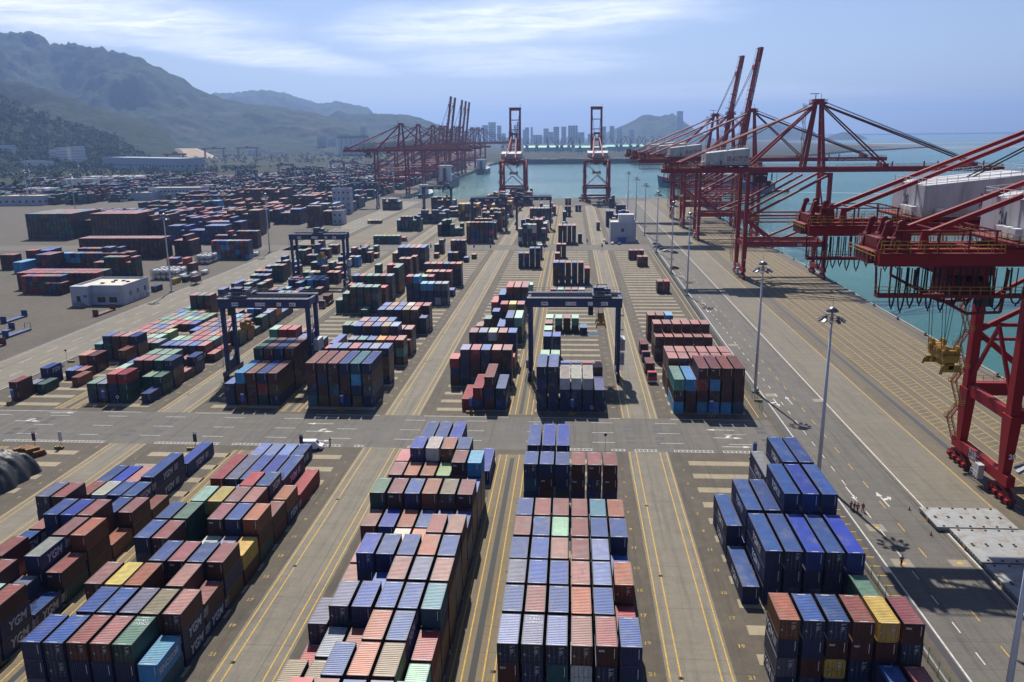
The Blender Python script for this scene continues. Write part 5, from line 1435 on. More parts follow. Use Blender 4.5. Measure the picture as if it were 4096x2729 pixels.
# ---------------------------------------------------------------- hatch covers
hatch_m = mat('hatch_steel', (0.27, 0.28, 0.28, 1), 0.55, metal=0.1, var=0.15, scale=0.4, dirt=(0.17, 0.12, 0.08, 1), dirt_amt=0.75, dscale=0.5)
def hatch(x0, x1, y0, y1, z, label):
    t = empty('hatch_cover', ((x0 + x1) / 2, (y0 + y1) / 2, z)); tag(t, label, 'hatch cover', 'steel hatch covers lying on the quay')
    w, d = (x1 - x0) / 2, (y1 - y0) / 2
    mb = MB(); mb.box(-w, w, -d, d, .32, .85); mb.box(-w + .3, w - .3, -d + .2, d - .2, 0, .32)
    for k in range(14): mb.box(-w - .12, -w - .003, -d + .3 + k * (2 * d - .6) / 13 - .05, -d + .3 + k * (2 * d - .6) / 13 + .05, .34, .82)
    mb.build('plate', hatch_m, t)
    for i in range(6):
        for sy in (-.9, -.05, .05, .9): mb = MB(); mb.box(-w + 1.2 + i * (2 * w - 2.4) / 5 - .18, -w + 1.2 + i * (2 * w - 2.4) / 5 + .18, d * sy - .12, d * sy + .12, .85, 1.0); mb.build('twist_lock', cast_m, t)
    mb = MB(); mb.box(-w - .2, -w - .12, -.4, .3, .2, .8); mb.build('yellow_tag', ylw_m, t)
hatch(63.0, 76.4, 134.3, 142.0, 0, 'farthest grey steel hatch cover lying on the quay apron')
hatch(64.8, 78.2, 122.3, 133.8, 0, 'middle grey steel hatch cover lying on the quay apron')
hatch(65.0, 78.6, 110.4, 121.8, 0, 'nearest grey steel hatch cover, cut by the right photo edge')

# ---------------------------------------------------------------- tarpaulin heap and rusty plates
tarp_m = mat('black_tarpaulin', (0.014, 0.015, 0.017, 1), 0.5, var=0.5, scale=0.8, stretch=(.4, 1.5, 1), dirt=(0.06, 0.065, 0.07, 1), dirt_amt=0.6, dscale=0.35, bump=0.7, bscale=2.5)
mb = MB(); nx, ny = 26, 26
vv = []
for j in range(ny + 1):
    for i in range(nx + 1):
        u, v = i / nx * 2 - 1, j / ny * 2 - 1
        d = max(abs(u), abs(v)); hgt = 6.2 * max(0, 1 - max(abs(u) ** 2.2, abs(v) ** 2.6)) ** .75
        hgt += (.35 * math.sin(v * 19 + 2 * math.sin(u * 4)) + .2 * math.sin(u * 23 + v * 7)) * min(1, (1 - d) * 4) * .6
        vv.append((-116.2 + u * 6.3 + .3 * math.sin(v * 9), 147.2 + v * 5.8 + .3 * math.sin(u * 11), max(0.03, hgt)))
mb.v = vv
for j in range(ny):
    for i in range(nx): a = j * (nx + 1) + i; mb.f.append((a, a + 1, a + nx + 2, a + nx + 1)); mb.m.append(0)
o = mb.build('covered_heap', tarp_m, smooth=True); tag(o, 'heap under a wrinkled black tarpaulin at the left photo edge', 'heap')
rust_m = mat('rusty_steel', (0.22, 0.095, 0.025, 1), 0.75, var=0.5, scale=1.5, dirt=(0.05, 0.03, 0.02, 1), dirt_amt=0.8, dscale=0.9)
q = random.Random(3)
g_ = 0
for k in range(11):
    mb = MB(); zz = (k // 4) * .62; L_ = q.uniform(2.0, 3.0)
    for j in range(4): mb.box(-L_ / 2 + q.uniform(-.1, .1), L_ / 2 + q.uniform(-.1, .1), -.62, .62, j * .15, j * .15 + .11)
    for e in (-.8, .8): mb.box(e - .06, e + .06, -.66, .66, .001, .58)
    o = mb.build('rusty_plate_bundle', rust_m, None, (-120.0 + (k % 4) * 1.35 + q.uniform(-.2, .2), 161.0 + q.uniform(-.5, .9), zz)); o.rotation_euler = (0, 0, q.uniform(.7, 1.0))
    tag(o, 'bundle of rusty steel plates in the pile near the tarpaulin heap', 'steel bundle', 'rusty plate bundles in one pile')

# ---------------------------------------------------------------- vehicles
wheel_m = black_m
def vehicle(kind, loc, rz, col, label, cat):
    t = empty(kind, loc, rz); tag(t, label, cat)
    m = mat('car_' + '_'.join('%d' % int(c * 100) for c in col[:3]), col, 0.3, var=0.03)
    Ln, Wd, H = (5.0, 1.85, 2.1) if kind == 'van' else (4.5, 1.8, 1.45)
    prof = [(-Ln / 2, .35), (-Ln / 2, 1.1), (-Ln / 2 + .25, H - .1), (-Ln / 2 + .6, H), (Ln * .18, H), (Ln * .36, 1.15), (Ln / 2 - .05, .95), (Ln / 2, .35)] if kind == 'van' else [(-Ln / 2, .35), (-Ln / 2, .95), (-Ln * .34, 1.0), (-Ln * .24, H), (Ln * .08, H), (Ln * .25, .98), (Ln / 2 - .05, .8), (Ln / 2, .35)]
    mb = MB(); w = Wd / 2
    for (x0, z0), (x1, z1) in zip(prof, prof[1:]): mb.face([(x0, -w * (.88 if z0 > 1.2 else 1), z0), (x0, w * (.88 if z0 > 1.2 else 1), z0), (x1, w * (.88 if z1 > 1.2 else 1), z1), (x1, -w * (.88 if z1 > 1.2 else 1), z1)][::-1])
    for s in (-1, 1): mb.face([(x, s * w * (.88 if z > 1.2 else 1), z) for x, z in prof][::s])
    mb.face([(-Ln / 2, -w, .35), (Ln / 2, -w, .35), (Ln / 2, w, .35), (-Ln / 2, w, .35)])
    mb.build('car_body', m, t)
    mb = MB()
    za, zb = (1.25, H - .18) if kind == 'van' else (1.02, H - .1)
    for s in (-1, 1):
        for x0, x1 in ((-Ln * .40, -Ln * .16), (-Ln * .14, Ln * .06), (Ln * .08, Ln * .22)) if kind == 'van' else ((-Ln * .25, -Ln * .07), (-Ln * .05, Ln * .10)): mb.face([(x0, s * (w * .95 + .02), za), (x1, s * (w * .95 + .02), za), (x1 - .05, s * (w * .88 + .012), zb), (x0 + .05, s * (w * .88 + .012), zb)][::-s])
    mb.build('side_window', glass_m, t)
    mb = MB(); xa, xb = (Ln * .20, Ln * .345) if kind == 'van' else (Ln * .095, Ln * .235)
    mb.face([(xb + .02, -w * .8, 1.2 if kind == 'van' else 1.03), (xb + .02, w * .8, 1.2 if kind == 'van' else 1.03), (xa + .02, w * .75, H - .1), (xa + .02, -w * .75, H - .1)]); mb.build('windscreen', glass_m, t)
    for x in (-Ln * .31, Ln * .31):
        for s in (-1, 1): mb = MB(); mb.tube((x, s * (w - .2), .33), (x, s * (w + .01), .33), .33, 14); mb.build('wheel', wheel_m, t)
    for s in (-1, 1): mb = MB(); mb.box(Ln / 2 - .06, Ln / 2 + .01, s * w * .7 - .15, s * w * .7 + .15, .62, .8); mb.build('headlight', letter_m, t)
    return t
vehicle('van', (-56.9, 167.3, 0), .05, (.75, .75, .77, 1), 'white van parked at the near edge of the crossing beside blue containers', 'van')
for x, y, c, lb in ((52, 512, (.03, .03, .035, 1), 'black car, farthest of the cars parked at the quay road'), (52.6, 505, (.5, .5, .52, 1), 'silver car, second from the far end of the parked cars'), (53, 498, (.03, .035, .045, 1), 'dark car in the middle of the parked cars by the quay road'), (53.6, 490, (.02, .03, .06, 1), 'navy car second nearest of the parked cars'), (54.6, 480, (.6, .6, .62, 1), 'white car nearest of the parked cars by the quay road'), (58.5, 474, (.02, .02, .025, 1), 'dark car apart on the quay road'), (52.0, 418, (.015, .015, .02, 1), 'black car beside the mast at the fence'),
                    (21.6, 517, (.02, .02, .02, 1), 'black car left of the white building'), (25.2, 515, (.7, .7, .7, 1), 'white car before the white building'), (29.4, 513.5, (.03, .12, .22, 1), 'blue car before the white building'), (20.8, 530, (.7, .7, .7, 1), 'white car left behind the white building')):
    vehicle('parked_car', (x, y, 0), 1.5 if x < 40 else .3, c, lb, 'car')
def truck(loc, rz, label, cab, cont=None, head=1):
    t = empty('terminal_truck', loc, rz); tag(t, label, 'truck', 'container trucks in the yard')
    mb = MB(); mb.box(-9.5, 4.2, -.45, .45, .95, 1.25)
    for x in (-9, -6.5, -3): mb.box(x - .12, x + .12, -1.2, 1.2, 1.1, 1.35)
    mb.build('chassis', dred_m if cab == 'r' else grey_m, t)
    cm_ = mat('cab_red', (.42, .03, .03, 1), .35) if cab == 'r' else mat('cab_dark_red', (.14, .03, .03, 1), .4)
    mb = MB(); mb.face([(2.4, -1.2, .7), (4.7, -1.2, .7), (4.6, -1.2, 2.0), (4.2, -1.2, 3.1), (2.4, -1.2, 3.1)]); mb.face([(2.4, 1.2, .7), (2.4, 1.2, 3.1), (4.2, 1.2, 3.1), (4.6, 1.2, 2.0), (4.7, 1.2, .7)])
    for (x0, z0), (x1, z1) in zip([(4.7, .7), (4.6, 2.0), (4.2, 3.1), (2.4, 3.1), (2.4, .7)], [(4.6, 2.0), (4.2, 3.1), (2.4, 3.1), (2.4, .7), (4.7, .7)]): mb.face([(x0, -1.2, z0), (x0, 1.2, z0), (x1, 1.2, z1), (x1, -1.2, z1)])
    cb = mb.build('cab', cm_, t)
    mb = MB(); mb.face([(4.63, -1.05, 1.95), (4.63, 1.05, 1.95), (4.26, 1.0, 3.0), (4.26, -1.0, 3.0)]); mb.build('windscreen', glass_m, cb)
    mb = MB(); mb.box(4.7, 4.85, -1.2, 1.2, .45, .85); mb.build('bumper', letter_m if cab == 'r' else grey_m, cb)
    for x in (-8.6, -7.3, -6.0, 1.0, 3.7):
        for s in (-1, 1): mb = MB(); mb.tube((x, s * .85, .5), (x, s * 1.22, .5), .5, 12); mb.build('wheel', wheel_m, t)
    return t
def loose(x, y, z, code, L, h, label, group=None, rz=0):
    o = bpy.data.objects.new('shipping_container', gm(('b', L, h, 'panel'), lambda: body_mesh(L, h, 'panel'))); COL.objects.link(o)
    o.location = (x, y, z); o.rotation_euler = (0, 0, rz); o.color = jit(PAL[code][0], int(x * 7 + y)); addchild(o, 'roof', gm(('r', L, h, True), lambda: roof_mesh(L, h, True)), jit(PAL[code][1], int(x)))
    tag(o, label, 'container', group); return o
truck((22.4, 224, 0), -math.pi / 2, 'truck with red cab beside the maroon stacks, carrying a maroon container', 'r'); loose(22.4, 226.2, 1.36, 'r', 6.058, 2.591, 'maroon container riding on the red-cab truck')
truck((22.6, 246, 0), -math.pi / 2, 'second truck behind the red-cab truck, also loaded', 'd'); loose(22.6, 248, 1.36, 'r', 6.058, 2.591, 'maroon container riding on the second truck by the maroon stacks')
truck((-99.8, 322, 0), -math.pi / 2, 'dark red truck in the lane below gantry 02', 'd'); loose(-99.8, 324, 1.36, 'r', 6.058, 2.591, 'maroon container riding on the truck below gantry 02')
truck((-98.5, 470, 0), math.pi / 2, 'truck with bare chassis at the second crossing', 'd')

# flat racks
def flatrack(x, y, rz, m, label, open_end=False):
    t = empty('flat_rack', (x, y, 0), rz); tag(t, label, 'flat rack', 'empty flat racks on the left ground'); mb = MB(); mb.box(-1.2, 1.2, 0, 12.1, .1, .62); mb.build('deck', m, t)
    for k, yy in enumerate((0.0, 11.9)):
        mb = MB()
        if open_end and k == 1:
            for xx in (-1.2, 1.06): mb.box(xx, xx + .14, yy, yy + .14, .62, 2.6)
            mb.box(-1.2, 1.2, yy, yy + .14, 2.6, 2.74)
        else: mb.box(-1.2, 1.2, yy, yy + .2, .62, 2.6)
        mb.build('end_wall', m, t)
fr_b = mat('rack_blue', (0.02, 0.05, 0.16, 1), 0.6, var=.3); fr_r = mat('rack_red', (0.11, 0.035, 0.03, 1), 0.6, var=.3)
for x, y, m, lb, oe in ((-213, 288, fr_b, 'dark flat rack lying farthest left on the open ground', False), (-196.5, 265.5, fr_b, 'blue flat rack with one open end frame', True), (-203, 266, fr_b, 'blue flat rack left of the open-ended one', False), (-191.0, 244, fr_r, 'brown flat rack nearest on the left ground', False), (-184.5, 301, fr_r, 'brown flat rack standing before the white pavilion', False)):
    flatrack(x, y, -.02, m, lb, oe)
for x, y, z, cd_, L, lb, rz in ((-212, 243, 0, 'b', 6.058, 'navy container at the left photo edge beside the flat racks', 0), (-209.2, 243, 0, 'r', 6.058, 'brown container at the left photo edge beside the flat racks', 0), (-176.5, 369, 1.4, 'r', 6.058, 'brown container on a red frame beside the left road mast', .0), (-187, 352, 0, 'b', 6.058, 'dark navy container at the foot of the left road mast', 0), (-187.5, 371, 0, 'y', 6.058, 'yellow container before the white tank stack', 0), (-184.6, 377, 0, 'g', 6.058, 'pale green container beside the yellow one at the tanks', 0)):
    loose(x, y, z, cd_, L, 2.591, lb)
mb = MB()
for x in (-1.2, 1.2):
    for y in (0, 6): mb.bar((x, y, 0), (x, y, 1.38), .15)
mb.bar((-1.2, 0, .6), (1.2, 0, .6), .12); mb.bar((-1.2, 6, .6), (1.2, 6, .6), .12); mb.bar((-1.2, 0, 1.3), (-1.2, 6, 1.3), .12); mb.bar((1.2, 0, 1.3), (1.2, 6, 1.3), .12)
tag(mb.build('steel_frame', fr_r, None, (-176.5, 369, 0)), 'red steel frame carrying a brown container near the left mast', 'frame')

# tank containers
tank_m = mat('tank_white', (0.62, 0.63, 0.66, 1), 0.3, metal=0.25, var=0.06); tframe_m = mat('tank_frame', (0.16, 0.12, 0.12, 1), 0.5)
def tank(loc):
    t = empty('tank_container', loc)
    mb = MB(); mb.lathe([(0, -.05), (.6, .05), (1.0, .3), (1.08, .5), (1.08, 5.5), (1.0, 5.7), (.6, 5.95), (0, 6.05)], 16); mb.xform(Matrix.Translation((0, 0, 1.3)) @ Matrix.Rotation(-math.pi / 2, 4, 'X')); mb.build('vessel', tank_m, t, smooth=True)
    mb = MB()
    for y in (0, 5.95):
        for x in (-1.16, 1.16): mb.bar((x, y, 0), (x, y, 2.55), .13)
        for z in (.07, 2.5): mb.bar((-1.16, y, z), (1.16, y, z), .13)
        mb.bar((-1.16, y, 1.9), (-.5, y, 2.5), .08); mb.bar((1.16, y, 1.9), (.5, y, 2.5), .08); mb.bar((-1.16, y, .7), (-.5, y, .07), .08); mb.bar((1.16, y, .7), (.5, y, .07), .08)
    for x in (-1.16, 1.16):
        mb.bar((x, 0, .07), (x, 5.95, .07), .1); mb.bar((x, 0, 2.5), (x, 5.95, 2.5), .07)
    mb.build('frame', tframe_m, t); return t
tk = tank((-203, 383, 0)); n_ = 0
spots = [(-203 + c * 2.6, 383 + r * 6.5, z * 2.6) for c in range(5) for r in range(2) for z in range(2)] + [(-190 + c * 2.6, 384 + c * 6.4, 0) for c in range(3)] + [(-203 + c * 2.6, 432 + r * 6.5, z * 2.6) for c in range(3) for r in range(2) for z in range(2)] + [(-183, 462, 0)]
for i, p in enumerate(spots):
    o = tk if i == 0 else dup(tk, p); o.location = p
    tag(o, 'white tank container in the nearer stack before the left road' if p[1] < 405 else ('white tank container in the farther stack before the left road' if p[1] < 460 else 'single white tank container beside the navy and red stack'), 'tank container', 'white tank containers')

# ---------------------------------------------------------------- buildings
bw_m = mat('render_white', (0.40, 0.42, 0.48, 1), 0.75, var=0.08, scale=0.2, dirt=(0.3, 0.29, 0.28, 1), dirt_amt=0.5, dscale=0.3, stretch=(1, 1, .4))
roofw_m = mat('roof_screed', (0.55, 0.51, 0.42, 1), 0.8, var=0.12, dirt=(0.2, 0.18, 0.15, 1), dirt_amt=.6)
win_m = mat('window_glass', (0.03, 0.035, 0.045, 1), 0.12)
def building(name, loc, rz, w, d, h, label, wm=None, floors=0, nwin=0, par=0.8, win_w=1.4, win_h=1.5, extras=None, cat='building', roof=None, group=None):
    t = empty(name, loc, rz); tag(t, label, cat, group); wm = wm or bw_m
    mb = MB(); mb.box(-w / 2, w / 2, -d / 2, d / 2, 0, h, 0, 'tb')
    e = .28
    if par:
        mb.box(-w / 2, w / 2, -d / 2, -d / 2 + e, h, h + par, 0, 'b'); mb.box(-w / 2, w / 2, d / 2 - e, d / 2, h, h + par, 0, 'b'); mb.box(-w / 2, -w / 2 + e, -d / 2 + e, d / 2 - e, h, h + par, 0, 'bns'); mb.box(w / 2 - e, w / 2, -d / 2 + e, d / 2 - e, h, h + par, 0, 'bns')
    mb.build('wall', wm, t)
    mb = MB(); mb.face([(-w / 2 + (e if par else 0), -d / 2 + (e if par else 0), h), (w / 2 - (e if par else 0), -d / 2 + (e if par else 0), h), (w / 2 - (e if par else 0), d / 2 - (e if par else 0), h), (-w / 2 + (e if par else 0), d / 2 - (e if par else 0), h)]); mb.build('roof', roof or roofw_m, t)
    n = 0
    for f in range(floors):
        z0 = (f + .35) * h / floors
        for k in range(nwin):
            x = -w / 2 + (k + .5) * w / nwin
            if n >= 80: break
            mb = MB(); mb.face([(x - win_w / 2, -d / 2 - .02, z0), (x + win_w / 2, -d / 2 - .02, z0), (x + win_w / 2, -d / 2 - .02, z0 + win_h), (x - win_w / 2, -d / 2 - .02, z0 + win_h)]); mb.box(x - win_w / 2 - .1, x + win_w / 2 + .1, -d / 2 - .18, -d / 2 - .003, z0 - .15, z0 - .03, 1); mb.build('window', [win_m, wm], t); n += 1
        ns = max(1, int(nwin * d / w))
        for k in range(ns):
            y = -d / 2 + (k + .5) * d / ns
            if n >= 95: break
            mb = MB(); mb.face([(w / 2 + .02, y - win_w / 2, z0), (w / 2 + .02, y + win_w / 2, z0), (w / 2 + .02, y + win_w / 2, z0 + win_h), (w / 2 + .02, y - win_w / 2, z0 + win_h)]); mb.build('window', win_m, t); n += 1
    if extras: extras(t, w, d, h)
    return t
def pavil(t, w, d, h):
    mb = MB(); mb.box(-2.4, 8.2, -d / 2 - 1.3, -d / 2 - .01, h * .62, h * .62 + .25); mb.build('canopy', bw_m, t)
    for x in (-1, 4): mb = MB(); mb.box(x, x + 3.4, -d / 2 - .05, -d / 2 - .005, 1.0, 3.2); mb.build('window', win_m, t)
    mb = MB(); mb.box(-w / 2 + 2.4, -w / 2 + 4, -d / 2 - 3.05, -d / 2 - 3.0, 1.6, 4.2); mb.build('door', win_m, t)
    mb = MB(); mb.box(-w / 2, -w / 2 + 7.4, -d / 2 - 3.0, -d / 2 - .01, 0, h + .8); mb.build('entrance_wing', bw_m, t)
    mb = MB(); mb.box(-w / 2 + 5.2, -w / 2 + 7, -d / 2 - 3.05, -d / 2 - 3.005, 3.6, 4.6); mb.build('blue_plate', sign_blue, t)
    mb = MB(); mb.box(-w / 2 + 1.4, -w / 2 + 4.6, -d / 2 - 4.6, -d / 2 - 3.01, 1.2, 1.4)
    for k in range(5): mb.box(-w / 2 + 4.6 + k * .4, -w / 2 + 5 + k * .4, -d / 2 - 4.4, -d / 2 - 3.1, 0, 1.2 - k * .24)
    mb.rail([(-w / 2 + 1.4, -d / 2 - 4.6, 1.4), (-w / 2 + 4.6, -d / 2 - 4.6, 1.4)], 1.0, 1.0, .04); mb.box(-w / 2 + 1.6, -w / 2 + 4.5, -d / 2 - 4.4, -d / 2 - 3.01, 0, 1.2); mb.build('entrance_stair', concrete_m, t)
    for y in (-5, 1, 7): mb = MB(); mb.box(w / 2 + .003, w / 2 + .04, y - .8, y + .8, 3.0, 5.0); mb.build('window', win_m, t)
    for y in (-2.5, 3.2, 5, 9): mb = MB(); mb.box(w / 2 + .05, w / 2 + .6, y - .5, y + .5, 1.2, 2.1); mb.build('air_conditioner', house_m, t)
    for x, y in ((-3, -2), (0, 1), (3, 4), (-1, 5), (6, 2)): mb = MB(); mb.box(x - .7, x + .7, y - .4, y + .4, h + .005, h + .5); mb.build('roof_vent', letter_dk, t)
building('pavilion', (-195.5, 334, 0), 0, 21, 21, 7.4, 'white flat-roofed pavilion with bright roof beside the left road', extras=pavil)
def wb(t, w, d, h):
    mb = MB(); mb.box(-2.5, 7.4, -1.5, 8, h, h + 4.6); mb.build('upper_room', bw_m, t)
    mb = MB(); mb.box(-1.2, .4, -d / 2 - .05, -d / 2 - .004, 6.4, 8.6); mb.build('window', win_m, t)
    mb = MB(); mb.box(-4.0, 2.6, -d / 2 - 1.5, -d / 2 - .01, 3.2, 3.5); mb.build('canopy', bw_m, t); mb = MB(); mb.box(-3.4, 2.0, -d / 2 - .05, -d / 2 - .004, .05, 3.0); mb.build('door', sign_blue, t)
    for x in (-7.2, 6.5): mb = MB(); mb.tube((x, -d / 2 - .12, 0), (x, -d / 2 - .12, h), .1, 6); mb.build('downpipe', house_m, t)
building('substation', (32.4, 535, 0), 0, 16, 20, 11.8, 'white two-level building with cars parked before it at the second crossing', extras=wb)
building('office_block', (-447, 925, 0), .0, 60, 26, 12, 'white two-storey office with a row of dark windows on the left', floors=2, nwin=14, win_w=2.4)
building('office_annexe', (-487, 905, 0), 0, 46, 24, 8, 'low white annexe on the left of the office block')
building('shed', (-596, 842, 0), .05, 92, 26, 9.5, 'long low white shed with small dark openings at the left photo edge', floors=1, nwin=13, win_w=2.6, win_h=2.0)
building('gatehouse', (-182, 640, 0), 0, 8, 12, 10, 'small white hut beside the brown stack on the left road', floors=2, nwin=2)
building('control_tower', (-205, 735, 0), .1, 16, 14, 21, 'white four-storey control block among the far stacks', floors=4, nwin=4)
grey_w = mat('warehouse_grey', (0.30, 0.34, 0.42, 1), 0.7, var=.08)
building('warehouse', (-905, 1760, 0), -.62, 330, 60, 26, 'long grey warehouse with pale roof on the left below the hill road', wm=grey_w, floors=1, nwin=24, win_w=6, win_h=4, roof=grey_w)
# ================================================================ HILLS, TOWN, FAR HARBOUR, SHIPS
from mathutils import noise as mn
def hill_mat(name, c1, c2, rock=(0.16, 0.13, 0.11, 1), sc=0.02, rk=0.35):
    m = bpy.data.materials.new(name); m.use_nodes = True; t = m.node_tree; L = t.links; b = t.nodes['Principled BSDF']; b.inputs['Roughness'].default_value = 0.95; b.inputs['Specular IOR Level'].default_value = 0.1
    tcn = t.nodes.new('ShaderNodeTexCoord')
    def nz(s_, d_, r_=.65):
        n = t.nodes.new('ShaderNodeTexNoise'); n.inputs['Scale'].default_value = s_; n.inputs['Detail'].default_value = d_; n.inputs['Roughness'].default_value = r_; L.new(tcn.outputs['Object'], n.inputs['Vector']); return n.outputs['Fac']
    def rm(f, a, z, lo=0, hi=1):
        r = t.nodes.new('ShaderNodeMapRange'); r.inputs['From Min'].default_value = a; r.inputs['From Max'].default_value = z; r.inputs['To Min'].default_value = lo; r.inputs['To Max'].default_value = hi; L.new(f, r.inputs['Value']); return r.outputs[0]
    def mix(f, a, z):
        x = t.nodes.new('ShaderNodeMix'); x.data_type = 'RGBA'; L.new(f, x.inputs['Factor'])
        for k, c in ((6, a), (7, z)):
            if hasattr(c, 'node'): L.new(c, x.inputs[k])
            else: x.inputs[k].default_value = c
        return x.outputs[2]
    base = mix(rm(nz(sc, 8, .75), .38, .62), c1, c2)
    base = mix(rm(nz(sc * .35, 9, .7), .60, .70, 0, rk), base, rock)
    L.new(base, b.inputs['Base Color'])
    bp = t.nodes.new('ShaderNodeBump'); bp.inputs['Strength'].default_value = 1.0; bp.inputs['Distance'].default_value = 14
    L.new(nz(sc * 2.2, 8, .75), bp.inputs['Height']); L.new(bp.outputs[0], b.inputs['Normal']); return m
hm1 = hill_mat('wooded_slope', (0.020, 0.034, 0.014, 1), (0.05, 0.066, 0.026, 1), sc=.03)
hm2 = hill_mat('scrub_slope', (0.020, 0.036, 0.024, 1), (0.055, 0.07, 0.042, 1), sc=.012, rk=.6)
def interp(P, x):
    if x <= P[0][0]: return P[0][1]
    for (a, za), (b2, zb) in zip(P, P[1:]):
        if x <= b2: return za + (zb - za) * (x - a) / (b2 - a)
    return P[-1][1]
HILL = {}
def hill(name, prof, yr, depth, m, nx=160, ny=46, rough=1.0, seed=0, skew=0.0, back=0.7):
    """a hill range whose crest runs at about distance yr; prof = (slope of bearing, slope of height) pairs of the crest"""
    x0, x1 = prof[0][0] * yr, prof[-1][0] * yr
    P = [(a * yr, max(0.0, 67 + z * yr)) for a, z in prof]
    mb = MB(); rowsn = ny + int(ny * back)
    for j in range(rowsn + 1):
        w = j / ny
        for i in range(nx + 1):
            f = i / nx; x = x0 + (x1 - x0) * f
            crest = interp(P, x); xx = x * (1 - (1 - w) * depth / yr * .9) if w <= 1 else x * (1 + (w - 1) * depth / yr)
            yy = yr + (w - 1) * depth + skew * (f - .5) + 60 * rough * mn.noise(Vector((x * .002, seed, 0)))
            sh = w ** 1.25 if w <= 1 else max(0, 1 - (w - 1) * 1.4) ** 1.1
            v = Vector((xx * .0022 + seed * 3, yy * .0022, seed))
            spur = mn.fractal(v, .85, 2.1, 7) * .5 - abs(mn.noise(v * .7)) * .35 - abs(mn.noise(v * 2.3)) * .22
            amp = min(1, abs(1 - w) * 3.2) * rough
            z = crest * sh * (1 + amp * spur) + crest * .030 * mn.fractal(v * 9, .7, 2, 5) * rough
            if w <= 0.001 or j == rowsn or i in (0, nx): z = min(z, -3.0)
            mb.v.append((xx, yy, z))
    for j in range(rowsn):
        for i in range(nx): a = j * (nx + 1) + i; mb.f.append((a, a + 1, a + nx + 2, a + nx + 1)); mb.m.append(0)
    o = mb.build(name, m, smooth=True); o['kind'] = 'structure'; HILL[name + str(seed)] = mb.v
    return o, mb.v
A = [(-.90, .02), (-.80, .055), (-.73, .058), (-.6962, 0.052), (-0.6693, 0.0421), (-0.6377, 0.0259), (-0.6071, 0.015), (-0.5701, 0.006), (-0.5593, 0.0), (-0.5417, -0.014), (-.515, -.026)]
Bp = [(-.85, .05), (-.75, .075), (-0.6931, 0.0701), (-0.656, 0.0661), (-0.6206, 0.0518), (-0.5848, 0.0392), (-0.5488, 0.0283), (-0.5126, 0.0192), (-0.495, 0.0103), (-0.4884, 0.0032), (-.47, -.018)]
Cp = [(-.95, .08), (-.80, .125), (-.72, .118), (-0.684, 0.1235), (-0.654, 0.1246), (-0.6326, 0.1192), (-0.6256, 0.1107), (-0.6116, 0.1113), (-0.5751, 0.1076), (-0.559, 0.1045), (-0.5428, 0.1017), (-0.5126, 0.0936), (-0.5008, 0.0858), (-0.4782, 0.0754), (-0.4609, 0.0658), (-0.4474, 0.0554), (-0.435, 0.0505), (-0.3995, 0.0402), (-0.3454, 0.0344), (-0.299, 0.0252), (-.25, .012), (-.21, -.008)]
Dp = [(-.48, .03), (-0.4295, 0.0509), (-0.3984, 0.0521), (-0.3655, 0.0542), (-0.344, 0.0514), (-0.3264, 0.0452), (-0.3017, 0.0381), (-0.2782, 0.0403), (-0.2576, 0.0359), (-0.2435, 0.0332), (-0.2358, 0.0258), (-.20, .008), (-.18, -.005)]
Ep = [(-.37, -.005), (-0.3404, 0.0127), (-0.3128, 0.0185), (-0.2945, 0.0219), (-0.2778, 0.0297), (-0.2655, 0.0249), (-0.2349, 0.0254), (-0.1975, 0.0241), (-0.1799, 0.0196), (-0.1641, 0.0135), (-0.1518, 0.0091), (-0.1343, 0.0021), (-.125, -.01)]
Fp = [(.015, -.009), (0.0288, -0.0034), (0.0409, 0.0009), (0.0716, 0.0139), (0.0818, 0.0199), (0.088, 0.0202), (0.1005, 0.0181), (0.1149, 0.0211), (0.1212, 0.0174), (0.1339, 0.0082), (0.1488, -0.0011), (.165, -.008)]
Gp = [(.165, -.0088), (0.1738, -0.0074), (0.1859, -0.0035), (0.212, 0.0063), (0.234, 0.0115), (0.2508, 0.0038), (0.2692, 0.0016), (0.2774, -0.0005), (0.2851, -0.0086)]
Ip = [(.290, -.0092), (0.2941, -0.0067), (0.3098, -0.0018), (0.324, -0.003), (0.3345, -0.0075), (.337, -.0095)]
hA, vA = hill('hills', A, 2250, 520, hm1, 170, 40, .9, 1)
hill('hills', Bp, 2900, 620, hm1, 170, 40, .9, 2)
hill('mountain', Cp, 4300, 1300, hm2, 240, 70, 1.0, 3)
hill('mountain', Dp, 7200, 1800, hm2, 150, 40, 1.0, 4)
hill('hills', Ep, 5000, 800, hm2, 140, 36, .9, 5)
hill('hills', Fp, 6600, 900, hm2, 120, 30, 1.0, 6)
hill('hills', Gp, 7600, 700, hm2, 110, 26, .9, 7)
hill('island', Ip, 7300, 380, hm2, 60, 16, .7, 8)
mud_m = mat('tidal_mud', (0.16, 0.13, 0.10, 1), 0.6, var=.3, scale=.004)
q = random.Random(21)
def flat(name, cx, cy, rx, ry, m, seed, z=-4.35):
    mb = MB(); n = 60; pts = []
    for k in range(n):
        a = 2 * math.pi * k / n; r = 1 + .35 * mn.noise(Vector((math.cos(a) * 1.6, math.sin(a) * 1.6, seed)))
        pts.append((cx + rx * r * math.cos(a), cy + ry * r * math.sin(a), z))
    mb.face(pts); o = mb.build(name, m); o['kind'] = 'structure'
flat('mudflat', 2300, 3600, 1050, 160, mud_m, 1); flat('mudflat', 1750, 4700, 560, 170, mud_m, 2); flat('mudflat', 3300, 4900, 900, 190, mud_m, 3); flat('mudflat', 4200, 6100, 1600, 260, mud_m, 4); flat('mudflat', 1500, 3330, 330, 60, mud_m, 5)
mb = MB(); mb.box(3800, 14000, 13000, 15500, -8, 4); mb.build('far_coast', hm2)['kind'] = 'structure'

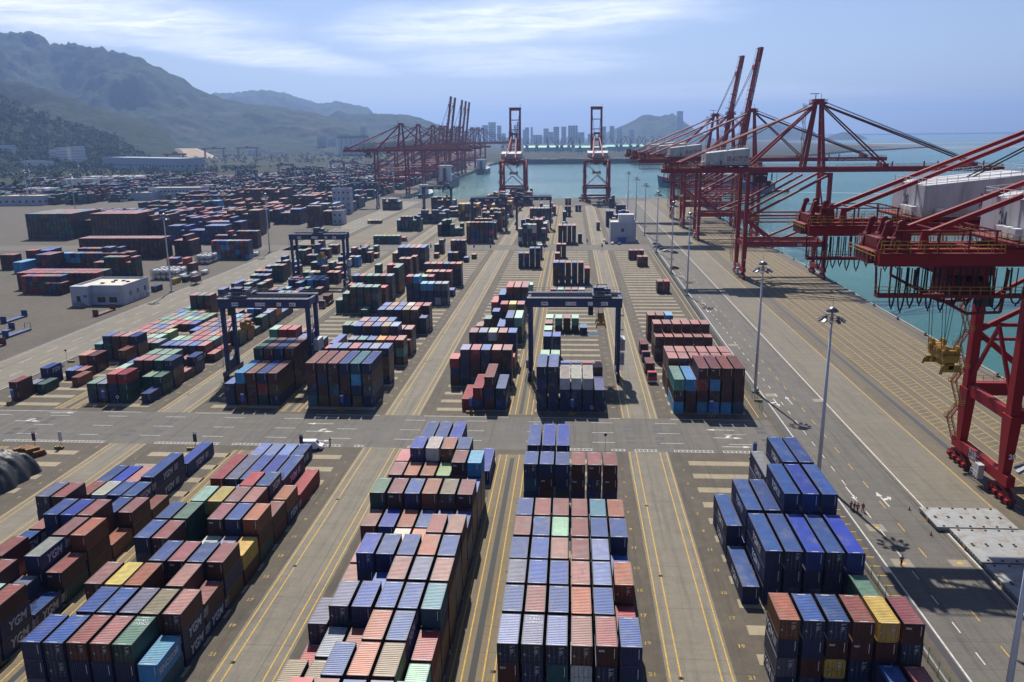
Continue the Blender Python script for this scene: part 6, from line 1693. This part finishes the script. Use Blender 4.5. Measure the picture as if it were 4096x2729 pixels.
scrub_m = hill_mat('scrub_ground', (0.045, 0.055, 0.03, 1), (0.09, 0.085, 0.06, 1), sc=.02, rk=.6)
sheet('scrub_ground', [(-8900, 2056), (-170, 2056), (-170, 2075), (430, 2075), (1300, 3550), (1300, 11900), (-8900, 11900)], .05, scrub_m)
sheet('scrub_ground', [(-8900, 1500), (-640, 1500), (-300, 1800), (-230, 2050), (-8900, 2050)], .05, scrub_m)
sheet('scrub_ground', [(-8900, 1010), (-900, 1010), (-640, 1495), (-8900, 1495)], .05, scrub_m)
# woods on the near hill and trees round the sheds
leaf_m = mat('tree_leaf', (0.045, 0.075, 0.022, 1), 0.9, var=.55, scale=.08, spec=.2)
leaf_d = mat('dark_leaf', (0.022, 0.042, 0.014, 1), 0.9, var=.55, scale=.08, spec=.2)
trunk_m = mat('bark', (0.07, 0.05, 0.035, 1), 0.9)
def clump(mb, c, r, q, n=26, m=0):
    for k in range(n):
        d = Vector((q.gauss(0, 1), q.gauss(0, 1), q.gauss(0, .8))).normalized() * r * q.uniform(.55, 1.05); p = Vector(c) + d
        a = Vector((q.gauss(0, 1), q.gauss(0, 1), q.gauss(0, 1))).normalized(); b2 = a.cross(d if d.length > .1 else Vector((0, 0, 1))).normalized(); s_ = r * q.uniform(.28, .5)
        mb.face([p - a * s_, p + b2 * s_ * .7, p + a * s_, p - b2 * s_ * .7], m)
q = random.Random(4)
mb = MB(); tries = 0
cand = [p for p in vA if p[2] > 3 and p[0] > -1900]
for p in q.sample(cand, min(2600, len(cand))):
    for k in range(2):
        r = q.uniform(4, 9); clump(mb, (p[0] + q.uniform(-9, 9), p[1] + q.uniform(-9, 9), p[2] + r * .5), r, q, 13, 0 if q.random() < .4 else 1)
for k in range(900):
    x = q.uniform(-1500, -680); y = q.uniform(1330, 1900)
    if y < 1250 - (x + 680) * .35: continue
    r = q.uniform(3, 6.5); clump(mb, (x, y, r * .8), r, q, 12, 0 if q.random() < .5 else 1)
for k in range(700):
    x = q.uniform(-2000, -560); y = q.uniform(2100, 3400); r = q.uniform(4, 8); clump(mb, (x, y, r * .7), r, q, 10, 0 if q.random() < .3 else 1)
o = mb.build('hillside_wood', [leaf_m, leaf_d]); tag(o, 'dense green wood covering the nearest hillside and the ground below it', 'wood', None, 'stuff')
def tree(loc, label, seed, h=10):
    t = empty('broadleaf_tree', loc); tag(t, label, 'tree', 'trees behind the white shed'); q = random.Random(seed)
    mb = MB(); mb.tube((0, 0, 0), (0, 0, h * .5), .28, 7, 0, .14)
    for k in range(5): a = k * 1.3; mb.tube((0, 0, h * (.28 + .05 * k)), (1.6 * math.cos(a), 1.6 * math.sin(a), h * (.5 + .06 * k)), .1, 5, 0, .04)
    mb.build('trunk', trunk_m, t)
    mb = MB()
    for k in range(16): clump(mb, (q.gauss(0, h * .17), q.gauss(0, h * .17), h * q.uniform(.42, .92)), h * q.uniform(.12, .2), q, 22, 0 if q.random() < .5 else 1)
    mb.build('crown', [leaf_m, leaf_d], t); return t
tb = tree((-660, 985, 0), 'bushy green tree behind the white shed on the left', 1, 11)
for i in range(26):
    p = (-690 + (i % 13) * 24 + q.uniform(-8, 8), 985 + (i // 13) * 300 + q.uniform(-20, 20), 0)
    if p[0] > -560 and p[1] < 1200: p = (-800 + i * 9, 1050 + q.uniform(-40, 60), 0)
    c = dup(tb, p, q.uniform(0, 6), label='bushy green tree behind the white shed on the left'); s_ = q.uniform(.7, 1.3); c.scale = (s_, s_, s_)

# ---------------------------------------------------------------- town and skyline
apt_m = mat('apartment_white', (0.55, 0.55, 0.57, 1), .8, var=.05); tower_m = mat('tower_grey', (0.30, 0.32, 0.36, 1), .8, var=.1, scale=.03); brick_m = mat('red_roof', (0.30, 0.09, 0.05, 1), .85)
for x, y, w, d, h, lb, fl in ((-1327, 1905, 32, 14, 56, 'white apartment block farthest left on the near hill foot', 9), (-1208, 1900, 26, 14, 46, 'pale apartment block left of the long row on the hill foot', 8), (-1178, 1885, 34, 14, 50, 'pale apartment block in the middle of the row on the hill foot', 8), (-1138, 1875, 30, 14, 52, 'white apartment block at the right of the row on the hill foot', 8), (-1190, 1800, 78, 20, 22, 'white flat office with many windows on the slope before the hill road', 3)):
    building('apartment_block', (x, y, -2), -.3, w, d, h, lb, wm=apt_m, floors=fl, nwin=8, par=.6, win_w=1.8, win_h=1.6)
q = random.Random(77)
tb0 = {}
for k in range(90):
    y = q.uniform(2900, 4100); tx = q.uniform(-.50, -.15); x = tx * y
    if -830 < x < -690 and 2850 < y < 3000: continue
    kind = q.choice([(20, 12, 12), (34, 14, 20), (46, 14, 22), (26, 20, 9), (60, 24, 12)])
    if kind not in tb0: tb0[kind] = t = building('town_house', (x, y, 0), q.uniform(-.4, .3), *kind, 'hazy pale building of the town spread below the mountain', wm=apt_m, floors=max(2, kind[2] // 4), nwin=max(4, kind[0] // 6), par=.4, group='town buildings below the mountain', roof=(brick_m if kind[2] == 9 else None))
    else: t = dup(tb0[kind], (x, y, 0), q.uniform(-.4, .3))
for tx, w, y, h, lb in ((-.300, 34, 3300, 62, 'hazy grey tower block rising in the middle of the town'), (-.288, 30, 3350, 56, 'second hazy tower block rising in the town')):
    building('tower_block', (tx * y, y, 0), 0, w, 22, h, lb, wm=tower_m, floors=14, nwin=5, win_w=2.4, win_h=1.8)
SKY = [(-0.1061, -0.0996, 0.0103), (-0.0987, -0.0902, 0.0136), (-0.0885, -0.0838, 0.0097), (-0.1129, -0.1085, 0.0083), (-0.1208, -0.1143, 0.0079), (-0.0688, -0.0653, 0.0102), (-0.0653, -0.0604, 0.0135), (-0.0557, -0.051, 0.0072), (-0.0489, -0.0466, 0.0076), (-0.0339, -0.0278, 0.0057), (-0.0222, -0.0156, 0.0076), (-0.0129, -0.0074, 0.0075), (-0.0051, 0.0062, 0.0088), (0.0348, 0.0391, 0.0073), (0.0434, 0.0486, 0.0077), (-0.1377, -0.1341, 0.0081), (-0.083, -0.0786, 0.0007), (-0.0584, -0.0557, 0.0047), (-0.0278, -0.0225, 0.0018), (-0.0461, -0.0356, -0.0014), (-.130, -.122, .0035), (.006, .014, .001), (.018, .027, -.001), (-.021, -.0165, .002), (.052, .058, .004), (.066, .072, .003), (-.075, -.07, .003)]
ow = ['first', 'second', 'third', 'fourth', 'fifth', 'sixth', 'seventh', 'eighth', 'ninth', 'tenth', 'eleventh', 'twelfth', 'thirteenth', 'fourteenth', 'fifteenth', 'sixteenth', 'seventeenth', 'eighteenth', 'nineteenth', 'twentieth', 'twenty-first', 'twenty-second', 'twenty-third', 'twenty-fourth', 'twenty-fifth', 'twenty-sixth', 'twenty-seventh']
for i, (a, b2, z) in enumerate(sorted(SKY)):
    y = 5600 + (i * 53) % 300; w = (b2 - a) * y; H = 67 + z * y
    t = building('high_rise', ((a + b2) / 2 * y, y, 0), 0, w, 30, H, f'hazy blue-grey high-rise, {ow[i]} from left on the skyline', wm=tower_m, par=1, floors=10, nwin=4, win_w=w / 6, win_h=H / 16, group='high-rises on the skyline')
building('high_rise', (.1239 * 6300, 6300, 60), 0, 43, 34, 155, 'lone tall tower block standing before the right hill', wm=tower_m, floors=16, nwin=4, win_w=6, win_h=5)
# silo
t = empty('silo', (-757, 2890, 0)); tag(t, 'pale grain silo with green machinery house on top, behind the far cranes', 'silo')
mb = MB()
for k in range(7): mb.tube((-48 + k * 16, 0, 0), (-48 + k * 16, 0, 60), 7.9, 14); mb.tube((-48 + k * 16, 16, 0), (-48 + k * 16, 16, 60), 7.9, 14)
mb.build('silo_cell', apt_m, t)
mb = MB(); mb.box(-55, 52, -6, 22, 60, 66); mb.rail([(-55, -6, 66), (52, -6, 66)], 4, 8, .4); mb.build('gallery', mat('gallery_green', (.05, .14, .11, 1), .7), t)
mb = MB(); mb.box(28, 46, -4, 18, 66, 96); mb.build('lift_tower', apt_m, t)
# hill road wall, quarry mound, red rail gantries
mb = MB(); X0, X1 = -1725, -1330
for k in range(20):
    a, b2 = k / 20, (k + 1) / 20; xa, xb = X0 + (X1 - X0) * a, X0 + (X1 - X0) * b2; za, zb = 7 + 36 * a, 7 + 36 * b2
    mb.face([(xa, 2500, -1), (xb, 2500, -1), (xb, 2500, zb), (xa, 2500, za)]); mb.face([(xa, 2500, za), (xb, 2500, zb), (xb, 2516, zb), (xa, 2516, za)]); mb.face([(xb, 2516, -1), (xa, 2516, -1), (xa, 2516, za), (xb, 2516, zb)])
    mb.box(xa + 1, xb - 1, 2499.2, 2499.9, za + .2, za + 1.4)
tag(mb.build('retaining_wall', concrete_m), 'long grey retaining wall carrying the hill road up to the right', 'wall')
qm = mat('quarry_sand', (.42, .30, .17, 1), .9, var=.2, scale=.03)
mb = MB(); bt = [(-1560, 2700), (-1240, 2660), (-1190, 2760), (-1230, 2860), (-1540, 2880)]; tp_ = [(-1490, 2730), (-1290, 2705), (-1265, 2760), (-1290, 2830), (-1490, 2840)]
for i in range(5): j = (i + 1) % 5; mb.face([bt[i] + (-1,), bt[j] + (-1,), tp_[j] + (31,), tp_[i] + (31,)])
mb.face([p + (31,) for p in tp_]); tag(mb.build('sand_mound', qm), 'flat-topped tan mound of sand and stone below the mountain', 'mound')
def railgantry(x, y, w, h, label):
    t = empty('rail_gantry', (x, y, 0)); tag(t, label, 'crane', 'red rail gantries before the town'); mb = MB()
    for s_ in (-1, 1):
        for e in (-5, 5): mb.bar((s_ * w / 2, e, 0), (s_ * w / 2, 0 + e * .4, h), 2.2)
    mb.build('leg', red_m, t); mb = MB(); mb.box(-w / 2 - 9, w / 2 + 9, -3, 3, h, h + 4); mb.build('girder', red_m, t); mb = MB(); mb.box(-4, 5, -4, 4, h + 4, h + 8); mb.build('trolley', red_m, t)
for x, y, w, h, lb in ((-1345, 2590, 60, 18, 'red rail gantry before the tan mound'), (-1022, 2110, 42, 24, 'red rail gantry at the right end of the grey warehouse'), (-1160, 2670, 62, 30, 'red rail gantry right of the tan mound'), (-1085, 2760, 62, 30, 'red rail gantry farthest right before the town')):
    railgantry(x, y, w, h, lb)

# ---------------------------------------------------------------- far harbour
dk_m = mat('crane_dark', (0.05, 0.055, 0.075, 1), .6); green_m = mat('shed_green', (.06, .36, .25, 1), .6)
mb = MB(); mb.box(-160, 430, 2049, 2051.5, -6, 6.5); mb.box(-150, 420, 2051.6, 2074, 0, 5.0)
tag(mb.build('wharf_wall', mat('wharf_dark', (.06, .065, .08, 1), .8)), 'long dark wharf wall on the far side of the basin', 'wall')
mb = MB()
for k in range(24): mb.box(-140 + k * 22, -140 + k * 22 + 13, 2056, 2068, 5.01, 5.01 + 2 + (k * 7 % 4)); 
tag(mb.build('wharf_cargo', mat('cargo_pale', (.42, .40, .36, 1), .8)), 'pale cargo lying in a row along the dark wharf', 'cargo', None, 'stuff')
for i, (x, y, w, lb) in enumerate(((-95, 3330, 190, 'long green-roofed shed on the far shore, left of centre'), (70, 3200, 120, 'green-roofed shed on the far shore between the end cranes'), (210, 3350, 160, 'green-roofed shed on the far shore, right of the end cranes'))):
    t = empty('green_shed', (x, y, 0)); tag(t, lb, 'shed'); mb = MB(); mb.box(-w / 2, w / 2, -24, 24, 0, 15); mb.build('wall', green_m, t); mb = MB(); mb.face([(-w / 2, -26, 15.1), (w / 2, -26, 15.1), (w / 2, 0, 22), (-w / 2, 0, 22)]); mb.face([(-w / 2, 0, 22), (w / 2, 0, 22), (w / 2, 26, 15.1), (-w / 2, 26, 15.1)]); mb.build('roof', green_m, t)
def jib(loc, rz, label):
    t = empty('jib_crane', loc, rz); tag(t, label, 'crane', 'dark jib cranes on the far shore'); mb = MB()
    for sx in (-1, 1):
        for sy in (-1, 1): mb.bar((sx * 6, sy * 6, 0), (sx * 3, sy * 3, 17), 1.4)
    mb.build('portal', dk_m, t); mb = MB(); mb.box(-4, 6, -4, 4, 17, 25); mb.bar((0, 0, 25), (1, 0, 44), 3, 3, 0, 1.6, 1.6); mb.build('tower', dk_m, t)
    mb = MB(); mb.bar((-4, 0, 24), (-24, 0, 56), 2.4, 2.4, 0, 1.2, 1.2); mb.bar((-24, 0, 56), (-38, 0, 36), 1.3); mb.bar((1, 0, 44), (-24, 0, 56), .8); mb.bar((1, 0, 44), (7, 0, 30), 1.6); mb.build('boom', dk_m, t)
    return t
j0 = None
for i, (x, y, rz) in enumerate(((-168, 3120, 0.3), (-130, 3110, 3.3), (-88, 3080, 1.4), (-55, 3060, 0.2), (-38, 3090, 2.9), (-12, 3090, 3.2), (26, 2880, 1.5), (2, 3100, 1.2), (158, 3050, .1), (176, 3080, 2.9), (205, 3020, .4), (235, 3060, 2.7), (262, 3090, .3), (285, 3040, 3.3), (305, 3100, .5), (330, 3080, 1.5), (352, 3120, 3.0), (-240, 3150, .4), (-262, 3200, 2.8))):
    lb = 'dark jib crane on the far shore, ' + ow[sorted([-262, -240, -168, -130, -88, -55, -38, -12, 2, 26, 158, 176, 205, 235, 262, 285, 305, 330, 352]).index(x)] + ' from left'
    if j0 is None: j0 = jib((x, y, 0), rz, lb)
    else: dup(j0, (x, y, 0), rz, lb)

# ---------------------------------------------------------------- ships
def ship(loc, rz, L, B, D, hull_c, label, house_at=.14, house_h=20, cargo='rbgk', cat='ship', group=None, hdeck=None):
    t = empty('ship', loc, rz); tag(t, label, cat, group)
    hm = mat('hull_%d_%d_%d' % tuple(int(c * 200) for c in hull_c[:3]), hull_c, .5, var=.15, scale=.1); mb = MB(); n = 16
    secs = []
    for k in range(n + 1):
        f = k / n; x = f * L; wid = B / 2 * (min(1, .72 + f * 2.2) if f < .15 else (1 if f < .72 else max(.03, 1 - ((f - .72) / .28) ** 2.0))); sheer = D + (3.4 * ((f - .75) / .25) ** 1.4 if f > .75 else 0) + (.8 if f < .12 else 0)
        secs.append([(x - (2 if k == 0 else 0), -wid * .9, -5.5), (x, -wid, 0.5), (x + (3 * (f > .9)), -wid * 1.02, sheer), (x + (3 * (f > .9)), wid * 1.02, sheer), (x, wid, .5), (x - (2 if k == 0 else 0), wid * .9, -5.5)])
    for a, b2 in zip(secs, secs[1:]):
        for i in (0, 1, 3, 4): mb.face([a[i], b2[i], b2[i + 1], a[i + 1]])
        mb.face([a[2], b2[2], b2[3], a[3]], 1)
    mb.face(secs[0][::-1]); mb.build('hull', [hm, dred_m if cargo else grey_m], t)
    hx = house_at * L; mb = MB(); hw = B * .42; lv = max(3, int(house_h / 3.2))
    for k in range(lv): e = k * .25; mb.box(hx - L * .05 + e, hx + L * .045 - e * .6, -hw + e * .5, hw - e * .5, D + .2 + k * house_h / lv, D + .2 + (k + 1) * house_h / lv - .15)
    mb.box(hx - L * .02, hx + L * .03, -B / 2, B / 2, D + house_h - 2.8, D + house_h - .4); hs_ = mb.build('superstructure', letter_m, t)
    mb = MB(); mb.box(hx + L * .03 + .01, hx + L * .03 + .06, -B / 2 + .5, B / 2 - .5, D + house_h - 2.0, D + house_h - 1.0); mb.box(hx - L * .02 - .06, hx - L * .02 - .01, -B / 2 + .5, B / 2 - .5, D + house_h - 2.0, D + house_h - 1.0); mb.build('bridge_window', win_m, hs_)
    mb = MB(); tapered(mb, (hx - L * .06, 0, D), (hx - L * .06, 0, D + house_h * .85), 3.5, 4, 2.6, 3); mb.build('funnel', hm, t)
    mb = MB(); mb.tube((hx, 0, D + house_h), (hx, 0, D + house_h + 8), .25, 6); mb.bar((hx, -3, D + house_h + 4), (hx, 3, D + house_h + 4), .3); mb.tube((L * .93, 0, D + 3), (L * .93, 0, D + 13), .3, 6); mb.build('mast', house_m, t)
    if cargo:
        mb = MB(); ms = []; pal = sorted(set(cargo))
        for c in pal: ms.append(mat('deck_box_' + c, PAL[c][1] + (1,), .6))
        q = random.Random(int(L)); x = hx + L * .09
        while x < L * .8:
            for r in range(int(B / 2.6)):
                for k in range(q.randint(1, hdeck or 3)): mb.box(x, x + 11.5, -B / 2 + .8 + r * 2.55, -B / 2 + 3.2 + r * 2.55, D + .6 + k * 2.6, D + 3.1 + k * 2.6, pal.index(q.choice(cargo)))
            x += 12.6
        o = mb.build('deck_cargo', ms, t); o['kind'] = 'stuff'
    return t
ship((-174, 1128, -4.5), math.pi / 2, 118, 19, 9, (.008, .03, .05, 1), 'ship with white bridge at the far basin quay, nearer large one', .16, 22, 'bkrg')
ship((-168, 1535, -4.5), math.pi / 2, 120, 19, 9, (.012, .05, .06, 1), 'second ship farther along the far basin quay', .16, 18, None)
ship((-174, 958, -4.5), math.pi / 2, 62, 12, 4, (.02, .05, .09, 1), 'small ship lying at the front crane of the far basin', .3, 11, None)
ship((232, 1013, -4.5), R(130), 178, 25, 12, (.02, .09, .20, 1), 'loaded blue container ship in the water behind the sea quay cranes', .12, 20, 'rbrbkB', hdeck=3)
ship((129.5, 800, -4.5), math.pi / 2, 92, 15, 6, (.02, .16, .17, 1), 'small coaster with white bridge berthed among the sea quay cranes', .2, 13, None)
t = ship((262, 1034, -4.5), R(161), 36, 9, 2.6, (.015, .02, .03, 1), 'dark tugboat with white wheelhouse crossing the water', .55, 9, None, 'tugboat')
mb = MB(); foam = mat('wake_foam', (.45, .58, .56, 1), .5, var=.2)
for k in range(14): a = k * 13; mb.face([(266 + a, 1030 - a * .36 - 1.2 - k * .12, -4.46), (266 + a + 13, 1030 - (a + 13) * .36 - 1.2 - k * .12, -4.46), (266 + a + 13, 1030 - (a + 13) * .36 + 1.2 + k * .12, -4.46), (266 + a, 1030 - a * .36 + 1.2 + k * .12, -4.46)])
mb.build('wake', foam)['kind'] = 'structure'
# bollards and fenders on the quay edge
b0 = None
for k in range(28):
    y = 205 + k * 24.3
    if b0 is None:
        mb = MB(); mb.lathe([(.34, .32), (.28, .75), (.42, .9), (.42, 1.05), (.0, 1.12)], 12); mb.box(-.6, .6, -.6, .6, .3, .36); b0 = mb.build('bollard', cast_m, smooth=False); o = b0
    else: o = b0.copy(); COL.objects.link(o)
    o.location = (118.6, y, 0); tag(o, 'dark mooring bollard on the kerb of the sea quay', 'bollard', 'bollards on the sea quay')

# ---------------------------------------------------------------- haze
hz = bpy.data.materials.new('haze_air'); hz.use_nodes = True; t = hz.node_tree; t.nodes.clear()
o_ = t.nodes.new('ShaderNodeOutputMaterial'); pv = t.nodes.new('ShaderNodeVolumePrincipled')
pv.inputs['Color'].default_value = (0.34, 0.53, 0.95, 1); pv.inputs['Density'].default_value = 9.0e-5; pv.inputs['Anisotropy'].default_value = 0.45
t.links.new(pv.outputs[0], o_.inputs['Volume'])
mb = MB(); mb.box(-9500, 22500, -600, 24500, -70, 680); h_ = mb.build('haze', hz); tag(h_, 'thin blue haze in the air', 'haze', None, 'stuff')
